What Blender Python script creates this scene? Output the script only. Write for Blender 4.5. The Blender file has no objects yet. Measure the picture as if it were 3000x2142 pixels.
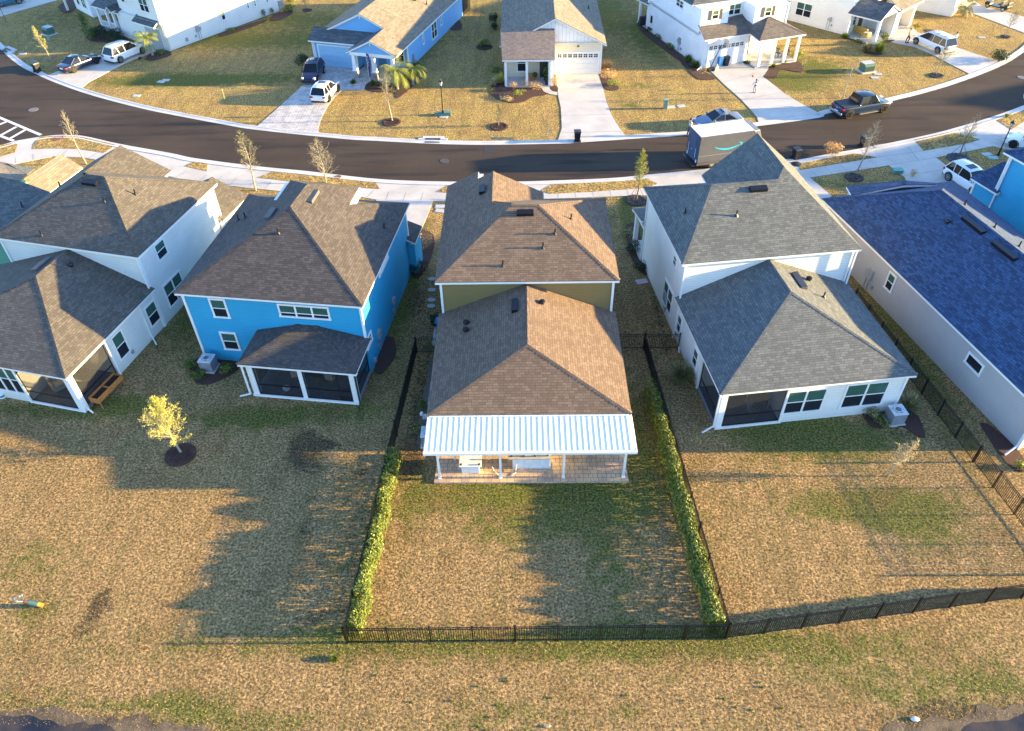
import bpy, math, random
from mathutils import Vector, Matrix, noise
R = math.radians
random.seed(7)
S = bpy.context.scene
COL = S.collection
# ---------------------------------------------------------------- camera
cam = bpy.data.objects.new('camera', bpy.data.cameras.new('camera'))
COL.objects.link(cam)
S.camera = cam
cam.data.sensor_width = 36
cam.data.lens = 2230 / 3000 * 36
cam.data.clip_end = 2000
_p, _r, _y = R(42.3), R(-1.17), R(.93)
_f = Vector((0, math.cos(_p), -math.sin(_p))); _x = Vector((1, 0, 0)); _u = _x.cross(_f)
_a = math.cos(_r) * _x + math.sin(_r) * _u; _b = -math.sin(_r) * _x + math.cos(_r) * _u
_m = Matrix((_a, _b, -_f)).transposed()
cam.matrix_world = Matrix.Translation((0, 0, 33)) @ Matrix.Rotation(_y, 4, 'Z') @ _m.to_4x4()
S.render.resolution_x, S.render.resolution_y = 1024, 731
# ---------------------------------------------------------------- light
SUN_EL = 9.0
w = bpy.data.worlds.new('World'); S.world = w; w.use_nodes = True
nt = w.node_tree; bg = nt.nodes['Background']
sky = nt.nodes.new('ShaderNodeTexSky'); sky.sky_type = 'NISHITA'; sky.sun_disc = False
sky.sun_elevation = R(SUN_EL); sky.sun_rotation = R(90); sky.air_density = 1.0; sky.dust_density = .3; sky.ozone_density = 3.5
hs = nt.nodes.new('ShaderNodeHueSaturation'); hs.inputs['Saturation'].default_value = .98; hs.inputs['Hue'].default_value = .507
nt.links.new(sky.outputs[0], hs.inputs['Color']); nt.links.new(hs.outputs[0], bg.inputs[0]); bg.inputs[1].default_value = .15
sun = bpy.data.objects.new('sun', bpy.data.lights.new('sun', 'SUN')); COL.objects.link(sun)
sun.data.energy = 4.6; sun.data.angle = R(.7); sun.data.color = (1, .72, .31)
sun.rotation_euler = (0, R(90 - SUN_EL), 0)
S.view_settings.view_transform = 'Standard'; S.view_settings.look = 'None'
S.view_settings.exposure = 2.55; S.view_settings.gamma = 1
# ---------------------------------------------------------------- materials
MC = {}
def nodes(name):
    m = bpy.data.materials.new(name); m.use_nodes = True
    t = m.node_tree; b = t.nodes['Principled BSDF']
    return m, t, b
def N(t, kind, **kw):
    n = t.nodes.new(kind)
    for k, v in kw.items():
        if k.startswith('i_'):
            n.inputs[k[2:].replace('_', ' ')].default_value = v
        else: setattr(n, k, v)
    return n
def mixc(t, fac, a, b, mode='MIX'):
    n = N(t, 'ShaderNodeMix', data_type='RGBA', blend_type=mode)
    for s, v in ((0, fac), (6, a), (7, b)):
        if hasattr(v, 'links') or hasattr(v, 'is_linked'): t.links.new(v, n.inputs[s])
        else: n.inputs[s].default_value = v if s == 0 else (*v, 1)
    return n.outputs[2]
def mth(t, op, a, b=0, c=0):
    n = N(t, 'ShaderNodeMath', operation=op)
    for s, v in enumerate((a, b, c)):
        if hasattr(v, 'is_linked'): t.links.new(v, n.inputs[s])
        else: n.inputs[s].default_value = v
    return n.outputs[0]
def coords(t, kind='Object'):
    return N(t, 'ShaderNodeTexCoord').outputs[kind]
def nz(t, vec, scale, detail=3, rough=.55):
    n = N(t, 'ShaderNodeTexNoise'); n.inputs['Scale'].default_value = scale; n.inputs['Detail'].default_value = detail; n.inputs['Roughness'].default_value = rough
    t.links.new(vec, n.inputs['Vector']); return n.outputs[0]
def ramp(t, v, lo, hi):
    n = N(t, 'ShaderNodeMapRange'); t.links.new(v, n.inputs[0]); n.inputs[1].default_value = lo; n.inputs[2].default_value = hi
    return n.outputs[0]
def bump(t, b, h, strength=.5, dist=.02):
    n = N(t, 'ShaderNodeBump'); n.inputs['Strength'].default_value = strength; n.inputs['Distance'].default_value = dist
    t.links.new(h, n.inputs['Height']); t.links.new(n.outputs[0], b.inputs['Normal'])
def plain(name, col, rough=.5, metal=0, vary=.12, sc=3, bmp=0, coat=0):
    if name in MC: return MC[name]
    m, t, b = nodes(name)
    v = coords(t)
    n = ramp(t, nz(t, v, sc), .3, .7)
    c = mixc(t, n, tuple(x * (1 - vary) for x in col), tuple(min(1, x * (1 + vary)) for x in col))
    t.links.new(c, b.inputs['Base Color'])
    b.inputs['Roughness'].default_value = rough; b.inputs['Metallic'].default_value = metal
    if coat: b.inputs['Coat Weight'].default_value = coat * .3; b.inputs['Coat Roughness'].default_value = .05
    if bmp: bump(t, b, nz(t, v, sc * 6), .6, bmp)
    MC[name] = m; return m
def shingle(name, ca, cb, row=.15, tab=.29):
    if name in MC: return MC[name]
    m, t, b = nodes(name); uv = coords(t, 'UV')
    wob = N(t, 'ShaderNodeVectorMath', operation='ADD'); t.links.new(uv, wob.inputs[0])
    br = N(t, 'ShaderNodeTexBrick'); t.links.new(uv, br.inputs['Vector'])
    br.offset = .37; br.offset_frequency = 2; br.squash = 1.35; br.squash_frequency = 3
    for k, v in (('Scale', 1), ('Mortar Size', .011), ('Mortar Smooth', .3), ('Bias', -.1), ('Brick Width', tab), ('Row Height', row)): br.inputs[k].default_value = v
    br.inputs['Color1'].default_value = (0, 0, 0, 1); br.inputs['Color2'].default_value = (1, 1, 1, 1); br.inputs['Mortar'].default_value = (.3, .3, .3, 1)
    c = mixc(t, br.outputs['Color'], tuple(x * .95 for x in ca), tuple(x * 1.0 for x in cb))
    c = mixc(t, mth(t, 'MULTIPLY', ramp(t, nz(t, uv, .55, 4), .35, .7), .28), c, tuple(x * .72 for x in ca))
    c = mixc(t, mth(t, 'MULTIPLY', ramp(t, nz(t, uv, 26, 2), .3, .7), .22), c, tuple(min(1, x * 1.25) for x in cb))
    st = N(t, 'ShaderNodeMapping'); st.inputs['Scale'].default_value = (1.4, .12, 1); t.links.new(uv, st.inputs[0])
    c = mixc(t, mth(t, 'MULTIPLY', ramp(t, nz(t, st.outputs[0], 1.2, 4), .45, .75), .22), c, tuple(x * .6 for x in ca))
    c = mixc(t, mth(t, 'MULTIPLY', br.outputs['Fac'], .8), c, tuple(x * .32 for x in ca))
    t.links.new(c, b.inputs['Base Color']); b.inputs['Roughness'].default_value = .93
    sx = N(t, 'ShaderNodeSeparateXYZ'); t.links.new(uv, sx.inputs[0])
    fr = mth(t, 'FRACT', mth(t, 'DIVIDE', sx.outputs[1], row))
    bn = N(t, 'ShaderNodeRGBToBW'); t.links.new(br.outputs['Color'], bn.inputs[0])
    h = mth(t, 'ADD', mth(t, 'MULTIPLY', fr, -.6), mth(t, 'MULTIPLY', bn.outputs[0], .5))
    h = mth(t, 'SUBTRACT', h, mth(t, 'MULTIPLY', br.outputs['Fac'], .5))
    bump(t, b, h, .55, .018)
    MC[name] = m; return m
def siding(name, col, lap=.19, vertical=False):
    if name in MC: return MC[name]
    m, t, b = nodes(name); uv = coords(t, 'UV')
    sx = N(t, 'ShaderNodeSeparateXYZ'); t.links.new(uv, sx.inputs[0])
    fr = mth(t, 'FRACT', mth(t, 'DIVIDE', sx.outputs[0 if vertical else 1], lap * (2 if vertical else 1)))
    line = ramp(t, fr, .84, .97)
    n = ramp(t, nz(t, uv, .7, 4), .3, .7)
    c = mixc(t, n, tuple(x * .94 for x in col), tuple(min(1, x * 1.04) for x in col))
    st = N(t, 'ShaderNodeMapping'); st.inputs['Scale'].default_value = (.6, 5.3, 1); t.links.new(uv, st.inputs[0])
    c = mixc(t, mth(t, 'MULTIPLY', ramp(t, nz(t, st.outputs[0], 1, 1), .4, .65), .14), c, tuple(x * .8 for x in col))
    low = ramp(t, sx.outputs[1], .45, .0)
    c = mixc(t, mth(t, 'MULTIPLY', mth(t, 'MULTIPLY', low, nz(t, uv, 3, 3)), .3), c, (.25, .2, .13))
    c = mixc(t, mth(t, 'MULTIPLY', line, .55), c, tuple(x * .45 for x in col))
    t.links.new(c, b.inputs['Base Color']); b.inputs['Roughness'].default_value = .6
    bump(t, b, mth(t, 'MULTIPLY', fr, -1) if not vertical else line, .5, .02)
    MC[name] = m; return m
def pavers(name, cols, w=.45, hgt=.3):
    if name in MC: return MC[name]
    m, t, b = nodes(name); uv = coords(t, 'UV')
    br = N(t, 'ShaderNodeTexBrick'); t.links.new(uv, br.inputs['Vector']); br.offset = .5; br.squash = .6; br.squash_frequency = 2
    for k, v in (('Scale', 1), ('Mortar Size', .012), ('Bias', 0), ('Brick Width', w), ('Row Height', hgt)): br.inputs[k].default_value = v
    br.inputs['Color1'].default_value = (0, 0, 0, 1); br.inputs['Color2'].default_value = (1, 1, 1, 1); br.inputs['Mortar'].default_value = (.4, .4, .4, 1)
    c = mixc(t, br.outputs['Color'], cols[0], cols[1])
    c = mixc(t, ramp(t, nz(t, uv, 1.1, 2), .45, .6), c, cols[2])
    c = mixc(t, mth(t, 'MULTIPLY', ramp(t, nz(t, uv, 14, 2), .3, .7), .2), c, cols[1])
    c = mixc(t, br.outputs['Fac'], c, (.12, .1, .08))
    t.links.new(c, b.inputs['Base Color']); b.inputs['Roughness'].default_value = .8
    bump(t, b, mth(t, 'MULTIPLY', br.outputs['Fac'], -1), .5, .01)
    MC[name] = m; return m
def asphalt():
    m, t, b = nodes('asphalt'); v = coords(t)
    mp = N(t, 'ShaderNodeMapping'); mp.inputs['Scale'].default_value = (.05, .32, 1); t.links.new(v, mp.inputs[0])
    c = mixc(t, ramp(t, nz(t, mp.outputs[0], 1, 4), .35, .68), (.037, .025, .017), (.062, .043, .030))
    c = mixc(t, mth(t, 'MULTIPLY', ramp(t, nz(t, v, .16, 4), .4, .7), .4), c, (.088, .062, .042))
    c = mixc(t, mth(t, 'MULTIPLY', ramp(t, nz(t, v, 45, 2), .45, .75), .5), c, (.12, .09, .065))
    c = mixc(t, mth(t, 'MULTIPLY', ramp(t, nz(t, mp.outputs[0], 2.2, 4), .52, .66), .6), c, (.020, .018, .018))
    t.links.new(c, b.inputs['Base Color']); b.inputs['Roughness'].default_value = .9; b.inputs['Specular IOR Level'].default_value = .2
    bump(t, b, nz(t, v, 60, 2), .35, .008); return m
def concrete(name='concrete', col=(.55, .52, .48), joint=True):
    if name in MC: return MC[name]
    m, t, b = nodes(name); v = coords(t)
    c = mixc(t, ramp(t, nz(t, v, .5, 5), .35, .7), tuple(x * .84 for x in col), tuple(x * 1.08 for x in col))
    c = mixc(t, mth(t, 'MULTIPLY', ramp(t, nz(t, v, 3.5, 4), .55, .75), .3), c, tuple(x * .62 for x in col))
    c = mixc(t, mth(t, 'MULTIPLY', ramp(t, nz(t, v, 30, 2), .4, .7), .15), c, tuple(x * .6 for x in col))
    t.links.new(c, b.inputs['Base Color']); b.inputs['Roughness'].default_value = .85
    bump(t, b, nz(t, v, 40, 2), .2, .006); MC[name] = m; return m
def lawn_mat():
    m, t, b = nodes('lawn_grass'); v = coords(t)
    at = N(t, 'ShaderNodeAttribute', attribute_name='tone'); sp = N(t, 'ShaderNodeSeparateColor'); t.links.new(at.outputs['Color'], sp.inputs[0])
    fine = nz(t, v, 9, 5, .75); mid = nz(t, v, 1.3, 5, .65); big = nz(t, v, .22, 4, .6)
    vv = N(t, 'ShaderNodeTexVoronoi'); vv.inputs['Scale'].default_value = 7.5; t.links.new(v, vv.inputs['Vector'])
    c = mixc(t, ramp(t, fine, .41, .59), (.12, .068, .022), (.66, .42, .185))
    c = mixc(t, ramp(t, mid, .35, .7), c, mixc(t, .5, c, (.26, .165, .065)))
    c = mixc(t, mth(t, 'MULTIPLY', ramp(t, nz(t, v, 24, 3, .7), .5, .68), .55), c, (.72, .53, .27))
    # front lawns are yellower
    yel = mth(t, 'MULTIPLY', sp.outputs[1], ramp(t, nz(t, v, .5, 5, .7), .30, .72))
    c = mixc(t, mth(t, 'MULTIPLY', yel, .8), c, mixc(t, ramp(t, fine, .36, .64), (.20, .145, .022), (.86, .66, .15)))
    mott = ramp(t, nz(t, v, 2.4, 5, .75), .34, .66)
    c = mixc(t, mth(t, 'MULTIPLY', mth(t, 'SUBTRACT', 1, mott), .62), c, mixc(t, fine, (.07, .045, .016), (.20, .135, .055)))
    sm = N(t, 'ShaderNodeMapping'); sm.inputs['Scale'].default_value = (1.1, .13, 1); t.links.new(v, sm.inputs[0])
    c = mixc(t, mth(t, 'MULTIPLY', ramp(t, nz(t, sm.outputs[0], 1.0, 4, .6), .47, .62), .42), c, mixc(t, fine, (.075, .058, .018), (.27, .20, .075)))
    # green patches
    gsel = mth(t, 'ADD', sp.outputs[0], mth(t, 'MULTIPLY', mth(t, 'SUBTRACT', mid, .5), 1.5))
    gsel = mth(t, 'ADD', gsel, mth(t, 'MULTIPLY', mth(t, 'SUBTRACT', fine, .5), 1.3))
    gcol = mixc(t, ramp(t, fine, .35, .66), (.03, .045, .006), (.155, .18, .026))
    c = mixc(t, mth(t, 'MULTIPLY', ramp(t, gsel, .32, .7), .92), c, gcol)
    # yellow (front lawns)
    # dark soil / thatch, plus shade painted in the side yards
    dsel = ramp(t, mth(t, 'ADD', sp.outputs[2], mth(t, 'MULTIPLY', mth(t, 'SUBTRACT', nz(t, v, 3.2, 5, .7), .5), 1.6)), .45, .8)
    c = mixc(t, mth(t, 'MULTIPLY', dsel, .85), c, mixc(t, fine, (.014, .010, .006), (.075, .055, .03)))
    c = mixc(t, mth(t, 'MULTIPLY', ramp(t, nz(t, v, .38, 6, .7), .50, .66), .5), c, mixc(t, fine, (.06, .03, .010), (.34, .19, .075)))
    c = mixc(t, mth(t, 'MULTIPLY', ramp(t, nz(t, v, .75, 6, .72), .54, .68), .5), c, mixc(t, fine, (.03, .035, .010), (.17, .16, .06)))
    c = mixc(t, mth(t, 'MULTIPLY', ramp(t, nz(t, v, 5.5, 4, .7), .58, .70), .55), c, (.035, .024, .012))
    c = mixc(t, mth(t, 'MULTIPLY', ramp(t, nz(t, v, 17, 3, .7), .56, .68), .45), c, (.70, .53, .29))
    sp1 = mth(t, 'ADD', .52, mth(t, 'MULTIPLY', ramp(t, nz(t, v, 7.5, 2, .6), .40, .60), .82))
    cm = N(t, 'ShaderNodeVectorMath', operation='SCALE'); t.links.new(c, cm.inputs[0]); t.links.new(sp1, cm.inputs['Scale']); c = cm.outputs[0]
    t.links.new(c, b.inputs['Base Color']); b.inputs['Roughness'].default_value = .95
    try: b.inputs['Specular IOR Level'].default_value = .15
    except Exception: pass
    h = mth(t, 'ADD', fine, mth(t, 'MULTIPLY', mid, 1.5)); h = mth(t, 'ADD', h, mth(t, 'MULTIPLY', nz(t, v, 30, 2), .35))
    bump(t, b, h, .75, .12); return m
def leafmat(name, ca, cb):
    if name in MC: return MC[name]
    m, t, b = nodes(name)
    oi = N(t, 'ShaderNodeNewGeometry')
    c = mixc(t, oi.outputs['Random Per Island'], ca, cb)
    t.links.new(c, b.inputs['Base Color']); b.inputs['Roughness'].default_value = .55
    tr = N(t, 'ShaderNodeBsdfTranslucent'); t.links.new(c, tr.inputs[0])
    mx = N(t, 'ShaderNodeMixShader'); mx.inputs[0].default_value = .28
    t.links.new(b.outputs[0], mx.inputs[1]); t.links.new(tr.outputs[0], mx.inputs[2])
    t.links.new(mx.outputs[0], t.nodes['Material Output'].inputs[0]); MC[name] = m; return m
def glass(name, col, rough=.08):
    if name in MC: return MC[name]
    m, t, b = nodes(name); v = coords(t)
    c = mixc(t, nz(t, v, .9, 2), tuple(x * .7 for x in col), tuple(x * 1.3 for x in col)); t.links.new(c, b.inputs['Base Color'])
    b.inputs['Roughness'].default_value = rough; b.inputs['Specular IOR Level'].default_value = .3; MC[name] = m; return m
def screen_mat():
    m, t, b = nodes('insect_screen'); v = coords(t)
    c = mixc(t, nz(t, v, 60, 1), (.012, .012, .014), (.03, .03, .033)); t.links.new(c, b.inputs['Base Color']); b.inputs['Roughness'].default_value = .8
    tr = N(t, 'ShaderNodeBsdfTransparent'); mx = N(t, 'ShaderNodeMixShader'); mx.inputs[0].default_value = .36
    t.links.new(tr.outputs[0], mx.inputs[1]); t.links.new(b.outputs[0], mx.inputs[2]); t.links.new(mx.outputs[0], t.nodes['Material Output'].inputs[0])
    return m
WHITE = plain('white_trim', (.78, .78, .76), .5, vary=.04)
BLACKM = plain('black_metal', (.012, .012, .013), .4, .3)
GREYM = plain('grey_metal', (.35, .36, .37), .4, .6)
DARKP = plain('dark_plastic', (.02, .022, .02), .5)
SCREEN = screen_mat()
G_UP = glass('glass_blind', (.045, .11, .085)); G_DN = glass('glass_dark', (.018, .022, .03)); G_CAR = glass('car_glass', (.012, .015, .02), .04)
TYRE = plain('tyre_rubber', (.012, .012, .012), .85); RIM = plain('alloy_rim', (.5, .5, .5), .3, .8); RIMB = plain('dark_rim', (.03, .03, .03), .35, .7)
MULCH = plain('mulch', (.062, .028, .02), .95, vary=.6, sc=18, bmp=.05)
BARK = plain('bark', (.30, .25, .19), .9, vary=.3, sc=12, bmp=.01)
BARKD = plain('bark_dark', (.13, .10, .075), .9, vary=.3, sc=12, bmp=.01)
CONC = concrete(); CONCN = concrete('new_concrete', (.56, .51, .44))
# ---------------------------------------------------------------- mesh builder
class M:
    def __init__(s): s.v = []; s.f = []; s.mi = []; s.mats = []
    def mat(s, m):
        if m not in s.mats: s.mats.append(m)
        return s.mats.index(m)
    def face(s, pts, m=None):
        i = len(s.v); s.v += [tuple(p) for p in pts]; s.f.append(tuple(range(i, i + len(pts)))); s.mi.append(s.mat(m) if m else 0)
    def mesh(s, vs, fs, m=None):
        i = len(s.v); s.v += [tuple(p) for p in vs]
        for f in fs: s.f.append(tuple(a + i for a in f)); s.mi.append(s.mat(m) if m else 0)
    def box(s, x0, y0, z0, x1, y1, z1, m=None):
        x0, x1 = min(x0, x1), max(x0, x1); y0, y1 = min(y0, y1), max(y0, y1); z0, z1 = min(z0, z1), max(z0, z1)
        s.mesh([(x0, y0, z0), (x1, y0, z0), (x1, y1, z0), (x0, y1, z0), (x0, y0, z1), (x1, y0, z1), (x1, y1, z1), (x0, y1, z1)],
               [(3, 2, 1, 0), (4, 5, 6, 7), (0, 1, 5, 4), (1, 2, 6, 5), (2, 3, 7, 6), (3, 0, 4, 7)], m); return s
    def prism(s, poly, z0, z1, m=None, mtop=None):
        a = sum(poly[i][0] * poly[(i + 1) % len(poly)][1] - poly[(i + 1) % len(poly)][0] * poly[i][1] for i in range(len(poly)))
        if a < 0: poly = poly[::-1]
        n = len(poly); zt = z1 if isinstance(z1, (list, tuple)) else [z1] * n
        vs = [(x, y, z0) for x, y in [p[:2] for p in poly]] + [(p[0], p[1], zt[i]) for i, p in enumerate(poly)]
        s.mesh(vs, [tuple(range(n))[::-1]] + [(i, (i + 1) % n, n + (i + 1) % n, n + i) for i in range(n)], m)
        s.mesh(vs[n:], [tuple(range(n))], mtop or m); return s
    def tube(s, p, q, r, r2=None, n=6, m=None, cap=True):
        p, q = Vector(p), Vector(q); d = q - p
        if d.length < 1e-6: return s
        r2 = r if r2 is None else r2
        d.normalize(); a = d.orthogonal().normalized(); b = d.cross(a)
        vs = []
        for c, rr_ in ((p, r), (q, r2)):
            for k in range(n):
                t = 2 * math.pi * k / n; vs.append(c + a * math.cos(t) * rr_ + b * math.sin(t) * rr_)
        fs = [(k, (k + 1) % n, n + (k + 1) % n, n + k) for k in range(n)]
        if cap: fs += [tuple(range(n))[::-1], tuple(range(n, 2 * n))]
        s.mesh(vs, fs, m); return s
    def path(s, pts, r, n=6, m=None):
        for a, b in zip(pts, pts[1:]): s.tube(a, b, r, n=n, m=m)
        return s
    def lathe(s, prof, c=(0, 0, 0), n=16, m=None):
        vs = []; fs = []
        for r_, z in prof:
            for k in range(n):
                t = 2 * math.pi * k / n; vs.append((c[0] + r_ * math.cos(t), c[1] + r_ * math.sin(t), c[2] + z))
        for i in range(len(prof) - 1):
            for k in range(n): fs.append((i * n + k, i * n + (k + 1) % n, (i + 1) * n + (k + 1) % n, (i + 1) * n + k))
        fs += [tuple(range(n))[::-1], tuple(range((len(prof) - 1) * n, len(prof) * n))]
        s.mesh(vs, fs, m); return s
    def obj(s, name, m=None, parent=None, off=(0, 0, 0), bevel=0, smooth=False, uv=True):
        me = bpy.data.meshes.new(name); ox, oy, oz = off
        me.from_pydata([(x - ox, y - oy, z - oz) for x, y, z in s.v], [], s.f)
        if not s.mats: s.mats = [m or WHITE]
        elif m and len(s.mats) == 0: s.mats = [m]
        for mm in s.mats: me.materials.append(mm)
        for p, i in zip(me.polygons, s.mi): p.material_index = i; p.use_smooth = smooth
        if uv:
            ul = me.uv_layers.new(name='UVMap').data
            for p in me.polygons:
                nn = p.normal; zz = Vector((0, 0, 1))
                if abs(nn.z) > .995: a, b = Vector((1, 0, 0)), Vector((0, 1, 0))
                else:
                    a = zz.cross(nn).normalized(); b = nn.cross(a)
                for li in p.loop_indices:
                    co = me.vertices[me.loops[li].vertex_index].co + Vector(off); ul[li].uv = (co.dot(a), co.dot(b))
        o = bpy.data.objects.new(name, me); COL.objects.link(o)
        if parent: o.parent = parent
        if bevel:
            bv = o.modifiers.new('bevel', 'BEVEL'); bv.width = bevel; bv.segments = 2; bv.limit_method = 'ANGLE'
        return o
def tag(o, label, cat, group=None, kind=None):
    o['label'] = label; o['category'] = cat
    if group: o['group'] = group
    if kind: o['kind'] = kind
    return o
def struct(o): o['kind'] = 'structure'; return o
def thing(name, label, cat, loc=(0, 0, 0), rz=0, group=None):
    o = bpy.data.objects.new(name, None); COL.objects.link(o); o.empty_display_size = .3
    o.location = (loc[0], loc[1], loc[2] if len(loc) > 2 else 0); o.rotation_euler = (0, 0, rz)
    return tag(o, label, cat, group)
def dup(root, loc, rz=0, label=None, sc=1):
    def cp(o, par):
        c = o.copy(); COL.objects.link(c)
        if par: c.parent = par
        for ch in list(o.children): cp(ch, c)
        return c
    c = cp(root, None); c.location = (loc[0], loc[1], loc[2] if len(loc) > 2 else 0); c.rotation_euler = (0, 0, rz); c.scale = (sc, sc, sc)
    if label: c['label'] = label
    return c
def smooth_line(pts, n=6):
    out = []
    P = [pts[0]] + list(pts) + [pts[-1]]
    for i in range(1, len(P) - 2):
        for k_ in range(n):
            t = k_ / n; a, b, c, d = P[i - 1], P[i], P[i + 1], P[i + 2]
            out.append(tuple(.5 * ((2 * b[j]) + (-a[j] + c[j]) * t + (2 * a[j] - 5 * b[j] + 4 * c[j] - d[j]) * t * t + (-a[j] + 3 * b[j] - 3 * c[j] + d[j]) * t ** 3) for j in (0, 1)))
    out.append(tuple(pts[-1])); return out
def sheet(name, poly, z, m, h=.03, kind=True):
    from mathutils.geometry import tessellate_polygon
    b = M(); tri = tessellate_polygon([[Vector((p[0], p[1], 0)) for p in poly]])
    for t3 in tri:
        p = [poly[i] for i in t3]
        a = (p[1][0] - p[0][0]) * (p[2][1] - p[0][1]) - (p[2][0] - p[0][0]) * (p[1][1] - p[0][1])
        if a < 0: p = p[::-1]
        b.face([(q_[0], q_[1], z) for q_ in p])
    n = len(poly)
    for i in range(n):
        a, c = poly[i], poly[(i + 1) % n]; b.face([(a[0], a[1], z), (c[0], c[1], z), (c[0], c[1], z - h), (a[0], a[1], z - h)])
    o = b.obj(name, m); 
    if kind: struct(o)
    return o
# ================================================================ ground
FAR = [(-95, 118), (-80, 104)] + [(-67.904,98.668),(-63.188,94.479),(-60.436,91.373),(-57.493,88.408),(-55.119,86.493),(-52.781,84.638),(-48.451,81.655),(-44.116,79.082),(-39.153,76.517),(-35.714,75.002),(-29.388,72.419),(-25.885,71.162),(-17.168,68.976),(-13.829,68.446),(-7.997,67.637),(-3.023,67.285),(4.079,67.365),(5.507,67.501),(12.356,68.34),(16.039,68.812),(23.778,70.659),(29.708,72.245),(30.981,73.23),(37.535,75.628),(45.176,79.349),(52.996,84.417),(57.893,88.721),(64.209,94.939)] + [(84, 110), (96, 135)]
NEAR = [(-53.307,67.078),(-50.115,68.544),(-49.064,69.383),(-47.666,70.004),(-45.908,70.547),(-44.432,70.579),(-42.608,70.265),(-38.409,68.464),(-32.839,66.445),(-30.201,65.351),(-24.155,63.666),(-19.113,62.569),(-12.134,60.891),(-5.447,60.296),(0.459,60.209),(7.723,60.573),(11.422,61.155),(16.234,61.967),(23.844,63.627),(25.342,63.586),(28.089,64.535),(31.262,65.491),(35.093,66.798),(38.366,68.016),(41.381,69.309),(46.328,71.807),(50.901,74.482),(56.634,78.245)] + [(92, 76), (104, 92)]
FAR = smooth_line(FAR, 5); NEAR = smooth_line(NEAR, 5)
def lawn():
    blobs = []   # (x, y, rx, ry, ch, amount)
    def bl(c, rx, ry, ch, a): blobs.append((c[0], c[1], rx, ry, ch, a))
    for c, rx, ry, a in (
        ((-22.805,40.821),3.2,5,.55), ((-17.014,31.641),3,1.2,.5), ((-12.968,32.019),5,.9,.6), ((-9.534,46.646),1.5,12,.75), ((-24.733,32.89),3,1.2,.6), ((-29.915,32.66),4,.8,.6), ((-8.604,47.512),1.2,9,.6),
        ((17.538,29.602),5.5,1.8,.85), ((15.402,30.43),3,1.2,.55), ((19.748,24.959),3.5,1.3,.75), ((16.869,24.985),2.5,.9,.6), ((20.587,23.426),2.5,1.6,.5), ((9.82,50.874),1.2,9,.75), ((6.912,29.457),1.3,5,.8),
        ((3.137,25.795),5,2.2,.72), ((-3.358,26.088),4,1.6,.6), ((4.319,22.516),1.5,4,.42), ((-0.557,23.389),3,1.2,.4), ((-6.02,24.741),1,3,.35),
        ((25.0,43.907),1.5,10,.45), ((25.549,34.97),1.2,8,.35), ((-34.26,84.368),16,2.2,.62), ((-39.36,83.588),8,1.3,.5), ((-34.351,96.094),16,3.5,.7), ((-27.366,103.246),14,4,.55), ((8.145,104.311),4,9,.75), ((14.479,101.396),5,8,.6),
        ((28.565,82.133),4,1.6,.9), ((32.673,84.873),4,3,.8), ((29.287,79.359),4,1.6,.6), ((29.453,90.158),3,3,.55), ((13.244,80.817),3,1.5,.45), ((11.558,75.639),1.2,1,.5), ((15.548,92.918),2,6,.45), ((-11.763,102.556),2.5,14,.55), ((-12.542,88.593),2.5,6,.5), ((-57.861,104.595),10,8,.35), ((-56.014,88.147),5,2,.35),
        ((-6.838,17.317),16,.9,.45), ((2.593,17.266),14,.8,.42), ((13.421,16.96),6,1.2,.42), ((20.416,15.424),2.5,.8,.6), ((16.449,14.763),3,.5,.4), ((13.749,15.531),3,.8,.4), ((-11.314,13.711),4,.5,.7), ((-18.351,14.435),4,.35,.45), ((-22.145,14.854),2,.4,.5),
        ((-25.217,21.928),2,2,.4), ((-23.187,19.058),1,.8,.5), ((-14.522,14.597),2,.6,.6), ((-9.174,21.809),2,5,.2), ((-1.263,13.959),4,1,.4), ((24.055,63.49),6,.8,.5), ((39.357,59.952),4,1.6,.5), ((28.157,59.039),4,1.2,.35), ((9.649,53.908),1.5,3,.5)): bl(c, rx, ry, 0, a)
    for q3 in range(26):
        bl((random.uniform(-26, -8), random.uniform(17, 30)), random.uniform(.25, .8), random.uniform(.2, .5), 2, random.uniform(.2, .5) if q3 % 2 else .15)
        bl((random.uniform(-14, -8.5), random.uniform(17, 28)), random.uniform(.3, .9), random.uniform(.2, .45), 2, random.uniform(.25, .55))
        bl((random.uniform(-9, 22), random.uniform(13, 27)), random.uniform(.3, 1.2), random.uniform(.3, .8), random.choice((0, 2)), random.uniform(.15, .35))
    for c, rx, ry, a in (((-20.524,19.495),.75,.95,.85), ((-20.67,17.987),.9,.9,.6), ((-12.693,29.673),1.0,1.3,1.2), ((-11.086,29.602),.9,.35,1.1), ((-12.179,28.118),1.3,1.2,.6), ((-10.59,24.781),2.5,2.5,.35), ((-11.805,18.282),2.2,1.2,.3), ((-6.23,32.953),.9,7,.8), ((-7.463,43.669),1.0,4,.7), ((-6.579,28.312),1.6,1.4,.6), ((22.021,30.084),1.3,.8,.7),
        ((24.964,43.104),.8,12,.3), ((-4.081,20.6),.5,3,.1), ((24.302,28.493),.8,3,.3), ((-47.756,104.148),4,2,.0), ((-4.675,16.087),1.2,.8,.25), ((20.356,13.733),6,1.2,.7), ((-20.281,13.745),9,.9,.6), ((9.514,41.046),.6,7,.7), ((-12.542,88.593),3,10,.15), ((10.759,58.295),1.0,4,.5)): bl(c, rx, ry, 2, a)  # dark soil spots, and shade painted into the grass between the houses
    def axis(a, b, c, d, fine, coarse):
        out = [-600, -300]; x = a
        while x < b: out.append(x); x += coarse
        while x < c: out.append(x); x += fine
        while x < d: out.append(x); x += coarse
        return out + [300, 600]
    xs = axis(-150, -48, 60, 150, .5, 2); ys = [-200, -40] + [4 + i * .5 for i in range(int(126 / .5))] + [130 + i * 3 for i in range(30)] + [300, 600]
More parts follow.
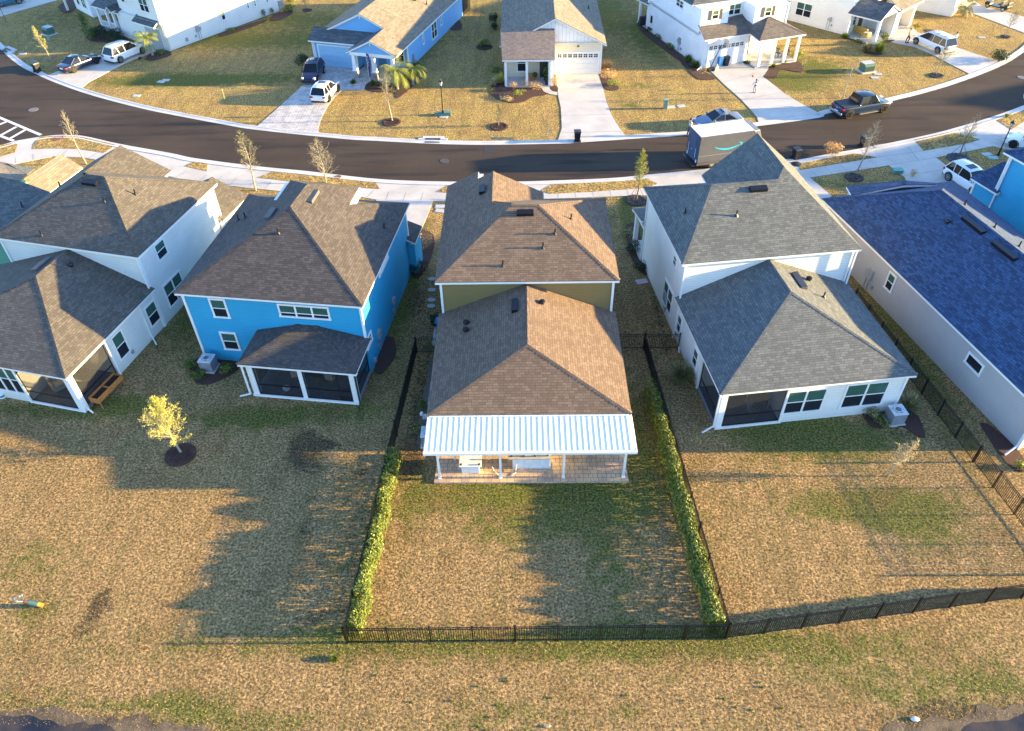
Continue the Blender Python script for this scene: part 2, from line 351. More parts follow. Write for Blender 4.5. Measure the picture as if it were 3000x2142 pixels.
    nx = len(xs); v = []; col = []
    for y in ys:
        front = max(0, min(1, (y - 52) / 9))
        for x in xs:
            v.append((x, y, 0))
            cc = [.0, front * .95, 0]
            for bx, by, rx, ry, ch, a in blobs:
                d2 = ((x - bx) / rx) ** 2 + ((y - by) / ry) ** 2
                if d2 < 6: cc[ch] += a * math.exp(-d2)
            if 46 < y < 60: cc[0] += .12
            cc[0] += .10 + .25 * noise.noise(Vector((x * .12, y * .12, 3))); cc[2] += .14 * noise.noise(Vector((x * .3, y * .25, 9)))
            if y < 17 and x > -12: cc[2] += .12
            col.append((max(0, cc[0]), cc[1], max(0, cc[2]), 1))
    f = [(j_ * nx + i, j_ * nx + i + 1, (j_ + 1) * nx + i + 1, (j_ + 1) * nx + i) for j_ in range(len(ys) - 1) for i in range(nx - 1)]
    me = bpy.data.meshes.new('lawn'); me.from_pydata(v, [], f)
    ca = me.color_attributes.new('tone', 'FLOAT_COLOR', 'POINT'); ca.data.foreach_set('color', [c for q_ in col for c in q_])
    me.materials.append(lawn_mat()); o = bpy.data.objects.new('lawn', me); COL.objects.link(o); struct(o); return o
lawn()
sheet('road', FAR + NEAR[::-1], .012, asphalt(), .02)
sheet('side_road', [(-53.895,66.955),(-50.189,68.69),(-49.1,69.457),(-49.204,65.459),(-50.549,59.785),(-75,45),(-80,70)], .008, MC.get('x') or bpy.data.materials['asphalt'], .01)
def strip(name, line, off0, off1, m, prof):
    # kerb swept along a line; prof = [(across, z)...]
    b = M(); n = len(line); rows = []
    for i, p in enumerate(line):
        a, c = line[max(0, i - 1)], line[min(n - 1, i + 1)]; d = Vector((c[0] - a[0], c[1] - a[1])).normalized(); nn = Vector((-d.y, d.x))
        rows.append([(p[0] + nn.x * t * off0, p[1] + nn.y * t * off0, z) for t, z in prof])
    for i in range(n - 1):
        for k_ in range(len(prof) - 1):
            q4 = [rows[i][k_], rows[i + 1][k_], rows[i + 1][k_ + 1], rows[i][k_ + 1]]
            b.face(q4 if off0 < 0 else q4[::-1])
    return struct(b.obj(name, m))
KERB = concrete('kerb_concrete', (.60, .57, .52))
strip('kerb', FAR, 1, 0, KERB, [(0, .0), (0, .022), (.38, .03), (.55, .075), (.70, .075), (.70, 0)])
strip('kerb', NEAR, -1, 0, KERB, [(0, .0), (0, .022), (.38, .03), (.55, .075), (.70, .075), (.70, 0)])
# near side: concrete band of pavement and aprons, grass verges on top
SW_S = [(-48.78,62.192),(-47.362,64.344),(-43.879,66.061),(-40.979,65.778),(-38.751,65.044),(-34.21,63.089),(-29.163,60.951),(-24.439,59.804),(-20.682,59.0),(-13.771,57.904),(-12.115,57.351),(-6.416,56.935),(-2.082,56.889),(2.539,57.174),(10.685,57.548),(13.609,57.879),(18.443,58.807),(25.343,60.248),(32.985,62.287),(37.532,63.584),(43.707,65.689),(47.802,68.171),(53.416,71.51)]
def inset(line, d):
    out = []
    for i, p in enumerate(line):
        a, c = line[max(0, i - 1)], line[min(len(line) - 1, i + 1)]; dd = Vector((c[0] - a[0], c[1] - a[1])).normalized(); out.append((p[0] + dd.y * d, p[1] - dd.x * d))
    return out
NB = [p for p in inset(NEAR, .68) if -62 < p[0] < 72]
sheet('sidewalk', NB + SW_S[::-1], .035, CONCN, .05)
GRASSV = bpy.data.materials['lawn_grass']
VG = [[(-46.476,67.589),(-46.886,68.668),(-47.032,69.764),(-46.661,70.271),(-44.333,70.352),(-42.466,69.927),(-38.712,68.222),(-39.191,66.62),(-41.954,67.463),(-44.61,67.678)],
      [(-50.079,68.471),(-48.78,68.939),(-48.364,68.495),(-47.828,66.857),(-48.992,65.995),(-50.296,65.085),(-51.61,67.591)],
      [(-30.651,63.772),(-30.077,64.546),(-28.656,64.243),(-28.3,62.744)],
      [(-23.373,61.422),(-22.242,62.46),(-16.909,61.32),(-12.753,60.54),(-12.117,59.145),(-18.108,60.128),(-20.348,60.73)],
      [(-7.173,58.52),(-6.078,59.829),(-5.264,59.689),(-6.22,58.358)],
      [(1.792,58.478),(2.892,59.667),(6.718,59.991),(11.222,60.302),(11.986,59.441),(10.838,58.759),(5.89,58.204),(2.567,57.973)],
      [(24.843,61.555),(25.165,62.942),(27.92,63.976),(30.287,64.708),(32.451,63.787)],
      [(37.048,67.129),(41.217,68.728),(43.099,67.025),(41.76,66.316),(37.068,64.924)],
      [(46.514,71.453),(50.454,73.572),(53.27,75.113),(51.97,72.569),(49.019,70.65),(46.978,68.996)]]
for p in VG:
    o = sheet('verge', p, .06, GRASSV, .06)
    ca = o.data.color_attributes.new('tone', 'FLOAT_COLOR', 'POINT'); ca.data.foreach_set('color', [.15, .85, .05, 1] * len(o.data.vertices))
def drive(poly, m=CONCN, name='driveway', z=.04): return sheet(name, poly, z, m, .05)
PAV_H = pavers('driveway_pavers', ((.52, .49, .45), (.36, .34, .33), (.60, .56, .50)))
PAV_C = pavers('patio_pavers', ((.66, .42, .24), (.42, .31, .23), (.76, .52, .28)), .42, .28)
drive([(-26.059,71.855),(-25.203,75.162),(-24.361,78.517),(-23.184,83.495),(-23.191,87.444),(-22.498,87.931),(-18.72,86.669),(-15.85,85.268),(-15.262,82.272),(-15.61,80.716),(-16.695,80.572),(-19.038,80.47),(-19.412,79.231),(-19.747,77.244),(-19.903,74.995),(-19.919,73.227),(-19.819,71.438),(-19.529,69.925),(-22.771,70.542)], PAV_H)
drive([(4.152,84.543),(8.774,84.472),(8.937,81.891),(9.043,79.693),(9.09,76.558),(9.247,74.075),(9.583,71.546),(10.191,68.764),(7.461,68.122),(3.681,67.873),(3.936,69.239),(4.191,70.493),(4.255,72.64),(4.31,75.375),(4.178,78.005),(4.165,82.059)])
sheet('front_path', [(2.276,80.739),(3.281,81.162),(3.354,80.067),(3.589,79.521),(4.122,79.236),(4.089,78.444),(3.344,78.732),(2.644,79.464)], .045, CONCN)
drive([(21.049,85.005),(25.466,87.155),(26.047,85.316),(26.915,81.723),(27.864,77.908),(28.907,75.41),(30.105,73.019),(27.228,71.777),(23.487,70.971),(23.631,72.433),(23.473,73.948),(22.965,76.951),(22.403,79.148),(21.943,81.156),(21.429,83.819)])
sheet('front_path', [(26.002,84.627),(26.955,85.781),(28.048,86.042),(27.846,84.756),(27.315,83.509),(26.577,82.771),(26.307,83.836)], .045, CONCN)
drive([(45.504,96.086),(48.572,97.402),(48.376,95.608),(50.859,90.613),(52.232,88.204),(53.904,85.675),(52.02,83.964),(49.133,82.151),(48.21,85.089),(47.319,88.394),(46.27,90.796),(44.448,92.087),(43.86,92.899),(44.713,94.587)])
drive([(-53.372,85.932),(-52.063,88.207),(-49.303,92.035),(-47.413,94.194),(-45.759,96.324),(-44.565,95.342),(-42.337,92.757),(-43.975,92.268),(-45.689,89.636),(-47.157,85.61),(-47.8,83.884),(-47.927,82.192),(-50.992,83.997)])
drive([(-70.952,109.881),(-70.327,114.436),(-64.759,117.279),(-64.621,113.102),(-67.34,109.429),(-69.291,106.587),(-71.18,104.916),(-72.79,107.987)])
drive([(57.722,108.681),(57.139,104.766),(57.965,102.048),(60.9,94.844),(62.19,91.037),(65.114,96.69),(63.673,100.492),(60.446,105.16),(60.165,108.562)])
# near side driveways
drive([(-24.439,59.804),(-38.805,65.179),(-27.198,54.729),(-23.201,54.64)][0:0] or [(-12.13,57.465),(-7.323,57.069),(-7.73,53.771),(-8.217,51.006),(-8.665,49.343),(-11.182,49.393),(-12.988,54.413)], z=.03)
drive([(24.055,63.49),(25.251,62.811),(24.885,61.491),(25.343,60.248),(26.293,57.061),(21.478,53.645),(19.739,58.076)], z=.032)
drive([(32.925,66.13),(36.966,67.131),(37.019,64.925),(37.654,63.581),(37.964,61.902),(38.044,57.631),(35.882,53.324),(32.366,53.402),(33.523,60.101),(32.962,62.224),(32.512,63.786)], z=.042)
drive([(43.646,65.759),(44.959,64.907),(45.823,62.905),(48.215,62.841),(52.566,71.151),(47.698,67.958)], z=.03)
# expansion joints
jb = M()
def joint(p, q_, z=.048, wd=.045):
    p, q_ = Vector(p), Vector(q_); d = (q_ - p).normalized(); nn = Vector((-d.y, d.x)) * wd * .5
    jb.face([(p.x - nn.x, p.y - nn.y, z), (q_.x - nn.x, q_.y - nn.y, z), (q_.x + nn.x, q_.y + nn.y, z), (p.x + nn.x, p.y + nn.y, z)])
for a, b_ in (((4.257,73.43),(9.305,73.591)), ((4.155,80.04),(9.059,79.872)), ((4.117,69.601),(9.965,69.724)), ((23.119,76.691),(27.659,78.352)), ((22.016,81.154),(26.151,83.648)), ((-49.495,87.295),(-46.137,88.814)), ((47.624,87.34),(51.622,89.286)), ((32.985,62.287),(37.654,63.581)), ((32.512,63.786),(37.019,64.925)), ((35.901,63.172),(35.946,65.702)), ((32.879,60.117),(38.628,61.696))): joint(a, b_)
for i in range(1, len(SW_S) - 1):
    p, q_ = Vector(SW_S[i]), Vector(SW_S[i + 1]); L_ = (q_ - p).length; n_ = int(L_ / 1.5); d = (q_ - p) / L_; nn = Vector((-d.y, d.x))
    for k_ in range(n_):
        c_ = p + d * (k_ + .5) * 1.5; joint(c_ + nn * .05, c_ + nn * 1.35, .043, .03)
tag(jb.obj('joint_line', plain('joint_grey', (.26, .24, .21), .9)), 'thin saw cut joints across the pale concrete paths', 'joint'); bpy.data.objects['joint_line']['kind'] = 'structure'  # flat, darker strips mark the joints
# crosswalk paint
pb = M(); PZ = .017
def bar(p, q_, wd):
    p, q_ = Vector(p), Vector(q_); d = (q_ - p).normalized(); nn = Vector((-d.y, d.x)) * wd * .5
    pb.face([(p.x - nn.x, p.y - nn.y, PZ), (q_.x - nn.x, q_.y - nn.y, PZ), (q_.x + nn.x, q_.y + nn.y, PZ), (p.x + nn.x, p.y + nn.y, PZ)])
bar((-56.537,76.988),(-47.11,70.657),.32); bar((-54.125,72.387),(-49.236,69.461),.32); bar((-54.06,74.277),(-51.89,73.731),.01)
for a, b_ in (((-53.261,72.053),(-52.073,73.816)), ((-51.103,70.774),(-50.494,72.589)), ((-49.834,69.992),(-49.212,71.932)), ((-54.582,73.259),(-53.708,74.83))): bar(a, b_, .34)
struct(pb.obj('crosswalk', plain('road_paint', (.72, .71, .68), .7, vary=.15, sc=8)))
# manholes and drains
def disc(name, c, r_, z, m, label, cat, group=None, hgt=.02):
    b = M(); b.lathe([(r_, 0), (r_, hgt), (r_ * .8, hgt + .004), (r_ * .78, hgt - .002), (r_ * .1, hgt)], n=20); o = b.obj(name, m); o.location = (c[0], c[1], z); return tag(o, label, cat, group)
IRON = plain('cast_iron', (.10, .085, .075), .7, .4, vary=.3, sc=20)
disc('manhole_cover', (-6.853,64.189), .42, .012, IRON, 'round iron manhole cover in the road above the middle house', 'manhole', 'manhole covers in the road')
disc('manhole_cover', (-50.67,76.633), .5, .012, plain('pale_iron', (.16, .14, .13), .7), 'pale worn manhole cover at the left bend of the road', 'manhole', 'manhole covers in the road')
disc('manhole_cover', (54.121,81.41), .5, .012, plain('pale_iron', (.16, .14, .13), .7), 'pale manhole cover at the right edge of the road in shade', 'manhole', 'manhole covers in the road')
disc('manhole_cover', (-45.023,69.78), .5, .055, plain('rusty_iron', (.20, .07, .04), .8), 'rusty round cover in the grass verge beside the crosswalk', 'manhole', 'manhole covers in the road')
disc('manhole_cover', (-16.155,61.363), .3, .055, plain('rusty_iron', (.20, .07, .04), .8), 'small rusty cover in the verge beside the bare tree', 'manhole', 'manhole covers in the road')
pm = M(); pm.box(-.55, -.7, 0, .55, .7, .006); o = pm.obj('road_patch', plain('patch', (.032, .026, .025), .8)); o.location = (*(-2.77,66.165), .012); struct(o)
def inlet(c, rz, label):
    t_ = thing('storm_drain', label, 'drain', c, rz, 'kerb storm drains')
    b = M(); b.box(-1.0, .2, 0, 1.0, .7, .13); b.box(-1.4, .0, 0, -.72, .3, .12); b.box(.72, 0, 0, 1.4, .3, .12); b.obj('concrete_top', KERB, t_)
    b = M(); b.box(-.72, .02, .02, .72, .25, .14); b.obj('opening', DARKP, t_); b = M()
    for i in range(9): b.box(-.66 + i * .155, -.5, .03, -.6 + i * .155, .1, .05)
    b.box(-.72, -.52, .025, .72, -.46, .05); b.obj('grate', IRON, t_)
inlet((-8.25,68.358), R(-2), 'storm drain opening in the far kerb below the street lamp')
inlet((-62.016,93.979), R(-38), 'storm drain opening in the kerb at the left road bend')
# pond edges
MUD = plain('wet_mud', (.115, .078, .042), .85, vary=.6, sc=1.6, bmp=.03)
def pond_mat():
    m, t, b = nodes('pond_water'); v = coords(t)
    c = mixc(t, ramp(t, nz(t, v, .5, 4), .35, .65), (.015, .016, .02), (.085, .06, .035)); t.links.new(c, b.inputs['Base Color']); b.inputs['Roughness'].default_value = .12
    bump(t, b, nz(t, v, 5, 3), .3, .02); return m
PW = pond_mat()
def wob(poly, a=.25, n=5):
    out = []
    for p, q_ in zip(poly, poly[1:] + poly[:1]):
        for k_ in range(n):
            t = k_ / n; x = p[0] + (q_[0] - p[0]) * t; y = p[1] + (q_[1] - p[1]) * t
            out.append((x + a * noise.noise(Vector((x * 1.3, y * 1.3, 1))), y + a * noise.noise(Vector((x * 1.3, y * 1.3, 5)))))
    return out
sheet('shore', wob([(-24.006,14.37),(-20.994,14.328),(-18.215,14.098),(-16.218,13.902),(-13.616,13.577),(-11.697,12.941),(-12.809,10.91),(-23.289,10.936)], .45), .010, MUD, .01)
sheet('pond', wob([(-23.552,14.075),(-21.807,14.156),(-20.703,13.861),(-19.236,13.712),(-17.549,13.535),(-16.108,13.192),(-16.521,10.919),(-23.012,10.935)], .3), .016, PW, .01)
sheet('shore', wob([(13.383,12.992),(15.199,13.331),(16.585,13.606),(18.322,13.997),(20.366,14.365),(23.007,14.706),(22.305,10.822),(11.621,10.849)], .5), .010, MUD, .01)
sheet('pond', wob([(15.622,12.943),(17.774,13.377),(19.629,13.707),(23.066,14.266),(22.305,10.822),(12.962,10.846)], .4), .016, PW, .01)
# mulch beds
def bed(poly, label, m=MULCH, z=.05, group='mulch beds'):
    p = smooth_line(poly + [poly[0]], 4)[:-1]; o = sheet('mulch_bed', p, z, m, .06, False); return tag(o, label, 'mulch bed', group)
def ring(c, r_, label, m=MULCH):
    b = M(); prof = [(r_ * 1.0, 0), (r_ * 1.0, .07), (r_ * .82, .10), (r_ * .55, .05), (r_ * .12, .09)]; b.lathe(prof, n=28, m=m)
    for i in range(70):
        a = random.uniform(0, 6.28); q_ = r_ * math.sqrt(random.random()) * .98; s_ = random.uniform(.03, .07); b.box(q_ * math.cos(a) - s_, q_ * math.sin(a) - s_ * .5, .04, q_ * math.cos(a) + s_, q_ * math.sin(a) + s_ * .5, .08 + s_ * .7, m)
    o = b.obj('mulch_ring', m); o.location = (c[0], c[1], 0); return tag(o, label, 'mulch ring', 'mulch rings round young trees')
ring((-19.637,28.884), .88, 'dark red mulch ring round the yellow tree behind the blue house')
ring((-12.702,72.456), .95, 'red mulch ring round the tall thin tree by the street lamp')
ring((-1.951,71.13), .9, 'red mulch ring round the small tree left of the white driveway')
ring((29.165,60.151), .8, 'dark mulch ring on the shaded lawn beside the bare tree', plain('grey_mulch', (.06, .05, .045), .95, vary=.5, sc=18))
ring((39.566,63.398), 1.0, 'grey mulch ring round the staked tree near the right lamp', plain('slate_mulch', (.07, .07, .08), .95, vary=.5, sc=18))
ring((45.299,82.289), .75, 'dark mulch ring round the sparse tree left of the right driveway', plain('grey_mulch', (.06, .05, .045), .95, vary=.5, sc=18))
ring((58.054,93.569), .5, 'small mulch ring round the tree at the upper right', plain('grey_mulch', (.06, .05, .045), .95, vary=.5, sc=18))
ring((9.786,56.722), .9, 'dark mulch ring round the bright yellow green staked tree', plain('grey_mulch', (.06, .05, .045), .95, vary=.5, sc=18))
ring((-28.166,107.201), .6, 'small mulch ring round the shrub at the top left lawn', plain('grey_mulch', (.06, .05, .045), .95, vary=.5, sc=18))
ring((-4.028,92.692), .95, 'mulch ring under the low green shrub between the two far houses')
bed([(-3.114,80.289),(-2.576,82.766),(-1.455,83.011),(-1.288,80.862),(0.768,80.518),(2.237,80.649),(2.646,79.553),(2.909,78.659),(1.459,78.095),(0.552,77.007),(-0.689,76.708),(-2.12,77.608),(-2.977,79.121)], 'curved mulch bed full of plants before the white gabled porch')
bed([(3.281,81.162),(4.152,80.857),(4.133,79.503),(3.499,80.062)], 'small mulch bed between the white porch and the driveway')
bed([(8.947,84.271),(9.512,84.251),(10.412,81.839),(10.652,79.818),(9.65,79.583),(9.043,80.962)], 'mulch bed with orange plants right of the white garage')
bed([(-16.611,80.75),(-16.268,82.777),(-12.948,85.065),(-10.599,84.491),(-11.724,80.583),(-12.754,78.307),(-13.282,79.736),(-15.326,79.984)], 'mulch bed under the palms in front of the light blue house')
bed([(-12.668,86.045),(-11.897,88.05),(-11.062,87.504),(-11.241,84.029),(-12.22,83.584)], 'narrow mulch bed along the side of the light blue house')
bed([(-8.228,102.4),(-7.42,102.105),(-7.093,99.176),(-8.362,98.86),(-8.636,100.494)], 'dark mulch bed at the far corner of the light blue house')
bed([(18.435,86.909),(20.185,84.84),(21.189,83.155),(21.56,82.194),(20.056,82.06),(19.285,82.937)], 'mulch bed at the driveway corner of the white two storey house')
bed([(15.465,98.828),(18.853,89.499),(20.173,85.833),(19.785,85.151),(18.213,87.946),(15.24,97.006)], 'dark planted strip along the side of the white two storey house')
bed([(27.685,84.565),(28.452,85.826),(31.399,87.135),(31.626,84.912),(31.043,83.76),(29.179,84.51),(28.135,82.62),(26.983,82.002),(26.775,82.669)], 'curving mulch bed in front of the columned porch')
bed([(39.891,89.963),(40.954,89.171),(41.806,88.82),(41.047,88.322),(40.075,88.887)], 'small mulch bed under the ornamental grasses')
bed([(38.875,94.48),(40.702,91.903),(41.696,91.309),(44.654,92.866),(43.941,93.122),(41.681,92.423),(39.891,95.61)], 'planted strip before the wicker sofa porch')
bed([(49.766,96.624),(51.0,96.091),(51.023,95.142),(50.124,94.945),(49.55,95.558)], 'bare oval bed on the lawn by the white minivan')
bed([(-54.23,98.102),(-53.946,104.421),(-49.67,99.129),(-48.208,96.072),(-50.878,96.18),(-52.751,96.609)], 'dark planted bed left of the far left garage')
bed([(-43.884,90.311),(-43.847,92.483),(-42.164,92.973),(-41.295,91.615),(-42.747,89.948)], 'mulch bed at the foot of the palm beside the white SUV')
bed([(-37.615,98.624),(-33.218,103.505),(-32.933,102.707),(-35.269,99.509),(-37.115,97.634)], 'long narrow mulch bed under the bright white wall')
bed([(-32.342,105.469),(-30.511,107.448),(-29.976,106.043),(-31.025,103.671),(-32.316,103.465)], 'mulch bed round the air conditioner at the top left')
bed([(-63.165,110.383),(-63.033,113.327),(-61.391,114.005),(-60.366,108.823),(-61.29,107.743)], 'dark mulch bed at the top left corner house')
bed([(-21.602,36.657),(-20.825,37.416),(-18.648,36.881),(-18.312,36.054),(-19.599,34.797),(-20.758,35.032)], 'mulch bed round the air conditioner behind the blue house')
bed([(-9.381,35.768),(-9.404,38.799),(-8.642,39.141),(-8.211,37.401),(-8.877,35.601)], 'dark mulch bed at the right corner of the blue house')
bed([(-8.127,46.62),(-8.419,52.249),(-6.872,51.716),(-6.817,48.381),(-7.555,45.96)], 'mulch bed with bushes along the right side of the blue house')
bed([(8.569,52.897),(9.419,53.135),(9.435,49.92),(9.491,46.289),(8.789,46.738),(8.328,49.47)], 'planted bed along the left wall of the grey roofed house')
bed([(20.263,31.901),(22.29,32.45),(23.441,31.72),(23.341,29.935),(22.898,29.807),(22.223,30.623),(20.591,30.505)], 'dark mulch bed round the air conditioner of the grey roofed house')
bed([(26.887,30.842),(27.454,30.562),(28.074,28.58),(27.877,27.214),(27.063,27.466),(26.868,29.498)], 'dark mulch strip beside the long grey house corner')
# ================================================================ building kit
def rot(u, v, yaw): c, s_ = math.cos(R(yaw)), math.sin(R(yaw)); return (u * c - v * s_, u * s_ + v * c)
class House:
    def __init__(s, name, label, yaw, u0, v0, cat='house', group='houses of the street'):
        s.o = (u0, v0, 0); s.yaw = yaw; x, y = rot(u0, v0, yaw); s.r = thing(name, label, cat, (x, y, 0), R(yaw), group)
    def put(s, b, name, m=None, parent=None, label=None, **k):
        o = b.obj(name, m, parent or s.r, s.o, **k)
        if label: o['label'] = label
        return o
    def box(s, name, m, *c, parent=None, bevel=0, label=None): return s.put(M().box(*c), name, m, parent, label, bevel=bevel)
    def wall(s, polys, m, name='wall', label=None):
        b = M()
        for poly, z0, z1 in polys: b.prism(poly, z0, z1)
        return s.put(b, name, m, label=label)
    def boards(s, pts, m=WHITE, wd=.14, name='corner_board'):
        for u, v, z0, z1 in pts: s.box(name, m, u - wd / 2, v - wd / 2, z0, u + wd / 2, v + wd / 2, z1)
    def roof(s, faces, m, trim=WHITE, name='roof', fh=.2, caps=True, fascia=True, soffit=.32, nofascia=()):
        key = lambda p: (round(p[0], 2), round(p[1], 2), round(p[2], 2))
        b = M(); ed = {}
        for f in faces:
            n = Vector(f[1]) - Vector(f[0]); n = n.cross(Vector(f[2]) - Vector(f[1]))
            if n.z < 0: f = f[::-1]
            b.face(f, m); b.face([(p[0], p[1], p[2] - .05) for p in f[::-1]], m)
            cen = sum((Vector(p) for p in f), Vector()) / len(f)
            for i in range(len(f)):
                a, c = f[i], f[(i + 1) % len(f)]; k_ = tuple(sorted((key(a), key(c)))); ed.setdefault(k_, []).append((a, c, cen))
        fb = M()
        for k_, l in ed.items():
            a, c, cen = l[0]
            if len(l) == 1:
                b.face([a, (a[0], a[1], a[2] - .05), (c[0], c[1], c[2] - .05), c], m)
                A, C_ = Vector(a), Vector(c); d = (C_ - A); d2 = Vector((d.x, d.y, 0))
                if d2.length < .05: continue
                nn = Vector((-d.y, d.x, 0)).normalized()
                if nn.dot(cen - A) < 0: nn = -nn
                if fascia:
                    t1 = nn * .03
                    A1, C1 = A + nn * .015, C_ + nn * .015
                    for (p0, p1) in ((A1, C1),):
                        q0, q1 = p0 + t1, p1 + t1; z0 = Vector((0, 0, -.052)); z1 = Vector((0, 0, -fh))
                        vs = [p0 + z0, p1 + z0, p1 + z1, p0 + z1, q0 + z0, q1 + z0, q1 + z1, q0 + z1]
                        fb.mesh(vs, [(0, 1, 2, 3), (5, 4, 7, 6), (3, 2, 6, 7), (1, 0, 4, 5), (0, 3, 7, 4), (2, 1, 5, 6)], trim)
                        if abs(a[2] - c[2]) < .05: fb.face([q0 + z1, q1 + z1, q1 + z1 + nn * soffit, q0 + z1 + nn * soffit], trim)
            elif caps:
                A, C_ = Vector(a), Vector(c); mid = (A + C_) / 2; up = (l[0][2] + l[1][2]) / 2
                if up.z < mid.z - .02 or abs(a[2] - c[2]) < .02:
                    d = (C_ - A).normalized(); L_ = (C_ - A).length; n_ = max(1, int(L_ / .22)); side = d.cross(Vector((0, 0, 1))).normalized()
                    # slope of each side
                    dr = []
                    for q_ in l[:2]:
                        w_ = q_[2] - A; w_ = w_ - d * w_.dot(d); dr.append(w_.normalized())
                    for i in range(n_):
                        p0 = A + d * (L_ * i / n_); p1 = A + d * (L_ * (i + 1) / n_ + .02); lift = Vector((0, 0, .035)); l2 = Vector((0, 0, .02))
                        for w_ in dr:
                            b.face([p0 + lift, p1 + l2, p1 + w_ * .15 + l2, p0 + w_ * .15 + lift] if w_.dot(side) > 0 else [p0 + lift, p0 + w_ * .15 + lift, p1 + w_ * .15 + l2, p1 + l2], m)
        ro = s.put(b, name, m)
        if fb.v: s.put(fb, 'fascia', trim, ro)
        return ro
    def win(s, ax, c, sg, a0, a1, z0, z1, n=1, fw=.11, kind='sash', name='window', mid=.5, label=None, up=None):
        """ax 'u': wall at u=c, facing sg; a along v.  ax 'v': wall at v=c"""
        a0, a1 = min(a0, a1), max(a0, a1); z0, z1 = min(z0, z1), max(z0, z1)
        fr = M(); pn = M()
        def bx(b, x0, x1, y0, y1, d0, d1, m=None):
            e0, e1 = c + sg * d0, c + sg * d1
            if ax == 'u': b.box(e0, x0, y0, e1, x1, y1, m)
            else: b.box(x0, e0, y0, x1, e1, y1, m)
        bx(fr, a0, a1, z1 - fw * 1.15, z1, -.02, .06); bx(fr, a0 - .03, a1 + .03, z0, z0 + fw, -.02, .075)
        bx(fr, a0, a0 + fw, z0 + fw, z1 - fw * 1.15, -.02, .055); bx(fr, a1 - fw, a1, z0 + fw, z1 - fw * 1.15, -.02, .055)
        iw = (a1 - a0 - fw * (n + 1)) / n; Z0, Z1 = z0 + fw, z1 - fw * 1.15
        for i in range(n):
            p = a0 + fw + i * (iw + fw)
            if i: bx(fr, p - fw, p, Z0, Z1, -.02, .05)
            if kind == 'sash':
                zm = Z0 + (Z1 - Z0) * mid; bx(fr, p, p + iw, zm - .03, zm + .03, -.02, .035)
                bx(pn, p, p + iw, Z0, zm - .03, -.01, .012, G_DN); bx(pn, p, p + iw, zm + .03, Z1, -.01, .018, up or G_UP)
            else: bx(pn, p, p + iw, Z0, Z1, -.01, .012, G_DN)
        f = s.put(fr, name, WHITE, label=label); s.put(pn, 'pane', G_DN, f); return f
    def vent(s, p, kind='box', ax='u', ln=1.15, m=None):
        b = M(); x, y, z = p; m = m or plain('roof_vent_black', (.008, .008, .012), .35, .2)
        if kind == 'box':
            if ax == 'u': b.prism([(y - .17, z - .1), (y + .2, z - .02), (y + .17, z + .22), (y - .22, z + .12)], 0, 1); vs = [(x - ln / 2 + v_[2] * ln, v_[0], v_[1]) for v_ in b.v]
            else: b.prism([(x - .17, z - .1), (x + .2, z - .1), (x + .17, z + .2), (x - .2, z + .16)], 0, 1); vs = [(v_[0], y - ln / 2 + v_[2] * ln, v_[1]) for v_ in b.v]
            b.v = vs; s.put(b, 'roof_vent', m)
        elif kind == 'pipe':
            b.tube((x, y, z - .1), (x, y, z + .38), .045, n=8); b.lathe([(.14, -.03), (.07, .09), (.05, .12)], (x, y, z), 10); s.put(b, 'vent_pipe', m)
        else:
            b.lathe([(.13, -.05), (.13, .1), (.2, .12), (.17, .22), (.05, .26)], (x, y, z), 12); s.put(b, 'vent_cap', m)
    def downspout(s, u, v, z, kick, m=WHITE):
        b = M(); b.box(u - .05, v - .04, .25, u + .05, v + .04, z); b.tube((u, v, .27), (u + kick[0], v + kick[1], .08), .055, n=4); return s.put(b, 'downspout', m)
    def garage(s, ax, c, sg, a0, a1, z1, m, glz=0, name='garage_door'):
        b = M(); n = 4
        def bx(b_, x0, x1, y0, y1, d0, d1, mm=None):
            e0, e1 = c + sg * d0, c + sg * d1
            (b_.box(e0, x0, y0, e1, x1, y1, mm) if ax == 'u' else b_.box(x0, e0, y0, x1, e1, y1, mm))
        for i in range(n): bx(b, a0, a1, .05 + i * (z1 - .05) / n + .012, .05 + (i + 1) * (z1 - .05) / n - .004, -.02, .03)
        d = s.put(b, name, m); b = M(); zt = .05 + (z1 - .05) * .875
        if glz:
            wq = (a1 - a0) / glz
            for i in range(glz):
                cx = a0 + (i + .5) * wq
                for sx in (-1, 1):
                    for sz in (-1, 1): bx(b, cx + sx * .11 - .09, cx + sx * .11 + .09, zt + sz * .1 - .08, zt + sz * .1 + .08, .02, .036)
        elif glz == 0:
            for i in range(4):
                cx = a0 + (i + .5) * (a1 - a0) / 4; bx(b, cx - .42, cx + .42, zt - .13, zt + .13, .02, .036)
                bx(b, cx - .01, cx + .01, zt - .13, zt + .13, .03, .045, m)
        s.put(b, 'glazing', G_DN, d)
        b = M(); bx(b, a0 - .14, a0, .05, z1 + .14, -.02, .045); bx(b, a1, a1 + .14, .05, z1 + .14, -.02, .045); bx(b, a0, a1, z1, z1 + .14, -.02, .045); s.put(b, 'door_trim', WHITE, d); return d
def meter_box(H, ax, c, sg, a, z, sc=1, name='electric_meter'):
    b = M()
    def bx(x0, x1, y0, y1, d1):
        (b.box(c, x0, y0, c + sg * d1, x1, y1) if ax == 'u' else b.box(x0, c, y0, x1, c + sg * d1, y1))
    bx(a - .18 * sc, a + .18 * sc, z, z + .6 * sc, .16)
    if name == 'electric_meter': bx(a + .22 * sc, a + .42 * sc, z + .1, z + .4 * sc, .12); bx(a - .02, a + .02, .1, z, .06); bx(a + .3, a + .33, .1, z + .1, .05); bx(a - .45 * sc, a - .3 * sc, z - .5, z - .25, .12)
    H.put(b, name, plain('meter_grey', (.36, .37, .38), .5, .3))
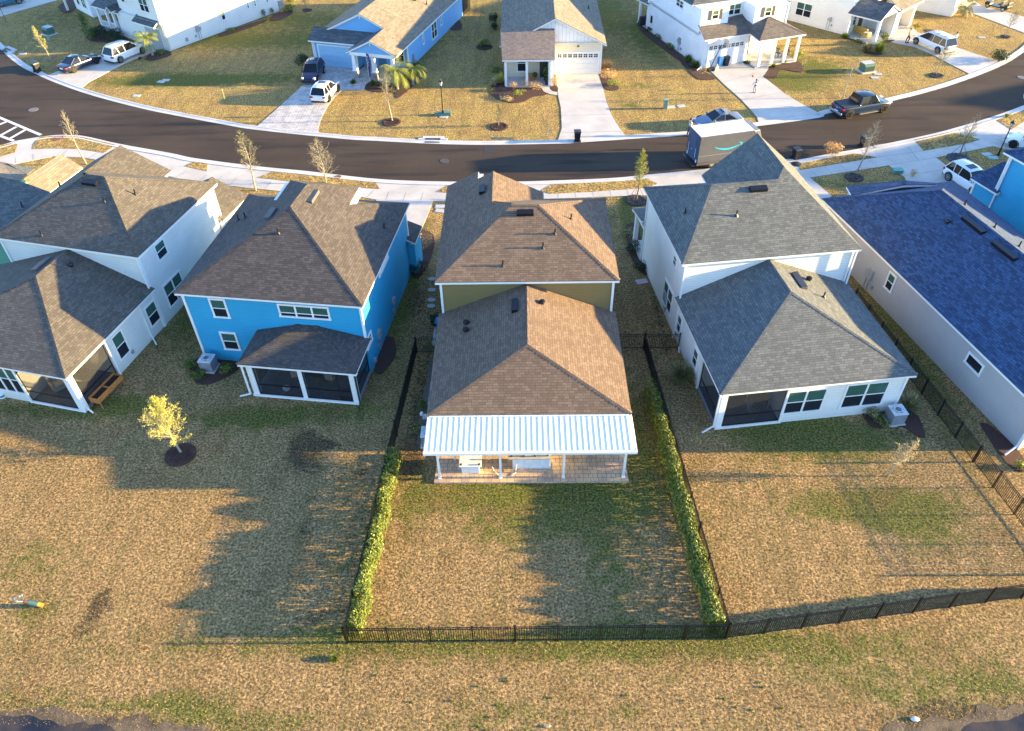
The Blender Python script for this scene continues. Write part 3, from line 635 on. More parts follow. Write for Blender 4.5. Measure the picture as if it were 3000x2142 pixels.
def ac_unit(c, rz, label):
    t_ = thing('air_conditioner', label, 'air conditioner', c, rz, 'outdoor air conditioners')
    gm = plain('ac_grey', (.26, .28, .31), .5, .4); b = M(); b.box(-.5, -.5, 0, .5, .5, .07); b.obj('pad', CONC, t_)
    b = M(); b.box(-.42, -.42, .07, .42, .42, .86)
    for i in range(12):
        z = .13 + i * .058; b.box(-.43, -.38, z, .43, .38, z + .022); b.box(-.38, -.43, z, .38, .43, z + .022)
    b.obj('casing', gm, t_, bevel=.02)
    b = M(); b.box(-.44, -.44, .86, .44, .44, .93); b.obj('top_rim', plain('ac_light', (.55, .58, .60), .5, .2), t_, bevel=.02)
    b = M(); b.lathe([(.36, .932), (.36, .95), (.33, .952), (.33, .936)], n=24)
    for r_ in (.10, .18, .26): b.lathe([(r_, .955), (r_ + .012, .96), (r_ - .004, .962)], n=20)
    for i in range(12): a = i * math.pi / 6; b.tube((.04 * math.cos(a), .04 * math.sin(a), .965), (.34 * math.cos(a), .34 * math.sin(a), .952), .008, n=4)
    b.obj('fan_guard', plain('ac_light', (.55, .58, .60), .5, .2), t_); b = M()
    for i in range(5): a = i * math.pi * .4; b.face([(0, 0, .942), (.3 * math.cos(a - .3), .3 * math.sin(a - .3), .936), (.3 * math.cos(a + .3), .3 * math.sin(a + .3), .948)])
    b.obj('fan_blades', DARKP, t_); return t_
# ---------------------------------------------------------------- shingles and sidings
SH_C = shingle('shingle_tan', (.125, .082, .055), (.205, .145, .10))
SH_B = shingle('shingle_umber', (.055, .045, .040), (.115, .096, .083))
SH_D = shingle('shingle_grey', (.082, .092, .092), (.160, .168, .158))
SH_A = shingle('shingle_brown', (.075, .065, .053), (.145, .125, .10))
SH_E = shingle('shingle_slate', (.016, .036, .085), (.055, .11, .22))
SH_F = shingle('shingle_far', (.15, .125, .09), (.26, .22, .165), .2, .5)
SH_G = shingle('shingle_far_grey', (.06, .065, .07), (.13, .14, .145), .2, .5)
SD_B = siding('siding_blue', (.02, .33, .56)); SD_C = siding('siding_olive', (.22, .165, .06)); SD_D = siding('siding_white_grey', (.78, .77, .72))
SD_A = siding('siding_pale_grey', (.70, .71, .66)); SD_E = siding('siding_warm_grey', (.42, .40, .385)); SD_F = siding('siding_bright_blue', (.025, .34, .58))
SD_G = siding('siding_cream', (.74, .64, .46)); SD_H = siding('siding_light_blue', (.17, .42, .72)); SD_J = siding('siding_white', (.86, .87, .86)); SD_K = siding('siding_offwhite', (.80, .78, .72)); SD_I = siding('siding_warm_white', (.74, .72, .66))
BATT = siding('board_and_batten', (.78, .77, .74), .2, True); SD_Z = siding('siding_green', (.12, .34, .24))
SLAB = concrete('slab', (.50, .49, .47))
# ================================================================ house C : tan roof, middle
C = House('house', 'olive two storey house with tan shingle roof in the middle of the picture', 0, .4, 37.6)
zc1, zc2 = 3.19, 5.88
C.wall([([(-4.86, 29.12), (5.66, 29.12), (5.66, 37.7), (-4.86, 37.7)], 0, zc1 - .15)], SD_C)
C.wall([([(-4.86, 37.64), (5.66, 37.64), (5.66, 46.7), (-4.86, 46.7)], 0, zc2 - .15)], SD_C, 'upper_wall')
C.roof([[(-5.17, 28.8, zc1), (5.97, 28.8, zc1), (.37, 31.95, 5.5)], [(-5.17, 28.8, zc1), (.37, 31.95, 5.5), (.40, 37.66, 5.5), (-5.17, 37.66, zc1)], [(5.97, 28.8, zc1), (5.97, 37.66, zc1), (.40, 37.66, 5.5), (.37, 31.95, 5.5)]], SH_C, name='lower_roof')
C.roof([[(-5.17, 37.33, zc2), (5.97, 37.33, zc2), (1.2, 42.2, 8.24), (-.51, 42.2, 8.24)], [(5.97, 37.33, zc2), (5.97, 47.03, zc2), (1.2, 42.2, 8.24)],
        [(-5.17, 37.33, zc2), (-.51, 42.2, 8.24), (-1.8, 43.66, 7.56), (-1.8, 47.9, 7.56), (-2.9, 47.9, 7.02), (-2.9, 48.93, 7.02), (-5.17, 48.93, zc2)],
        [(-.51, 42.2, 8.24), (1.2, 42.2, 8.24), (5.97, 47.03, zc2), (1.69, 47.03, zc2), (-1.8, 43.66, 7.56)], [(-1.8, 43.66, 7.56), (1.69, 47.03, zc2), (1.69, 47.9, zc2), (-1.8, 47.9, 7.56)]], SH_C, name='upper_roof')
C.wall([([(-4.86, 46.7), (1.4, 46.7), (1.4, 47.6), (-4.86, 47.6)], 0, zc2 - .1)], SD_C, 'front_wall')
C.boards([(-4.86, 37.64, 3.0, zc2 - .18), (5.66, 37.64, 3.0, zc2 - .18), (-4.86, 29.12, 0, zc1 - .18), (5.66, 29.12, 0, zc1 - .18), (-4.86, 46.7, 0, zc2 - .18), (5.66, 46.7, 0, zc2 - .18)])
RC = (-5.17, 37.33, zc2, 5.97, 37.33, zc2, 1.2, 42.2, 8.24); RCL = (-5.17, 28.8, zc1, .37, 31.95, 5.5, .40, 37.66, 5.5); RCR = (5.97, 28.8, zc1, 5.97, 37.66, zc1, .37, 31.95, 5.5); RCU = (-5.17, 37.33, zc2, -.51, 42.2, 8.24, -5.17, 48.93, zc2); RCUR = (5.97, 37.33, zc2, 5.97, 47.03, zc2, 1.2, 42.2, 8.24)
C.vent((0.34,41.62,7.96), 'box', 'u', 1.05)
for p in ((2.17,40.29,7.31), (1.41,39.4,6.88), (-1.05,38.3,6.35), (3.27,42.12,7.22)): C.vent(p, 'pipe')
C.vent((-2.51,45.9,7.23), 'box', 'v', 1.0)
C.vent((-0.34,35.75,5.2), 'box', 'v', 1.15)
for p in ((-3.29,35.69,3.96), (-3.28,35.01,3.97), (1.28,36.11,5.12)): C.vent(p, 'cap')
# side slab with blue tub box and hose
C.box('side_slab', SLAB, -5.9, 38.3, 0, -4.86, 40.4, .08)
# white insulated pan roof
pr_ = thing('patio_cover', 'white ribbed metal patio roof on slim posts behind the tan roofed house', 'patio cover', (.5, 27.2, 0), 0)
PO = (.5, 27.2, 0); WM = plain('white_pan_metal', (.84, .81, .74), .45, 0, vary=.03); b = M()
X0, X1, YB, YF, ZB, ZF = -5.15, 6.0, 28.98, 26.52, 2.97, 2.76
n_ = 37; wp = (X1 - X0) / n_
for i in range(n_):
    x = X0 + i * wp
    P8 = [(x, .0), (x + .015, .035), (x + .035, .035), (x + .05, .006), (x + wp * .5, .012), (x + wp - .02, .006), (x + wp, .0)]
    for (xa, za), (xb, zb) in zip(P8, P8[1:]): b.face([(xa, YF, ZF + za), (xb, YF, ZF + zb), (xb, YB, ZB + zb), (xa, YB, ZB + za)], WM)
b.mesh([(X0, YF, ZF - .08), (X1, YF, ZF - .08), (X1, YB, ZB - .08), (X0, YB, ZB - .08)], [(3, 2, 1, 0)], WM); b.face([(X0, YF, ZF - .08), (X0, YF, ZF), (X0, YB, ZB), (X0, YB, ZB - .08)], WM); b.face([(X1, YF, ZF - .08), (X1, YB, ZB - .08), (X1, YB, ZB), (X1, YF, ZF)], WM)
b.obj('ribbed_roof', WM, pr_, PO); b = M(); b.box(X0 - .05, YF - .14, ZF - .13, X1 + .05, YF - .002, ZF + .03); b.box(X0 - .05, YF - .0, ZF - .1, X0 - .003, YB - .0, ZF + .03); b.box(X1 + .003, YF, ZF - .1, X1 + .05, YB, ZF + .03); b.obj('gutter', WM, pr_, PO)
for px in ((-4.55,0.16), (-1.18,0.16), (2.27,0.12), (5.57,0.08)):
    b = M(); b.box(px[0] - .06, 26.9, .12, px[0] + .06, 27.02, ZF - .06); b.box(px[0] - .1, 26.86, .12, px[0] + .1, 27.06, .16); b.obj('post', WM, pr_, PO)
b = M(); b.box(X0 + .1, 26.9, ZF - .2, X1 - .1, 27.0, ZF - .09); b.obj('beam', WM, pr_, PO)
pt = M(); pt.prism([(-4.855,26.623),(5.847,26.591),(5.75, 29.1), (-4.75, 29.1)], 0, .12); struct(pt.obj('patio', PAV_C))
# grill island, box table, bench, hose under it
t_ = thing('grill_island', 'long grey stone topped kitchen island with white front under the patio cover', 'kitchen island', ((0.521,27.513,0.12)[0], (0.521,27.513,0.12)[1] + .34, .12), 0)
STN = plain('island_stone', (.50, .46, .41), .5, vary=.2, sc=6)
b = M(); b.box(-1.05, -.3, 0, 1.05, .42, .86); b.obj('cabinet', WHITE, t_); b = M(); b.box(-1.28, -.38, .86, 1.1, .5, .93); b.obj('worktop', STN, t_, bevel=.01); b = M()
for i in range(3): b.box(-1.0 + i * .69, -.325, .08, -.37 + i * .69, -.302, .8)
b.obj('cabinet_door', plain('white_panel', (.72, .73, .72), .4), t_); b = M(); b.tube((-1.2, -.55, .12), (1.1, -.55, .12), .03, n=8)
for x in (-.9, -.1, .7): b.tube((x, -.55, .12), (x, -.3, .12), .02, n=6)
b.obj('foot_rail', GREYM, t_)
for i, x in enumerate((-1.08, -.42, .2, .9)):
    b = M(); b.lathe([(.05, 0), (.05, .1), (.07, .11), (.04, .14)], (x, -.2 + .03 * (i % 2), .93), 10); tag(b.obj('tiki_pot', DARKP, None, (0, 0, 0)), ['small dark cup at the left end of the stone worktop', 'second small dark cup from the left on the stone worktop', 'third small dark cup from the left on the stone worktop', 'small dark cup at the right end of the stone worktop'][i], 'cup', 'dark cups on the stone worktop').location = t_.location
t_ = thing('storage_chest', 'white square storage box with a flat lid under the patio cover', 'storage box', ((-2.861,27.253,0.12)[0], (-2.861,27.253,0.12)[1] + .32, .12), 0)
b = M(); b.box(-.5, -.32, 0, .5, .38, .62); b.obj('body', plain('white_panel', (.72, .73, .72), .4), t_, bevel=.02); b = M(); b.box(-.62, -.42, .62, .62, .48, .70); b.obj('lid', WHITE, t_, bevel=.02)
for i, x in enumerate((-.5, .5)):
    b = M(); b.lathe([(.05, 0), (.06, .08), (.03, .1)], (x, -.3, .70), 10); o = b.obj('cup', DARKP); o.location = t_.location; tag(o, ['dark cup on the left corner of the white box', 'dark cup on the right corner of the white box'][i], 'cup', 'dark cups on the white box')
t_ = thing('patio_table', 'long pale table in the shade beside the white box', 'table', ((-2.844,28.221,0.12)[0], (-2.844,28.221,0.12)[1] + .28, .12), 0); b = M(); b.box(-1.0, -.3, .72, 1.0, .3, .77); b.obj('table_top', plain('table_grey', (.45, .46, .5), .5), t_)
for sx in (-.95, .95):
    for sy in (-.25, .25): b = M(); b.box(sx - .03, sy - .03, 0, sx + .03, sy + .03, .72); b.obj('leg', WHITE, t_)
b = M(); pts = [(-.9, 0, .5), (-.8, -.05, .2), (-.55, -.2, .03), (-.2, -.35, .03), (.15, -.3, .03), (.4, -.05, .05), (.45, .2, .4)]
b.path(pts, .015, 6); o = b.obj('hose', WHITE, smooth=True); o.location = (*(-0.757,27.307), .12); tag(o, 'white hose looped on the pavers between two posts', 'hose')
# ================================================================ house B : blue, left of middle
B = House('house', 'bright blue two storey house with dark shingle roof and screened porch', -7.43, -19.7, 40)
z1, z2 = 2.865, 5.6
B.wall([([(-25.26, 34.22), (-14.09, 34.22), (-14.09, 45.5), (-25.26, 45.5)], 0, z2 - .15)], SD_B)
ap = (-19.75, 39.85, 8.4)
E1, E2, E3, E4 = (-25.57, 33.9, z2), (-13.78, 33.9, z2), (-13.78, 45.8, z2), (-25.57, 45.8, z2)
bl_, br_ = (-21.8, 42.2, 7.33), (-16.95, 42.6, 7.12); rf = (-19.6, 42.75, 8.4); fl, fr_ = (-21.8, 45.0, 7.33), (-16.95, 45.0, 7.12)
B.roof([[E1, E2, ap], [E2, E3, br_, fr_, rf, ap], [E4, E1, ap, rf, fl, bl_]], SH_B)
B.roof([[rf, fr_, (-19.4, 45.0, 7.2), fl]], SH_B, name='bay_roof')
B.roof([[E3, E4, bl_, br_]], SH_B, name='front_roof', caps=False)
B.wall([([(-21.6, 42.0), (-17.1, 42.0), (-17.1, 44.8), (-21.6, 44.8)], 5, 7.08)], SD_J, 'bay_wall')
B.roof([[(-21.1, 31.0, z1), (-13.78, 31.0, z1), (-17.15, 34.25, 3.58), (-18.25, 34.25, 3.58)], [(-13.78, 31.0, z1), (-13.78, 34.2, z1), (-17.15, 34.25, 3.58)], [(-21.1, 31.0, z1), (-18.25, 34.25, 3.58), (-21.1, 34.2, z1)]], SH_B, name='porch_roof')
B.boards([(-25.26, 34.22, 0, z2 - .18), (-14.09, 34.22, z1, z2 - .18), (-14.09, 45.5, 0, z2 - .18), (-25.26, 45.5, 0, z2 - .18)])
B.box('side_wing', SD_B, -14.09, 45.2, 0, -13.6, 47.0, 2.7)
B.roof([[(-14.6, 45.0, 3.3), (-13.45, 45.0, 2.85), (-13.45, 47.2, 2.85), (-14.6, 47.2, 3.3)]], SH_B, name='wing_roof')
def wv(H, tl, br2, c, sg=-1, n=1, **k_): return H.win('v', c, sg, tl[0], br2[0], br2[1], tl[1], n, **k_)
wv(B, (-23.66,5.16), (-22.59,3.65), 34.22)
wv(B, (-19.29,5.12), (-16.06,4.1), 34.22, n=3, mid=.3)
wv(B, (-23.72,2.5), (-22.61,1.0), 34.22)
def wu(H, lb, rt, c, sg=1, n=1, **k_): return H.win('u', c, sg, lb[0], rt[0], lb[1], rt[1], n, **k_)
wu(B, (38.19,4.54), (40.48,4.9), -14.09, n=2)
wu(B, (34.1,1.93), (35.22,2.71), -14.09)
meter_box(B, 'u', -14.09, 1, 36.4, 1.1); meter_box(B, 'u', -14.09, 1, 40.2, 1.0, .8); meter_box(B, 'u', -14.09, 1, 34.9, .3, .5, 'hose_bib')
B.vent((-20.05,38.05,7.55), 'pipe')
B.vent((-18.93,41.72,8.01), 'box', 'v', 1.5, plain('roof_vent_brown', (.10, .09, .085), .6))
B.vent((-21.17,39.87,7.72), 'box', 'v', 1.2, plain('roof_vent_brown', (.10, .09, .085), .6))
for p in ((-24.44,41.49,6.14), (-23.87,41.41,6.42), (-14.5,41.86,5.94)): B.vent(p, 'pipe')
def lanai(H, u0, u1, v0, v1, zt, rear, side, inner=SD_D, posts=(), rails=True):
    """open corner porch: slab, posts, screens. rear: list of (ua,ub) openings at v0; side: list of (u, va, vb)"""
    H.box('porch_slab', plain('porch_floor', (.17, .18, .20), .6), u0, v0, 0, u1, v1, .1)
    H.put(M().box(u0 - .04, v0 - .06, 0, u1 + .04, v0 + .02, .16), 'sill', WHITE)
    for ua, ub in rear:
        b = M(); b.box(ua, v0 + .05, .16, ub, v0 + .055, zt); sc_ = H.put(b, 'screen', SCREEN); b = M()
        for a_, b2 in ((ua, ua + .04), (ub - .04, ub)): b.box(a_, v0 + .02, .16, b2, v0 + .08, zt)
        b.box(ua + .04, v0 + .02, .95, ub - .04, v0 + .08, 1.0); b.box(ua + .04, v0 + .02, .16, ub - .04, v0 + .08, .2); H.put(b, 'screen_frame', BLACKM, sc_)
    for u, va, vb in side:
        b = M(); b.box(u - .0025, va, .16, u + .0025, vb, zt); sc_ = H.put(b, 'screen', SCREEN); b = M()
        for a_, b2 in ((va, va + .04), (vb - .04, vb)): b.box(u - .03, a_, .16, u + .03, b2, zt)
        b.box(u - .03, va + .04, .95, u + .03, vb - .04, 1.0); H.put(b, 'screen_frame', BLACKM, sc_)
    for p in posts: H.box('post', WHITE, p[0], p[1], 0, p[2], p[3], zt + .12, bevel=.01)
pu0, pu1, pv0 = -20.81, -14.12, 31.3
pm_ = (-17.46,1.33); 
lanai(B, pu0, pu1, pv0, 34.2, z1 - .3, [(pu0 + .42, pm_[0] - .14), (pm_[0] + .14, pu1 - .32)], [(pu1 - .1, pv0 + .3, 34.15), (pu0 + .1, pv0 + .3, 34.15)], posts=[(pu0, pv0, pu0 + .38, pv0 + .38), (pm_[0] - .14, pv0, pm_[0] + .14, pv0 + .28), (pu1 - .3, pv0, pu1 + .05, pv0 + .32)])
b = M(); dx0, dx1 = (-15.29,1.3)[0], (-14.3,1.41)[0]
for a_, b2 in ((dx0, dx0 + .09), (dx1 - .09, dx1)): b.box(a_, pv0 + .09, .17, b2, pv0 + .13, 2.3)
for z in (.17, 1.0, 2.2): b.box(dx0 + .09, pv0 + .09, z, dx1 - .09, pv0 + .13, z + (.3 if z < .2 else .09))
B.put(b, 'screen_door', BLACKM)
B.downspout(-20.95, 31.15, z1 - .2, (-.7, -.1)); B.downspout(-14.0, 31.25, z1 - .2, (.1, -.5), DARKP)
ac_unit((-20.115,36.242), R(-7), 'grey air conditioner at the left rear corner of the blue house')
# ================================================================ house D : grey roof, right
D = House('house', 'white two storey house with grey shingle roof and corner screened porch', 7.19, 20.5, 37.5)
z1, z2 = 3.19, 6.0
D.wall([([(18.95, 28.89), (25.97, 28.89), (25.97, 37.6), (15.06, 37.6), (15.06, 32.4), (18.95, 32.4)], 0, z1 - .15)], SD_D)
D.wall([([(15.06, 37.54), (25.97, 37.54), (25.97, 46.4), (15.06, 46.4)], 0, z2 - .15)], SD_D, 'upper_wall')
D.roof([[(14.75, 28.58, z1), (26.28, 28.58, z1), (20.5, 34.15, 5.57)], [(14.75, 28.58, z1), (20.5, 34.15, 5.57), (20.45, 37.58, 5.57), (14.75, 37.58, z1)], [(26.28, 28.58, z1), (26.28, 37.58, z1), (20.45, 37.58, 5.57), (20.5, 34.15, 5.57)]], SH_D, name='lower_roof')
gA = (22.8, 42.95, 8.93); gF = (22.85, 47.87, 8.93); rL, rR = (17.77, 42.1, 8.5), (22.16, 42.1, 8.5)
D.roof([[(14.75, 37.23, z2), (26.28, 37.23, z2), gA, rR, rL], [(26.28, 37.23, z2), (26.28, 47.87, z2), gF, gA], [(14.75, 37.23, z2), rL, (14.75, 46.8, z2)], [rL, rR, (19.3, 46.7, z2), (14.75, 46.8, z2)], [gA, gF, (19.3, 47.87, z2), (19.3, 46.7, z2), rR]], SH_D, name='upper_roof')
D.wall([([(19.5, 46.4), (25.97, 46.4), (25.97, 47.5), (19.5, 47.5)], 0, z2 - .1)], SD_D, 'front_wall')
b = M(); b.prism([(19.6, 0), (26.0, 0), (22.85, 2.6)], 0, .2); b.v = [(x, 47.3 + z, z2 - .1 + y) for x, y, z in b.v]; D.put(b, 'gable_wall', SD_D)
D.boards([(15.06, 37.54, 0, z2 - .2), (25.97, 37.54, 0, z2 - .2), (25.97, 28.89, 0, z1 - .2), (18.95, 28.89, 0, z1 - .2), (15.06, 32.4, 0, z1 - .2), (15.06, 46.4, 0, z2 - .2)])
wu(D, (39.75,4.34), (38.97,5.18), 15.06, -1)
wu(D, (40.69,0.64), (38.68,2.54), 15.06, -1, 2)
wu(D, (37.3,0.77), (36.44,2.23), 15.06, -1)
wu(D, (33.88,0.88), (32.99,2.3), 15.06, -1)
for tl, br2 in (((18.89,2.6), (21.33,0.69)), ((22.41,2.68), (25.06,0.69))): wv(D, tl, br2, 28.89, n=2)
meter_box(D, 'u', 15.06, -1, 39.9, 1.1)
meter_box(D, 'u', 15.06, -1, 37.0, .5, .4, 'dryer_vent')
lanai(D, 15.06, 18.95, 28.89, 32.4, z1 - .3, [(15.4, 18.9)], [(15.14, 29.25, 32.3)], posts=[(15.02, 28.85, 15.4, 29.22)])
D.downspout(14.95, 28.9, z1 - .2, (-.75, -.25)); D.downspout(14.98, 37.3, z2 - .2, (-.1, -.1)); D.downspout(26.05, 37.3, z2 - .2, (.1, -.1)); D.downspout(14.98, 36.2, z1 - .2, (-.1, -.5))
D.vent((20.69,41.54,8.21), 'box', 'u', 1.15)
D.vent((18.84,39.96,7.4), 'pipe')
D.vent((15.99,41.37,7.02), 'pipe')
D.vent((21.79,35.71,5.04), 'box', 'v', 1.6, plain('roof_vent_brown', (.10, .09, .085), .6))
D.vent((22.74,36.27,4.65), 'cap'); D.vent((23.01,34.6,4.54), 'pipe')
# side entry porch on its left
D.roof([[(14.75, 46.45, 3.5), (17.6, 46.45, 3.5), (17.6, 49.1, 3.0), (14.75, 49.1, 3.0)]], SH_D, name='porch_roof')
D.box('porch_slab', SLAB, 14.95, 46.4, 0, 19.4, 48.95, .12); D.box('post', WHITE, 15.0, 48.6, .12, 15.3, 48.9, 2.8); D.box('post', WHITE, 17.1, 48.6, .12, 17.4, 48.9, 2.8); D.box('porch_beam', WHITE, 15.0, 46.5, 2.62, 15.2, 48.9, 2.82)
D.box('front_door', plain('dark_door', (.04, .03, .025), .5), 16.0, 46.4, .14, 17.0, 46.46, 2.4)
ac_unit((21.948,31.121), R(7), 'grey air conditioner at the right rear corner of the grey roofed house')
# ================================================================ house A : left
A = House('house', 'pale grey house with brown shingle roof at the left edge', -13.71, -38.75, 34)
z1, z2 = 3.19, 5.88; uw = -33.52
A.wall([([(-45.2, 25.17), (-37.35, 25.17), (-37.35, 28.6), (uw, 28.6), (uw, 33.8), (-45.2, 33.8)], 0, z1 - .15)], SD_A)
A.wall([([(-45.2 + 1.2, 33.78), (uw, 33.78), (uw, 42.9), (-44.0, 42.9)], 0, z2 - .15)], SD_A, 'upper_wall')
A.roof([[(-45.5, 24.86, z1), (-33.21, 24.86, z1), (-38.75, 30.7, 5.48)], [(-33.21, 24.86, z1), (-33.21, 33.8, z1), (-38.75, 33.8, 5.48), (-38.75, 30.7, 5.48)], [(-45.5, 24.86, z1), (-38.75, 30.7, 5.48), (-38.75, 33.8, 5.48), (-45.5, 33.8, z1)]], SH_A, name='lower_roof')
gb_, gf = (-41.2, 39.95, 7.5), (-41.25, 44.2, 7.5); qR, qL = (-38.03, 38.35, 8.4), (-39.45, 38.35, 8.4)
A.roof([[(-44.3, 33.47, z2), (-33.21, 33.47, z2), qR, qL], [(-33.21, 33.47, z2), (-33.21, 43.23, z2), qR], [(-44.3, 33.47, z2), qL, gb_, gf, (-44.3, 44.2, z2)], [qL, qR, (-33.21, 43.23, z2), (-37.55, 43.23, z2), gb_], [gb_, (-37.55, 43.23, z2), (-37.55, 44.2, z2), gf]], SH_A, name='upper_roof')
A.roof([[(-35.8, 42.0, 4.4), (-33.1, 42.54, z1), (-33.05, 46.3, z1), (-35.8, 46.3, 4.4)], [(-35.8, 42.0, 4.4), (-35.8, 46.3, 4.4), (-38.6, 46.3, z1), (-38.6, 42.0, z1)]], SH_A, name='garage_roof')
A.wall([([(-38.4, 42.5), (-33.4, 42.5), (-33.4, 45.9), (-38.4, 45.9)], 0, 3.0)], SD_A, 'garage_wall')
A.boards([(uw, 33.78, 0, z2 - .2), (uw, 28.6, 0, z1 - .2), (-37.35, 25.17, 0, z1 - .2), (-44.0, 33.78, 3, z2 - .2), (uw, 42.9, 0, z2 - .2)])
for lb, rt, n in (((35.34,4.17), (36.5,5.46), 1), ((34.75,0.7), (36.85,2.58), 2), ((32.5,0.72), (33.85,2.39), 1), ((29.08,0.73), (30.17,2.66), 1)): wu(A, lb, rt, uw, 1, n)
wv(A, (-39.48,3.0), (-37.27,0.67), 25.17, n=3)
lanai(A, -37.35, uw, 25.17, 28.6, z1 - .3, [(-37.3, uw - .38)], [(uw - .1, 25.5, 28.5)], posts=[(uw - .36, 25.13, uw + .04, 25.5)])
A.downspout(uw + .06, 25.3, z1 - .2, (.5, -.15)); A.downspout(uw + .06, 33.6, z2 - .2, (.1, -.1)); A.downspout(uw + .06, 32.2, z1 - .2, (.6, -.5)); A.downspout(uw + .06, 42.8, z2 - .2, (.1, .1))
meter_box(A, 'u', uw, 1, 30.2, .5, .45, 'wall_vent')
A.vent((-38.83,37.78,8.11), 'box', 'u', 1.1)
for p in ((-37.2,36.68,7.54), (-40.62,33.99,6.15), (-36.01,38.27,7.35), (-43.5,39.67,6.29)): A.vent(p, 'pipe')
A.vent((-37.82,32.61,5.1), 'cap')
A.vent((-39.57,32.11,5.2), 'box', 'v', 1.5, plain('roof_vent_brown', (.10, .09, .085), .6))
# ================================================================ house E : long, right edge
E = House('house', 'long single storey warm grey house with slate blue roof at the right edge', 12.74, 38.9, 33)
z1 = 3.39
E.wall([([(33.74, 21.9), (44.2, 21.9), (44.2, 44.3), (33.74, 44.3)], 0, z1 - .15)], SD_E)
e1, e2, e3, e4 = (33.43, 21.6, z1), (44.5, 21.6, z1), (44.5, 44.6, z1), (33.43, 44.6, z1); a1, a2 = (39.0, 26.9, 6.0), (39.0, 39.7, 6.0)
E.roof([[e4, e1, a1, a2], [e1, e2, a1], [e2, e3, a2, a1], [e3, e4, a2]], SH_E)
E.roof([[(35.4, 44.0, 3.75), (38.9, 43.1, 4.6), (40.2, 44.8, 3.9), (36.3, 46.0, 3.3)], [(38.9, 43.1, 4.6), (41.2, 42.6, 4.6), (42.4, 43.6, 4.0), (40.2, 44.8, 3.9)]], SH_E, name='porch_roof')
E.wall([([(35.7, 43.9), (41.9, 42.9), (42.2, 44.2), (41.0, 44.2), (40.2, 44.4), (38.2, 45.0), (36.2, 45.5)], 0, 3.25)], SD_E, 'entry_wall')
E.boards([(33.74, 21.9, 0, z1 - .2), (33.74, 44.3, 0, z1 - .2)])
wu(E, (35.05,1.39), (35.87,2.76), 33.74, -1); lb, rt = (26.23,2.18), (27.48,2.92); E.win('u', 33.74, -1, (27.56,2.29)[0], (26.17,2.98)[0], 1.75, 2.6, kind='fix')
meter_box(E, 'u', 33.74, -1, 37.4, 1.0, 1.3); E.downspout(33.66, 21.95, z1 - .2, (-.95, -.3))
E.vent((38.47,35.5,5.75), 'box', 'v', 2.0); E.vent((38.41,32.45,5.73), 'box', 'v', 2.0); E.vent((37.65,36.78,5.37), 'cap')
for y in (38.2, 35.2, 32.9): E.vent((39.9, y, 5.6), 'pipe')
# ================================================================ house F : bright blue, far right
F = House('house', 'bright blue two storey house cut by the right edge of the picture', 19.5, 60, 38)
F.wall([([(52.4, 30.5), (65, 30.5), (65, 37.6), (57.6, 37.6), (57.6, 41.2), (52.4, 41.2)][0:0] or [(52.4, 28), (66, 28), (66, 37.5), (52.4, 37.5)], 0, 5.75)], SD_F)
F.wall([([(52.4, 37.5), (56, 37.5), (56, 39.4), (52.4, 39.4)], 0, 2.85)], SD_F, 'garage_wall')
F.roof([[(52.05, 39.7, 2.85), (52.05, 37.0, 2.85), (55.0, 37.45, 3.7), (55.0, 39.7, 3.7)]], SH_E, name='garage_roof')
F.roof([[(52.1, 38.05, 5.85), (52.1, 27.7, 5.85), (57.5, 33, 8.3)], [(52.1, 38.05, 5.85), (57.5, 33, 8.3), (61, 33, 8.3), (66.3, 38.05, 5.85)], [(66.3, 38.05, 5.85), (61, 33, 8.3), (66.3, 27.7, 5.85)], [(52.1, 27.7, 5.85), (66.3, 27.7, 5.85), (61, 33, 8.3), (57.5, 33, 8.3)]], SH_E)
F.boards([(52.4, 37.5, 2.9, 5.7), (52.4, 39.4, 0, 2.7)]); F.downspout(52.3, 37.3, 5.7, (-.1, -.1)); meter_box(F, 'u', 52.4, -1, 33.2, .8, .8)
# ================================================================ house Z : left edge, green wall
Z = House('house', 'green house with blue grey roof cut by the left edge of the picture', -13.71, -58, 42)
ZL = -13.71
def zp(p, z): return (p[0], p[1], z)
Z.roof([[zp((-53.356,40.689),5.9), zp((-48.816,41.335),5.2), zp((-46.533,41.301),4.6), zp((-43.872,39.86),3.5), zp((-47.908,36.764),3.1), zp((-51.87,35.885),3.1)]], SH_D, name='rear_roof', caps=False)  # shaded slope coloured with a cooler shingle than the sunlit slopes below
Z.roof([[zp((-50.359,47.393),4.3), zp((-48.705,47.306),3.3), zp((-48.663,43.191),3.3), zp((-50.396,42.673),4.3)]], SH_F, name='gable_roof', caps=False)
Z.roof([[zp((-57.927,44.852),4.6), zp((-53.097,44.58),4.6), zp((-49.595,42.763),4.9), zp((-48.941,41.454),5.15), zp((-53.538,40.855),5.85)]], SH_F, name='front_roof', caps=False, fascia=False)
Z.roof([[zp((-52.869,44.374),4.7), zp((-50.917,44.958),4.2), zp((-49.695,42.892),4.85)]], SH_D, name='gable_shade', caps=False, fascia=False)  # cool dark triangle painted as the gable's cast shadow on the front roof
q1, q2 = (-47.109,37.258), (-51.573,36.737)
Z.wall([([(q1[0], q1[1]), (q1[0], q1[1] + 3.5), (q1[0] - 12, q1[1] + 3.5), (q1[0] - 12, q1[1])], 0, 2.9)], SD_Z)
def under(pts, zt):
    cx_, cy_ = sum(p[0] for p in pts) / len(pts), sum(p[1] for p in pts) / len(pts); return ([(cx_ + (p[0] - cx_) * .88, cy_ + (p[1] - cy_) * .88) for p in pts], 0, zt)
Z.wall([under([(-50.359,47.393), (-48.705,47.306), (-48.663,43.191), (-50.396,42.673)], 3.1), under([(-57.927,44.852), (-53.097,44.58), (-49.595,42.763), (-48.941,41.454), (-53.538,40.855)], 4.3)], SD_Z, 'side_wall')
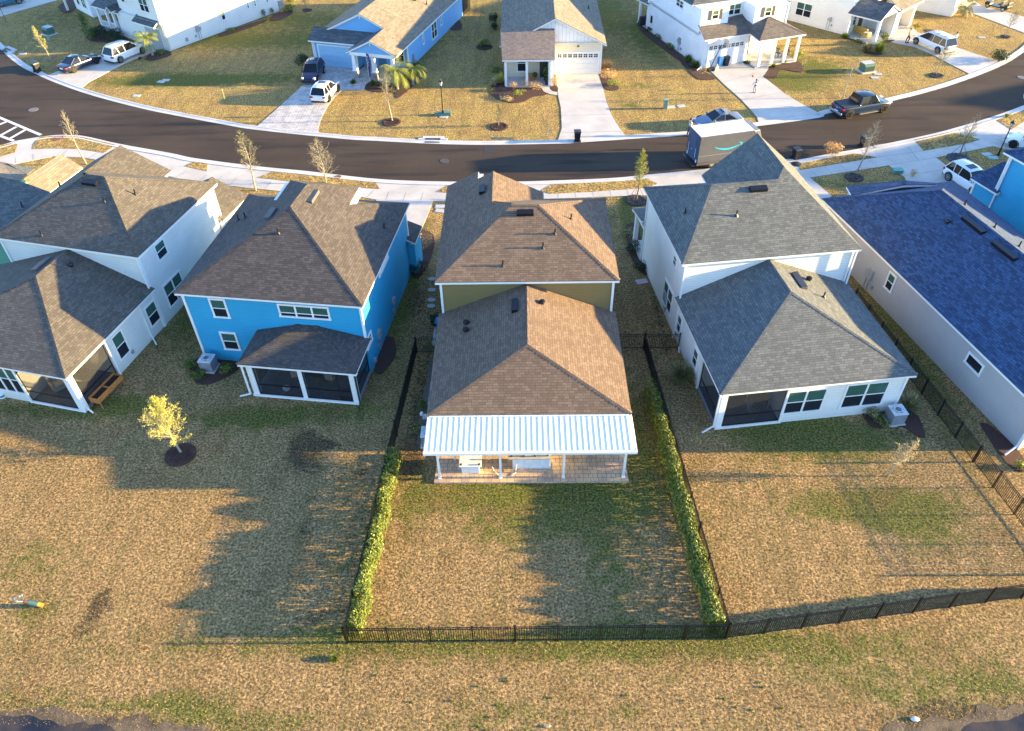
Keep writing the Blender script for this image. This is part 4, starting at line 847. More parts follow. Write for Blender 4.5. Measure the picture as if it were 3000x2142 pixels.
for p in (zp((-47.533,39.419),4.3), zp((-46.5,42.413),4.4)): Z.vent(p, 'pipe')

# two unseen houses added beyond the right edge to cast shade on the street corner
for nm, lb, yw, cx_, cy_ in (('n', 'unseen two storey house added beyond the right edge to shade the pavement corner', 26, 76, 61), ('m', 'unseen two storey house added beyond the right edge to shade the road bend', 32, 98, 76)):
    cu = cx_ * math.cos(R(yw)) + cy_ * math.sin(R(yw)); cv = -cx_ * math.sin(R(yw)) + cy_ * math.cos(R(yw)); added_house = House('house', lb, yw, cu, cv)
    added_house.wall([([(cu - 6, cv - 5), (cu + 6, cv - 5), (cu + 6, cv + 5), (cu - 6, cv + 5)], 0, 5.75)], SD_K)
    added_house.roof([[(cu - 6.4, cv - 5.4, 5.85), (cu + 6.4, cv - 5.4, 5.85), (cu + 1, cv, 8.5), (cu - 1, cv, 8.5)], [(cu + 6.4, cv - 5.4, 5.85), (cu + 6.4, cv + 5.4, 5.85), (cu + 1, cv, 8.5)], [(cu + 6.4, cv + 5.4, 5.85), (cu - 6.4, cv + 5.4, 5.85), (cu - 1, cv, 8.5), (cu + 1, cv, 8.5)], [(cu - 6.4, cv + 5.4, 5.85), (cu - 6.4, cv - 5.4, 5.85), (cu - 1, cv, 8.5)]], SH_D)
    for z_ in (1.0, 3.9):
        for a_ in (-4, -.6, 2.6): added_house.win('v', cv - 5, -1, cu + a_, cu + a_ + 1.2, z_, z_ + 1.4); added_house.win('u', cu - 6, -1, cv + a_ * .8, cv + a_ * .8 + 1.1, z_, z_ + 1.4)
# ================================================================ house G : cream gable
G = House('house', 'white gabled single storey house with cream porch and white garage door', -.5, 3, 86)
G.wall([([(-2.1, 83.2), (3.0, 83.2), (3.0, 84.2), (8.3, 84.2), (8.3, 104), (-2.1, 104)], 0, 3.15)], SD_G)
G.wall([([(2.7, 80.9), (3.1, 80.9), (3.1, 84.2), (2.7, 84.2)], 0, 3.0)], BATT, 'porch_return')
b = M(); b.prism([(-2.2, 3.28), (8.6, 3.28), (3.2, 5.92)], 0, .12); b.mesh([(3.05, 0, 0), (8.3, 0, 0), (8.3, 3.3, 0), (3.05, 3.3, 0)], [(0, 1, 2, 3)]); b.v = [(x, 84.18 + z, y) for x, y, z in b.v]; G.put(b, 'gable_wall', BATT)
G.box('garage_surround', SD_G, 3.1, 84.08, 0, 8.3, 84.16, 3.45)
G.roof([[(3.2, 83.85, 6.05), (8.8, 83.85, 3.3), (8.8, 106, 3.3), (3.2, 106, 6.05)], [(3.2, 106, 6.05), (-2.75, 106, 3.2), (-2.75, 84.1, 3.2), (.8, 83.85, 4.87), (3.2, 83.85, 6.05)]], SH_F)
G.roof([[(-2.4, 80.6, 3.0), (3.15, 80.6, 3.0), (3.15, 84.05, 4.95), (-2.6, 84.3, 4.95)]], shingle('shingle_porch', (.17, .13, .11), (.27, .22, .185), .14, .3), name='porch_roof')
G.box('porch_slab', SLAB, -2.1, 80.7, 0, 3.0, 83.3, .14)
for u in (-2.05, .2, 2.62): G.box('post', WHITE, u - .13, 80.75, .14, u + .13, 81.0, 2.75)
G.box('porch_beam', WHITE, -2.2, 80.75, 2.7, 2.8, 80.97, 2.95)
G.win('v', 83.2, -1, -.9, .3, .7, 2.6); G.box('front_door', plain('dark_green_door', (.03, .045, .03), .4), 1.6, 83.12, .14, 2.45, 83.2, 2.4)
G.garage('v', 84.08, -1, 3.5, 8.0, 2.35, plain('garage_cream', (.74, .72, .66), .5, vary=.05), 8)
G.boards([(8.3, 84.12, 0, 3.3), (-2.1, 83.2, 0, 3.0)])
b = M(); b.tube((5.75, 84.05, 3.2), (5.75, 83.75, 3.3), .02); b.lathe([(.14, -.2), (.1, -.05), (.03, 0)], (5.75, 83.75, 3.3), 10); G.put(b, 'barn_lamp', DARKP)
G.vent((7.4, 93.5, 4.0), 'pipe'); G.vent((-2.0, 86, 3.6), 'pipe')
def pot(c, r_, hgt, label, m=None, plant=None):
    t_ = thing('plant_pot', label, 'potted plant', c, 0, 'potted plants'); b = M(); b.lathe([(r_ * .7, 0), (r_, hgt), (r_ * 1.1, hgt), (r_ * .95, hgt - .03)], n=12); b.obj('pot', m or DARKP, t_); return t_
# ================================================================ house H : light blue
H = House('house', 'light blue single storey craftsman house with two white gables', -16, -41, 82)
H.wall([([(-46.3, 78.0), (-41.2, 78.0), (-41.2, 79.4), (-35.6, 79.4), (-35.6, 101), (-46.3, 101)], 0, 2.95)], SD_H)
H.roof([[(-40.8, 79.1, 5.75), (-35.1, 75.3, 3.02), (-35.1, 102, 3.02), (-40.8, 102, 5.75)][0:0] or [(-38.0, 75.2, 4.4), (-35.1, 75.2, 3.02), (-35.1, 102, 3.02), (-40.8, 102, 5.75), (-40.8, 79.1, 5.75), (-38.0, 79.1, 4.4)], [(-40.8, 79.1, 5.75), (-40.8, 102, 5.75), (-46.7, 102, 3.02), (-46.7, 79.1, 3.02)]], SH_F, name='main_roof')
H.roof([[(-38.0, 75.2, 4.4), (-38.0, 79.3, 4.4), (-40.95, 79.3, 2.98), (-40.95, 75.2, 2.98)]], SH_G, name='porch_roof')
H.roof([[(-46.7, 77.5, 3.0), (-41.0, 77.5, 3.0), (-39.0, 79.4, 3.85), (-46.7, 79.4, 3.85)]], SH_G, name='garage_roof')
for nm, cu, hz, hw, v in (('gable_wall', -40.8, 5.6, 4.9, 79.3), ('porch_gable', -38.05, 4.28, 2.75, 75.45)):
    b = M(); zb = hz - hw * .465; b.prism([(cu - hw, zb), (cu + hw, zb), (cu, hz)], 0, .1); b.v = [(x, v + z, y) for x, y, z in b.v]; H.put(b, nm, SD_H)
    b = M()
    for s_ in (-1, 1): b.mesh([(cu, v - .08, hz + .08), (cu + s_ * (hw + .25), v - .08, zb - .04), (cu + s_ * (hw + .25), v - .08, zb - .24), (cu, v - .08, hz - .14), (cu, v - .04, hz + .08), (cu + s_ * (hw + .25), v - .04, zb - .04), (cu + s_ * (hw + .25), v - .04, zb - .24), (cu, v - .04, hz - .14)], [(0, 1, 2, 3), (7, 6, 5, 4), (0, 4, 5, 1), (3, 2, 6, 7), (1, 5, 6, 2)])
    b.box(cu - .06, v - .1, hz - .45, cu + .06, v - .06, hz); H.put(b, 'rake_trim', WHITE)
H.box('porch_beam', WHITE, -40.7, 75.35, 2.62, -35.4, 75.62, 2.98); H.box('porch_slab', PAV_H, -40.9, 75.3, 0, -35.6, 79.4, .12)
STONE = plain('stacked_stone', (.30, .29, .28), .9, vary=.5, sc=9, bmp=.03)
for u in (-40.3, -38.0, -35.75):
    b = M(); b.prism([(u - .3, 75.35), (u + .3, 75.35), (u + .3, 75.85), (u - .3, 75.85)], .9, .98); H.put(b, 'stone_cap', WHITE); H.box('stone_base', STONE, u - .33, 75.32, 0, u + .33, 75.9, .9)
    b = M(); b.mesh([(u - .24, 75.4, .98), (u + .24, 75.4, .98), (u + .24, 75.82, .98), (u - .24, 75.82, .98), (u - .16, 75.44, 2.62), (u + .16, 75.44, 2.62), (u + .16, 75.76, 2.62), (u - .16, 75.76, 2.62)], [(0, 1, 5, 4), (1, 2, 6, 5), (2, 3, 7, 6), (3, 0, 4, 7)]); H.put(b, 'tapered_column', WHITE)
H.garage('v', 78.0, -1, -45.8, -41.6, 2.35, plain('garage_blue', (.30, .50, .68), .5, vary=.05), 0)
H.box('front_door', plain('door_blue', (.06, .18, .32), .4), -39.2, 79.32, .12, -38.3, 79.4, 2.3); H.win('v', 79.4, -1, -37.6, -36.0, .7, 2.4, 2); H.win('v', 79.4, -1, -40.8, -40.2, .7, 2.3)
H.boards([(-46.3, 78, 0, 2.9), (-35.6, 79.4, 0, 2.9), (-41.2, 78, 0, 2.9)])
for lb, rt, n in (((83.94,1.16), (84.38,2.5), 1), ((86.88,0.64), (88.66,2.52), 2), ((89.95,1.33), (90.46,2.65), 1)): wu(H, lb, rt, -35.6, 1, n)
meter_box(H, 'u', -35.6, 1, 80.8, .7, .9); H.vent((-38, 88.6, 4.55), 'cap'); H.vent((-36.9, 89.3, 4.0), 'pipe'); H.vent((-43.3, 87, 4.5), 'pipe'); H.downspout(-46.45, 77.9, 2.9, (.1, -.5)); H.downspout(-35.5, 79.2, 2.9, (.6, -.2))
# back lanai
H.box('lanai_frame', BLACKM, -35.58, 98.2, 0, -35.5, 101, 2.9)
# flag
fl_ = thing('feather_flag', 'tall narrow navy flag with white marks on a pole by the light blue porch', 'flag', (-16.266,82.494), R(-16)); b = M(); b.tube((0, 0, 0), (0, 0, 3.3), .02, n=6); b.obj('pole', WHITE, fl_)
b = M(); NAVY = plain('flag_navy', (.03, .025, .12), .7); pts = [(.02, 3.25), (.3, 3.1), (.36, 2.6), (.30, 1.7), (.22, .75), (.02, .6)]
for k_ in (0, .012): b.face([(x, .02 * math.sin(z * 3) + k_, z) for x, z in pts])
b.obj('banner', NAVY, fl_); b = M()
for i, z in enumerate((2.75, 2.45, 2.15, 1.85)): 
    for q_ in ((.08, z), (.2, z + .08)): b.tube((q_[0], -.04, q_[1]), (.16, -.04, z + .16), .014, n=4)
b.obj('lettering', WHITE, fl_)
# ================================================================ house J : white two storey
J = House('house', 'white two storey house with black shutters and a columned porch', 19, 52, 80)
J.wall([([(47.1, 73.9), (52.6, 73.9), (52.6, 75.6), (57.4, 75.6), (57.4, 88), (47.1, 88)], 0, 3.3)], SD_J)
J.wall([([(47.1, 75.5), (50.5, 75.5), (50.5, 76.6), (53.0, 76.6), (53.0, 74.3), (57.2, 74.3), (57.2, 87.6), (47.1, 87.6)], 3.0, 5.75)], SD_J, 'upper_wall')
J.roof([[(46.75, 77.2, 5.8), (46.75, 88, 5.8), (52, 88, 8.2), (52, 82, 8.2)], [(46.75, 77.2, 5.8), (52, 82, 8.2), (57.6, 77.2, 5.8)], [(57.6, 77.2, 5.8), (52, 82, 8.2), (52, 88, 8.2), (57.6, 88, 5.8)]], SH_G)
SKJ = shingle('shingle_skirt', (.09, .075, .065), (.17, .145, .125), .14, .3)
J.roof([[(46.7, 73.5, 3.3), (52.4, 73.5, 3.3), (53.2, 75.2, 4.0), (53.2, 76.7, 4.35), (46.9, 75.6, 4.15)]], SKJ, name='skirt_roof')
J.roof([[(52.2, 71.4, 3.2), (54.9, 74.4, 4.55), (52.9, 75.2, 4.0), (52.3, 73.4, 3.3)], [(52.2, 71.4, 3.2), (58.1, 71.4, 3.2), (54.9, 74.4, 4.55)], [(58.1, 71.4, 3.2), (58.1, 75.8, 3.2), (54.9, 74.4, 4.55)]], SKJ, name='porch_roof')
J.box('porch_slab', SLAB, 52.6, 71.8, 0, 57.9, 75.6, .14); J.box('porch_beam', WHITE, 52.5, 71.75, 2.85, 57.9, 71.95, 3.1)
for u in (52.95, 54.6, 56.2, 57.7): J.box('post', WHITE, u - .13, 71.75, .14, u + .13, 72.0, 2.9)
J.garage('v', 73.9, -1, 47.6, 52.0, 2.45, plain('garage_white', (.78, .79, .78), .5, vary=.04), 8)
J.box('front_door', plain('dark_door', (.04, .03, .025), .5), 52.9, 75.52, .14, 53.9, 75.6, 2.4); J.win('v', 75.6, -1, 54.7, 55.4, 1.7, 2.4, kind='fix'); J.win('v', 75.6, -1, 56.4, 57.0, 1.7, 2.4, kind='fix')
SHUT = plain('shutter', (.05, .045, .035), .6)
for a0, a1, v, n, sh in ((48.35, 49.25, 75.5, 1, 1), (50.95, 52.7, 76.6, 2, 0), (54.2, 55.1, 74.3, 1, 1)):
    J.win('v', v, -1, a0, a1, 4.55 if v < 76 else 4.35, 5.6, n, up=glass('glass_green', (.10, .16, .05)))
    if sh:
        for s_ in (a0 - .22, a1 + .22): J.box('shutter', SHUT, s_ - .17, v - .05, 4.55, s_ + .17, v, 5.6)
J.win('u', 47.1, -1, 86.2, 87.0, .9, 2.0, kind='fix'); J.win('u', 47.1, -1, 79.5, 81.2, 4.6, 5.5, 2)
meter_box(J, 'u', 47.1, -1, 79.3, .9, 1.2); J.downspout(47.0, 73.85, 3.2, (-.7, -.3)); J.boards([(47.1, 73.9, 0, 3.2), (47.1, 75.5, 3.9, 5.7), (57.2, 74.3, 3.4, 5.7)])
J.box('rear_porch_post', WHITE, 47.1, 89.9, 0, 47.35, 90.2, 2.8); J.roof([[(46.8, 87.5, 3.0), (46.8, 90.5, 2.8), (52, 90.5, 2.8), (52, 87.5, 3.0)]], SH_G, name='rear_porch_roof'); J.box('rear_slab', SLAB, 47.0, 87.6, 0, 52, 90.3, .12)
gr_ = thing('covered_grill', 'black covered barbecue at the rear corner of the white two storey house', 'grill', (15.812,99.56), R(19)); b = M(); b.mesh([(-.75, -.4, 0), (.75, -.4, 0), (.75, .4, 0), (-.75, .4, 0), (-.6, -.25, 1.1), (.45, -.3, 1.15), (.45, .25, 1.15), (-.6, .22, 1.1)], [(0, 1, 5, 4), (1, 2, 6, 5), (2, 3, 7, 6), (3, 0, 4, 7), (4, 5, 6, 7)]); b.obj('cover', plain('grill_cover', (.015, .012, .02), .7, bmp=.03), gr_, bevel=.08)
for s_ in (-.5, .5):
    b = M(); b.tube((s_, -.3, .05), (s_, .3, .05), .05, n=8); b.obj('wheel', DARKP, gr_)
# ================================================================ house K
K = House('house', 'off white house with open garage and wicker seats on its porch', 43, 97, 42)
K.wall([([(93.65, 42.3), (103, 42.3), (103, 58), (93.65, 58)], 0, 5.7)], SD_K)
K.wall([([(97.6, 38.6), (98.5, 38.6), (98.5, 42.3), (97.6, 42.3)], 0, 2.9), ([(101.9, 38.6), (102.4, 38.6), (102.4, 42.4), (101.9, 42.4)], 0, 2.9), ([(98.5, 38.6), (101.9, 38.6), (101.9, 38.8), (98.5, 38.8)], 2.35, 2.9)], SD_K, 'garage_wall')
K.box('garage_floor', SLAB, 98.5, 38.5, 0, 101.9, 42.3, .05); K.box('garage_back', plain('garage_dark', (.08, .07, .06), .8), 98.5, 42.2, .05, 101.9, 42.28, 2.6)
K.roof([[(97.2, 38.1, 3.0), (102.8, 38.1, 3.0), (102.8, 42.3, 5.0), (97.2, 42.3, 5.0)]], SH_F, name='garage_roof')
K.roof([[(95.1, 38.3, 4.1), (95.1, 42.4, 4.1), (92.6, 42.4, 2.85), (92.6, 38.3, 2.85)], [(95.1, 42.4, 4.1), (95.1, 38.3, 4.1), (97.6, 38.3, 2.9), (97.6, 42.4, 2.9)]], SH_G, name='porch_roof')
b = M(); b.prism([(92.8, 2.85), (97.4, 2.85), (95.1, 4.0)], 0, .1); b.v = [(x, 38.5 + z, y) for x, y, z in b.v]; K.put(b, 'porch_gable', WHITE)
K.box('porch_slab', SLAB, 93.0, 38.4, 0, 97.6, 42.3, .14)
for u, v in ((93.15, 38.6), (97.1, 38.6), (93.15, 42.2)): K.box('post', WHITE, u - .16, v - .16, .14, u + .16, v + .16, 2.8)
K.box('front_door', plain('dark_door', (.04, .03, .025), .5), 95.8, 42.22, .14, 96.7, 42.3, 2.4); K.win('v', 42.3, -1, 94.2, 95.1, .9, 2.4)
lb, rt = (47.42,0.8), (49.62,2.47); K.win('u', 93.65, -1, lb[0], rt[0], lb[1], rt[1], 2); lb, rt = (50.42,1.0), (51.81,2.33); K.win('u', 93.65, -1, lb[0], rt[0], lb[1], rt[1], 1)
meter_box(K, 'u', 93.65, -1, 44.8, 1.1, .8)
cl_ = thing('garage_shelf', 'dark shelf cluttered with black and white tubs inside the open garage', 'shelf', (*rot(99.6, 41.4, 43), .05), R(43)); b = M()
for sx in (-.8, .75): b.box(sx, -.25, 0, sx + .05, .25, 2.0)
for z in (.4, 1.0, 1.6): b.box(-.75, -.25, z, .75, .25, z + .04)
b.obj('frame', DARKP, cl_)
for i in range(6): b = M(); x = -.5 + (i % 3) * .45; z = .44 + .6 * (i // 3); b.box(x - .17, -.2, z, x + .17, .2, z + .32); b.obj('tub', WHITE if i % 2 else DARKP, cl_, bevel=.02)
mw = thing('lawn_mower', 'red riding mower parked inside the open garage', 'mower', (*rot(100.9, 40.4, 43), .05), R(43)); RED = plain('mower_red', (.40, .04, .02), .4); b = M(); b.box(-.4, -.6, .25, .4, .1, .7); b.box(-.25, .1, .3, .25, .5, .45); b.obj('body', RED, mw, bevel=.06)
b = M(); b.box(-.2, .3, .45, .2, .4, .9); b.box(-.2, .0, .45, .2, .35, .52); b.obj('seat', DARKP, mw, bevel=.04)
for sx in (-.42, .42):
    for sy in (-.45, .4): b = M(); b.tube((sx - .08, sy, .22), (sx + .08, sy, .22), .22, n=14); b.obj('wheel', TYRE, mw)
# ================================================================ house I : bright white wall, upper left
I = House('house', 'tall white stucco house at the top left with sunlit side wall', -35, -92, 58)
I.wall([([(-101.3, 56.0), (-96.4, 56.0), (-96.4, 52.1), (-87.6, 52.1), (-87.6, 69.5), (-101.3, 69.5)], 0, 3.1)], SD_I)
I.wall([([(-96.4, 52.6), (-91.8, 52.6), (-91.8, 52.0), (-87.6, 52.0), (-87.6, 69.5), (-96.4, 69.5)], 3.05, 6.2)], SD_I, 'upper_wall')
I.roof([[(-96.8, 51.7, 6.2), (-87.2, 51.7, 6.2), (-92, 56.5, 8.6)], [(-87.2, 51.7, 6.2), (-87.2, 70, 6.2), (-92, 65, 8.6), (-92, 56.5, 8.6)], [(-96.8, 51.7, 6.2), (-92, 56.5, 8.6), (-92, 65, 8.6), (-96.8, 70, 6.2)]], SH_G)
I.roof([[(-101.7, 51.9, 3.0), (-96.0, 51.9, 3.0), (-96.0, 56, 4.9), (-101.7, 56, 4.9)]], SH_G, name='porch_roof'); I.roof([[(-92.2, 51.2, 2.95), (-87.9, 51.2, 2.95), (-87.9, 52.1, 3.5), (-92.2, 52.1, 3.5)]], SH_G, name='awning_roof')
I.roof([[(-97.2, 51.4, 3.7), (-96.6, 51.4, 3.2), (-96.6, 53.5, 3.2), (-97.2, 53.5, 3.7)], [(-97.2, 53.5, 3.7), (-97.8, 53.5, 3.2), (-97.8, 51.4, 3.2), (-97.2, 51.4, 3.7)]], SH_G, name='entry_gable')
I.box('porch_slab', SLAB, -101.3, 52.1, 0, -96.4, 56, .5)
for u in (-101.15, -99.2, -97.8, -96.6): I.box('post', WHITE, u - .13, 52.1, .5, u + .13, 52.36, 2.85)
b = M(); b.box(-101.1, 52.2, 1.2, -97.8, 52.28, 1.27); b.box(-101.1, 52.2, .6, -97.8, 52.28, .65)
for i in range(22): u = -101.0 + i * .15; b.box(u, 52.22, .65, u + .04, 52.26, 1.2)
I.put(b, 'porch_railing', WHITE)
I.garage('v', 52.1, -1, -91.4, -88.4, 2.3, plain('garage_grey', (.42, .42, .41), .5), 0)
I.win('v', 52.6, -1, -95.4, -94.6, 4.2, 5.4); I.win('v', 52.0, -1, -90.7, -88.9, 4.1, 5.8, 2)
b = M(); b.box(-87.6, 52.2, 0, -87.48, 52.32, 6.1); I.put(b, 'downspout', plain('gold_trim', (.62, .60, .45), .6)); 
GL_ = glass('glass_gold', (.40, .42, .14))
for lb, rt, k_ in (((60.37,1.22), (61.04,2.51), 'sash'), ((62.41,2.26), (63.51,2.46), 'fix'), ((64.5,1.53), (64.9,2.47), 'sash'), ((65.65,1.49), (66.05,2.36), 'sash'), ((67.66,1.45), (68.05,2.31), 'sash')): I.win('u', -87.6, 1, lb[0], rt[0], lb[1], rt[1], kind=k_, up=GL_)
meter_box(I, 'u', -87.6, 1, 56.6, 1.0, 1.2); meter_box(I, 'u', -87.6, 1, 54.8, .4, .7, 'gas_meter')
ac_unit((-32.23,108.938), R(-35), 'grey air conditioner at the far rear corner of the tall white house')
# ================================================================ houses L, M fragments
Lh = House('house', 'white porch corner of a house cut by the top left edge', -45, -118, 38); u_, v_ = (-120.015,34.879)
Lh.wall([([(u_, v_), (u_ + 5.5, v_), (u_ + 5.5, v_ + 10), (u_, v_ + 10)], 0, 3)], SD_J); Lh.roof([[(u_ - .4, v_ - 1.5, 3), (u_ + 6, v_ - 1.5, 3), (u_ + 6, v_ + 10, 6), (u_ - .4, v_ + 10, 6)]], SH_G); Lh.box('post', WHITE, u_ - .1, v_ - 1.3, 0, u_ + .15, v_ - 1.05, 2.8); Lh.win('v', v_, -1, u_ + 1.2, u_ + 2.2, .8, 2.3); Lh.win('v', v_, -1, u_ + 3, u_ + 4.4, .8, 2.3, 2)
Mh = House('house', 'pale garage side of a house cut by the top right edge', 52, 116, 28); u_, v_ = (115.12,18.985)
Mh.wall([([(u_ - 1.9, v_), (u_, v_), (u_, v_ + 9), (u_ - 1.9, v_ + 9)], 0, 3.0), ([(u_, v_ + 1.5), (u_ + 6, v_ + 1.5), (u_ + 6, v_ + 9), (u_, v_ + 9)], 0, 3.0)], SD_K); Mh.roof([[(u_ - 2.3, v_ - .4, 3.0), (u_ + 6.4, v_ - .4, 3.0), (u_ + 6.4, v_ + 5, 5.2), (u_ - 2.3, v_ + 5, 5.2)]], SH_G); Mh.box('front_door', DARKP, u_ + .6, v_ + 1.42, .05, u_ + 1.5, v_ + 1.5, 2.2); Mh.boards([(u_, v_, 0, 2.9)])
def white_fence(p, q_, label):
    L_ = (Vector(q_) - Vector(p)).length; t_ = thing('vinyl_fence', label, 'fence', p, math.atan2(q_[1] - p[1], q_[0] - p[0])); b = M(); b.box(0, -.02, .1, L_, .02, 1.75); b.obj('panel', plain('vinyl_white', (.72, .73, .74), .4), t_); b = M(); b.box(0, -.05, 1.75, L_, .05, 1.85); b.obj('rail', WHITE, t_)
    for x in (0, L_ / 2, L_): b = M(); b.box(x - .06, -.06, 0, x + .06, .06, 1.95); b.obj('post', WHITE, t_)
white_fence((53.028,104.412), (54.704,102.724), 'white vinyl fence beside the pale house at the top right')
# ================================================================ porch furniture
def chair(c, rz, label, m, group='porch chairs'):
    t_ = thing('porch_chair', label, 'chair', c, rz, group); b = M(); b.box(-.28, -.26, .40, .28, .28, .45); b.obj('seat', m, t_); b = M()
    for i in range(6): b.box(-.25 + i * .09, .25, .45, -.21 + i * .09, .29, .98)
    b.box(-.28, .245, .95, .28, .295, 1.03); b.obj('backrest', m, t_)
    for sx in (-.25, .25):
        for sy in (-.23, .25): b = M(); b.box(sx - .025, sy - .025, 0, sx + .025, sy + .025, .4 if sy > 0 else .62); b.obj('leg', m, t_)
        b = M(); b.box(sx - .03, -.26, .62, sx + .03, .26, .66); b.obj('armrest', m, t_)
    return t_
chair((*(29.623,88.03), .14), R(120), 'dark wooden chair between the white porch columns', DARKP); chair((*(30.802,88.824), .14), R(60), 'dark slatted chair at the right end of the white porch', DARKP)
def wicker(c, rz, wd, label, cat, back=True):
    t_ = thing('wicker_sofa' if back else 'wicker_ottoman', label, cat, c, rz); WK = plain('wicker', (.50, .30, .06), .7, vary=.3, sc=25); b = M(); b.box(-wd / 2, -.4, 0, wd / 2, .4, .38)
    if back: b.box(-wd / 2, .3, .38, wd / 2, .45, .85); b.box(-wd / 2, -.4, .38, -wd / 2 + .14, .3, .62); b.box(wd / 2 - .14, -.4, .38, wd / 2, .3, .62)
    b.obj('frame', WK, t_, bevel=.06); b = M(); b.box(-wd / 2 + .16, -.38, .38, wd / 2 - .16, .28, .5); b.obj('cushion', plain('cushion_cream', (.70, .64, .5), .8), t_, bevel=.04); return t_
wicker((*(41.359,95.312), .14), R(43 + 90), 1.7, 'golden wicker sofa with cream cushion on the porch', 'sofa'); wicker((*(41.698,94.132), .14), R(43), 1.0, 'golden wicker ottoman in front of the sofa', 'ottoman', False)
# lanai furniture, grey roofed house and blue house
def wire_chair(c, rz, label, m=GREYM, parent_group='chairs inside the screened porches'):
    t_ = thing('patio_chair', label, 'chair', c, rz, parent_group); b = M(); b.path([(-.25, -.25, 0), (-.25, -.25, .6), (-.25, .28, .62), (-.25, .28, 0)], .015, 6); b.path([(.25, -.25, 0), (.25, -.25, .6), (.25, .28, .62), (.25, .28, 0)], .015, 6); b.obj('frame', m, t_)
    b = M(); b.box(-.25, -.25, .4, .25, .25, .43); b.obj('seat', m, t_); b = M(); b.mesh([(-.25, .25, .43), (.25, .25, .43), (.25, .36, .95), (-.25, .36, .95)], [(0, 1, 2, 3)]); b.obj('backrest', m, t_); return t_
wire_chair((*(13.657,31.5), .1), R(40), 'metal chair at the left of the right hand screened porch', GREYM)
t_ = thing('glass_table', 'small metal table in the right hand screened porch', 'table', (*(14.173,32.406), .1), R(10)); b = M(); b.box(-.6, -.4, .7, .6, .4, .73); b.obj('table_top', GREYM, t_)
for sx in (-.55, .55):
    for sy in (-.35, .35): b = M(); b.tube((sx, sy, 0), (sx, sy, .7), .02); b.obj('leg', WHITE, t_)
wire_chair((*rot(-17.0, 32.6, -7.43), .1), R(170), 'cushioned wicker chair by the middle post of the blue porch', plain('wicker_dark', (.16, .12, .08), .8)); 
CU = plain('cushion_cream', (.70, .64, .5), .8)
for uu, rz_, lb_ in ((-18.6, 200, 'cream cushioned wicker chair behind the middle post of the blue porch'), (-16.3, 170, 'cream cushioned wicker chair beside the screen door of the blue porch')):
    wc = thing('patio_chair', lb_, 'chair', (*rot(uu, 32.9, -7.43), .1), R(rz_ - 7), 'chairs inside the screened porches'); b = M(); b.lathe([(.2, 0), (.32, .38), (.34, .42), (.30, .42)], n=14); b.obj('basket', plain('wicker_dark', (.16, .12, .08), .8), wc); b = M(); b.box(-.25, -.25, .4, .25, .25, .5); b.obj('cushion', CU, wc, bevel=.05); b = M(); b.box(-.26, .2, .45, .26, .32, .95); b.obj('backrest', CU, wc, bevel=.05)
t_ = thing('round_table', 'dark round table inside the blue screened porch', 'table', (*rot(-17.4, 33.3, -7.43), .1), 0); b = M(); b.lathe([(.7, .7), (.7, .74)], n=20); b.obj('table_top', DARKP, t_); b = M(); b.lathe([(.3, 0), (.05, .05), (.05, .7)], n=10); b.obj('pedestal', DARKP, t_)
b = M(); b.lathe([(.02, 0), (.2, .06), (.26, .2), (.2, .3), (.1, .33)], n=14); o = b.obj('watering_bowl', WHITE, smooth=True); o.location = (*rot(-18.9, 31.9, -7.43), .1); tag(o, 'small white bowl on the floor of the blue porch', 'bowl')
# hammock and sofa in the left lanai
hm = thing('hammock', 'cream rope hammock slung inside the left screened porch', 'hammock', (*rot(-34.6, 27.1, -13.71), .1), R(-13.71)); b = M(); RP = plain('rope', (.62, .56, .40), .8)
def hp(a, t): return (-.55 + 1.1 * a, -1.3 + 2.6 * t, 1.9 - 1.2 * math.sin(math.pi * min(1, max(0, t))) + .15 * (abs(a - .5)) * 2)
for i in range(19):
    a = i / 18; b.path([hp(a, t / 10) for t in range(11)], .008, 4)
for j_ in range(1, 30): t = j_ / 30; b.path([hp(a / 4, t) for a in range(5)], .006, 3)
b.obj('net', RP, hm, uv=False); b = M()
for t in (0.0, 1.0): b.tube(hp(-.05, t), hp(1.05, t), .025); b.tube(hp(.5, t), (0, -1.6 if t == 0 else 1.6, 2.5), .01)
b.obj('spreader_bar', RP, hm)
sf = thing('lanai_sofa', 'pale sofa behind the screens of the left porch', 'sofa', (*rot(-36.2, 26.9, -13.71), .1), R(-13.71 + 60)); b = M(); b.box(-.8, -.4, .1, .8, .4, .42); b.box(-.8, .3, .42, .8, .5, .9); b.box(-.8, -.4, .42, -.62, .3, .62); b.box(.62, -.4, .42, .8, .3, .62); b.obj('frame', plain('sofa_beige', (.52, .47, .38), .9), sf, bevel=.06); b = M(); b.box(-.6, -.38, .42, .6, .28, .55); b.obj('cushion', CU, sf, bevel=.05)
# raised planter by the left lanai
pl_ = thing('planter_box', 'orange cedar planter box on legs beside the left screened porch', 'planter', (-25.708,33.86), math.atan2((-25.42,34.78)[1]-(-25.891,33.141)[1], (-25.42,34.78)[0]-(-25.891,33.141)[0]))
CED = plain('cedar', (.42, .17, .045), .6, vary=.25, sc=8); b = M(); L_, W_ = 1.15, .33
b.box(-L_, -W_, .42, L_, -W_ + .04, .8); b.box(-L_, W_ - .04, .42, L_, W_, .8); b.box(-L_, -W_ + .04, .42, -L_ + .04, W_ - .04, .8); b.box(L_ - .04, -W_ + .04, .42, L_, W_ - .04, .8); b.box(-.02, -W_ + .04, .5, .02, W_ - .04, .8); b.box(-L_ + .04, -W_ + .04, .44, L_ - .04, W_ - .04, .46); b.obj('trough', CED, pl_)
b = M(); b.box(-L_ + .05, -W_ + .05, .46, -.03, W_ - .05, .66); b.box(.03, -W_ + .05, .46, L_ - .05, W_ - .05, .66); b.obj('soil', plain('soil', (.02, .012, .008), 1, bmp=.04), pl_)
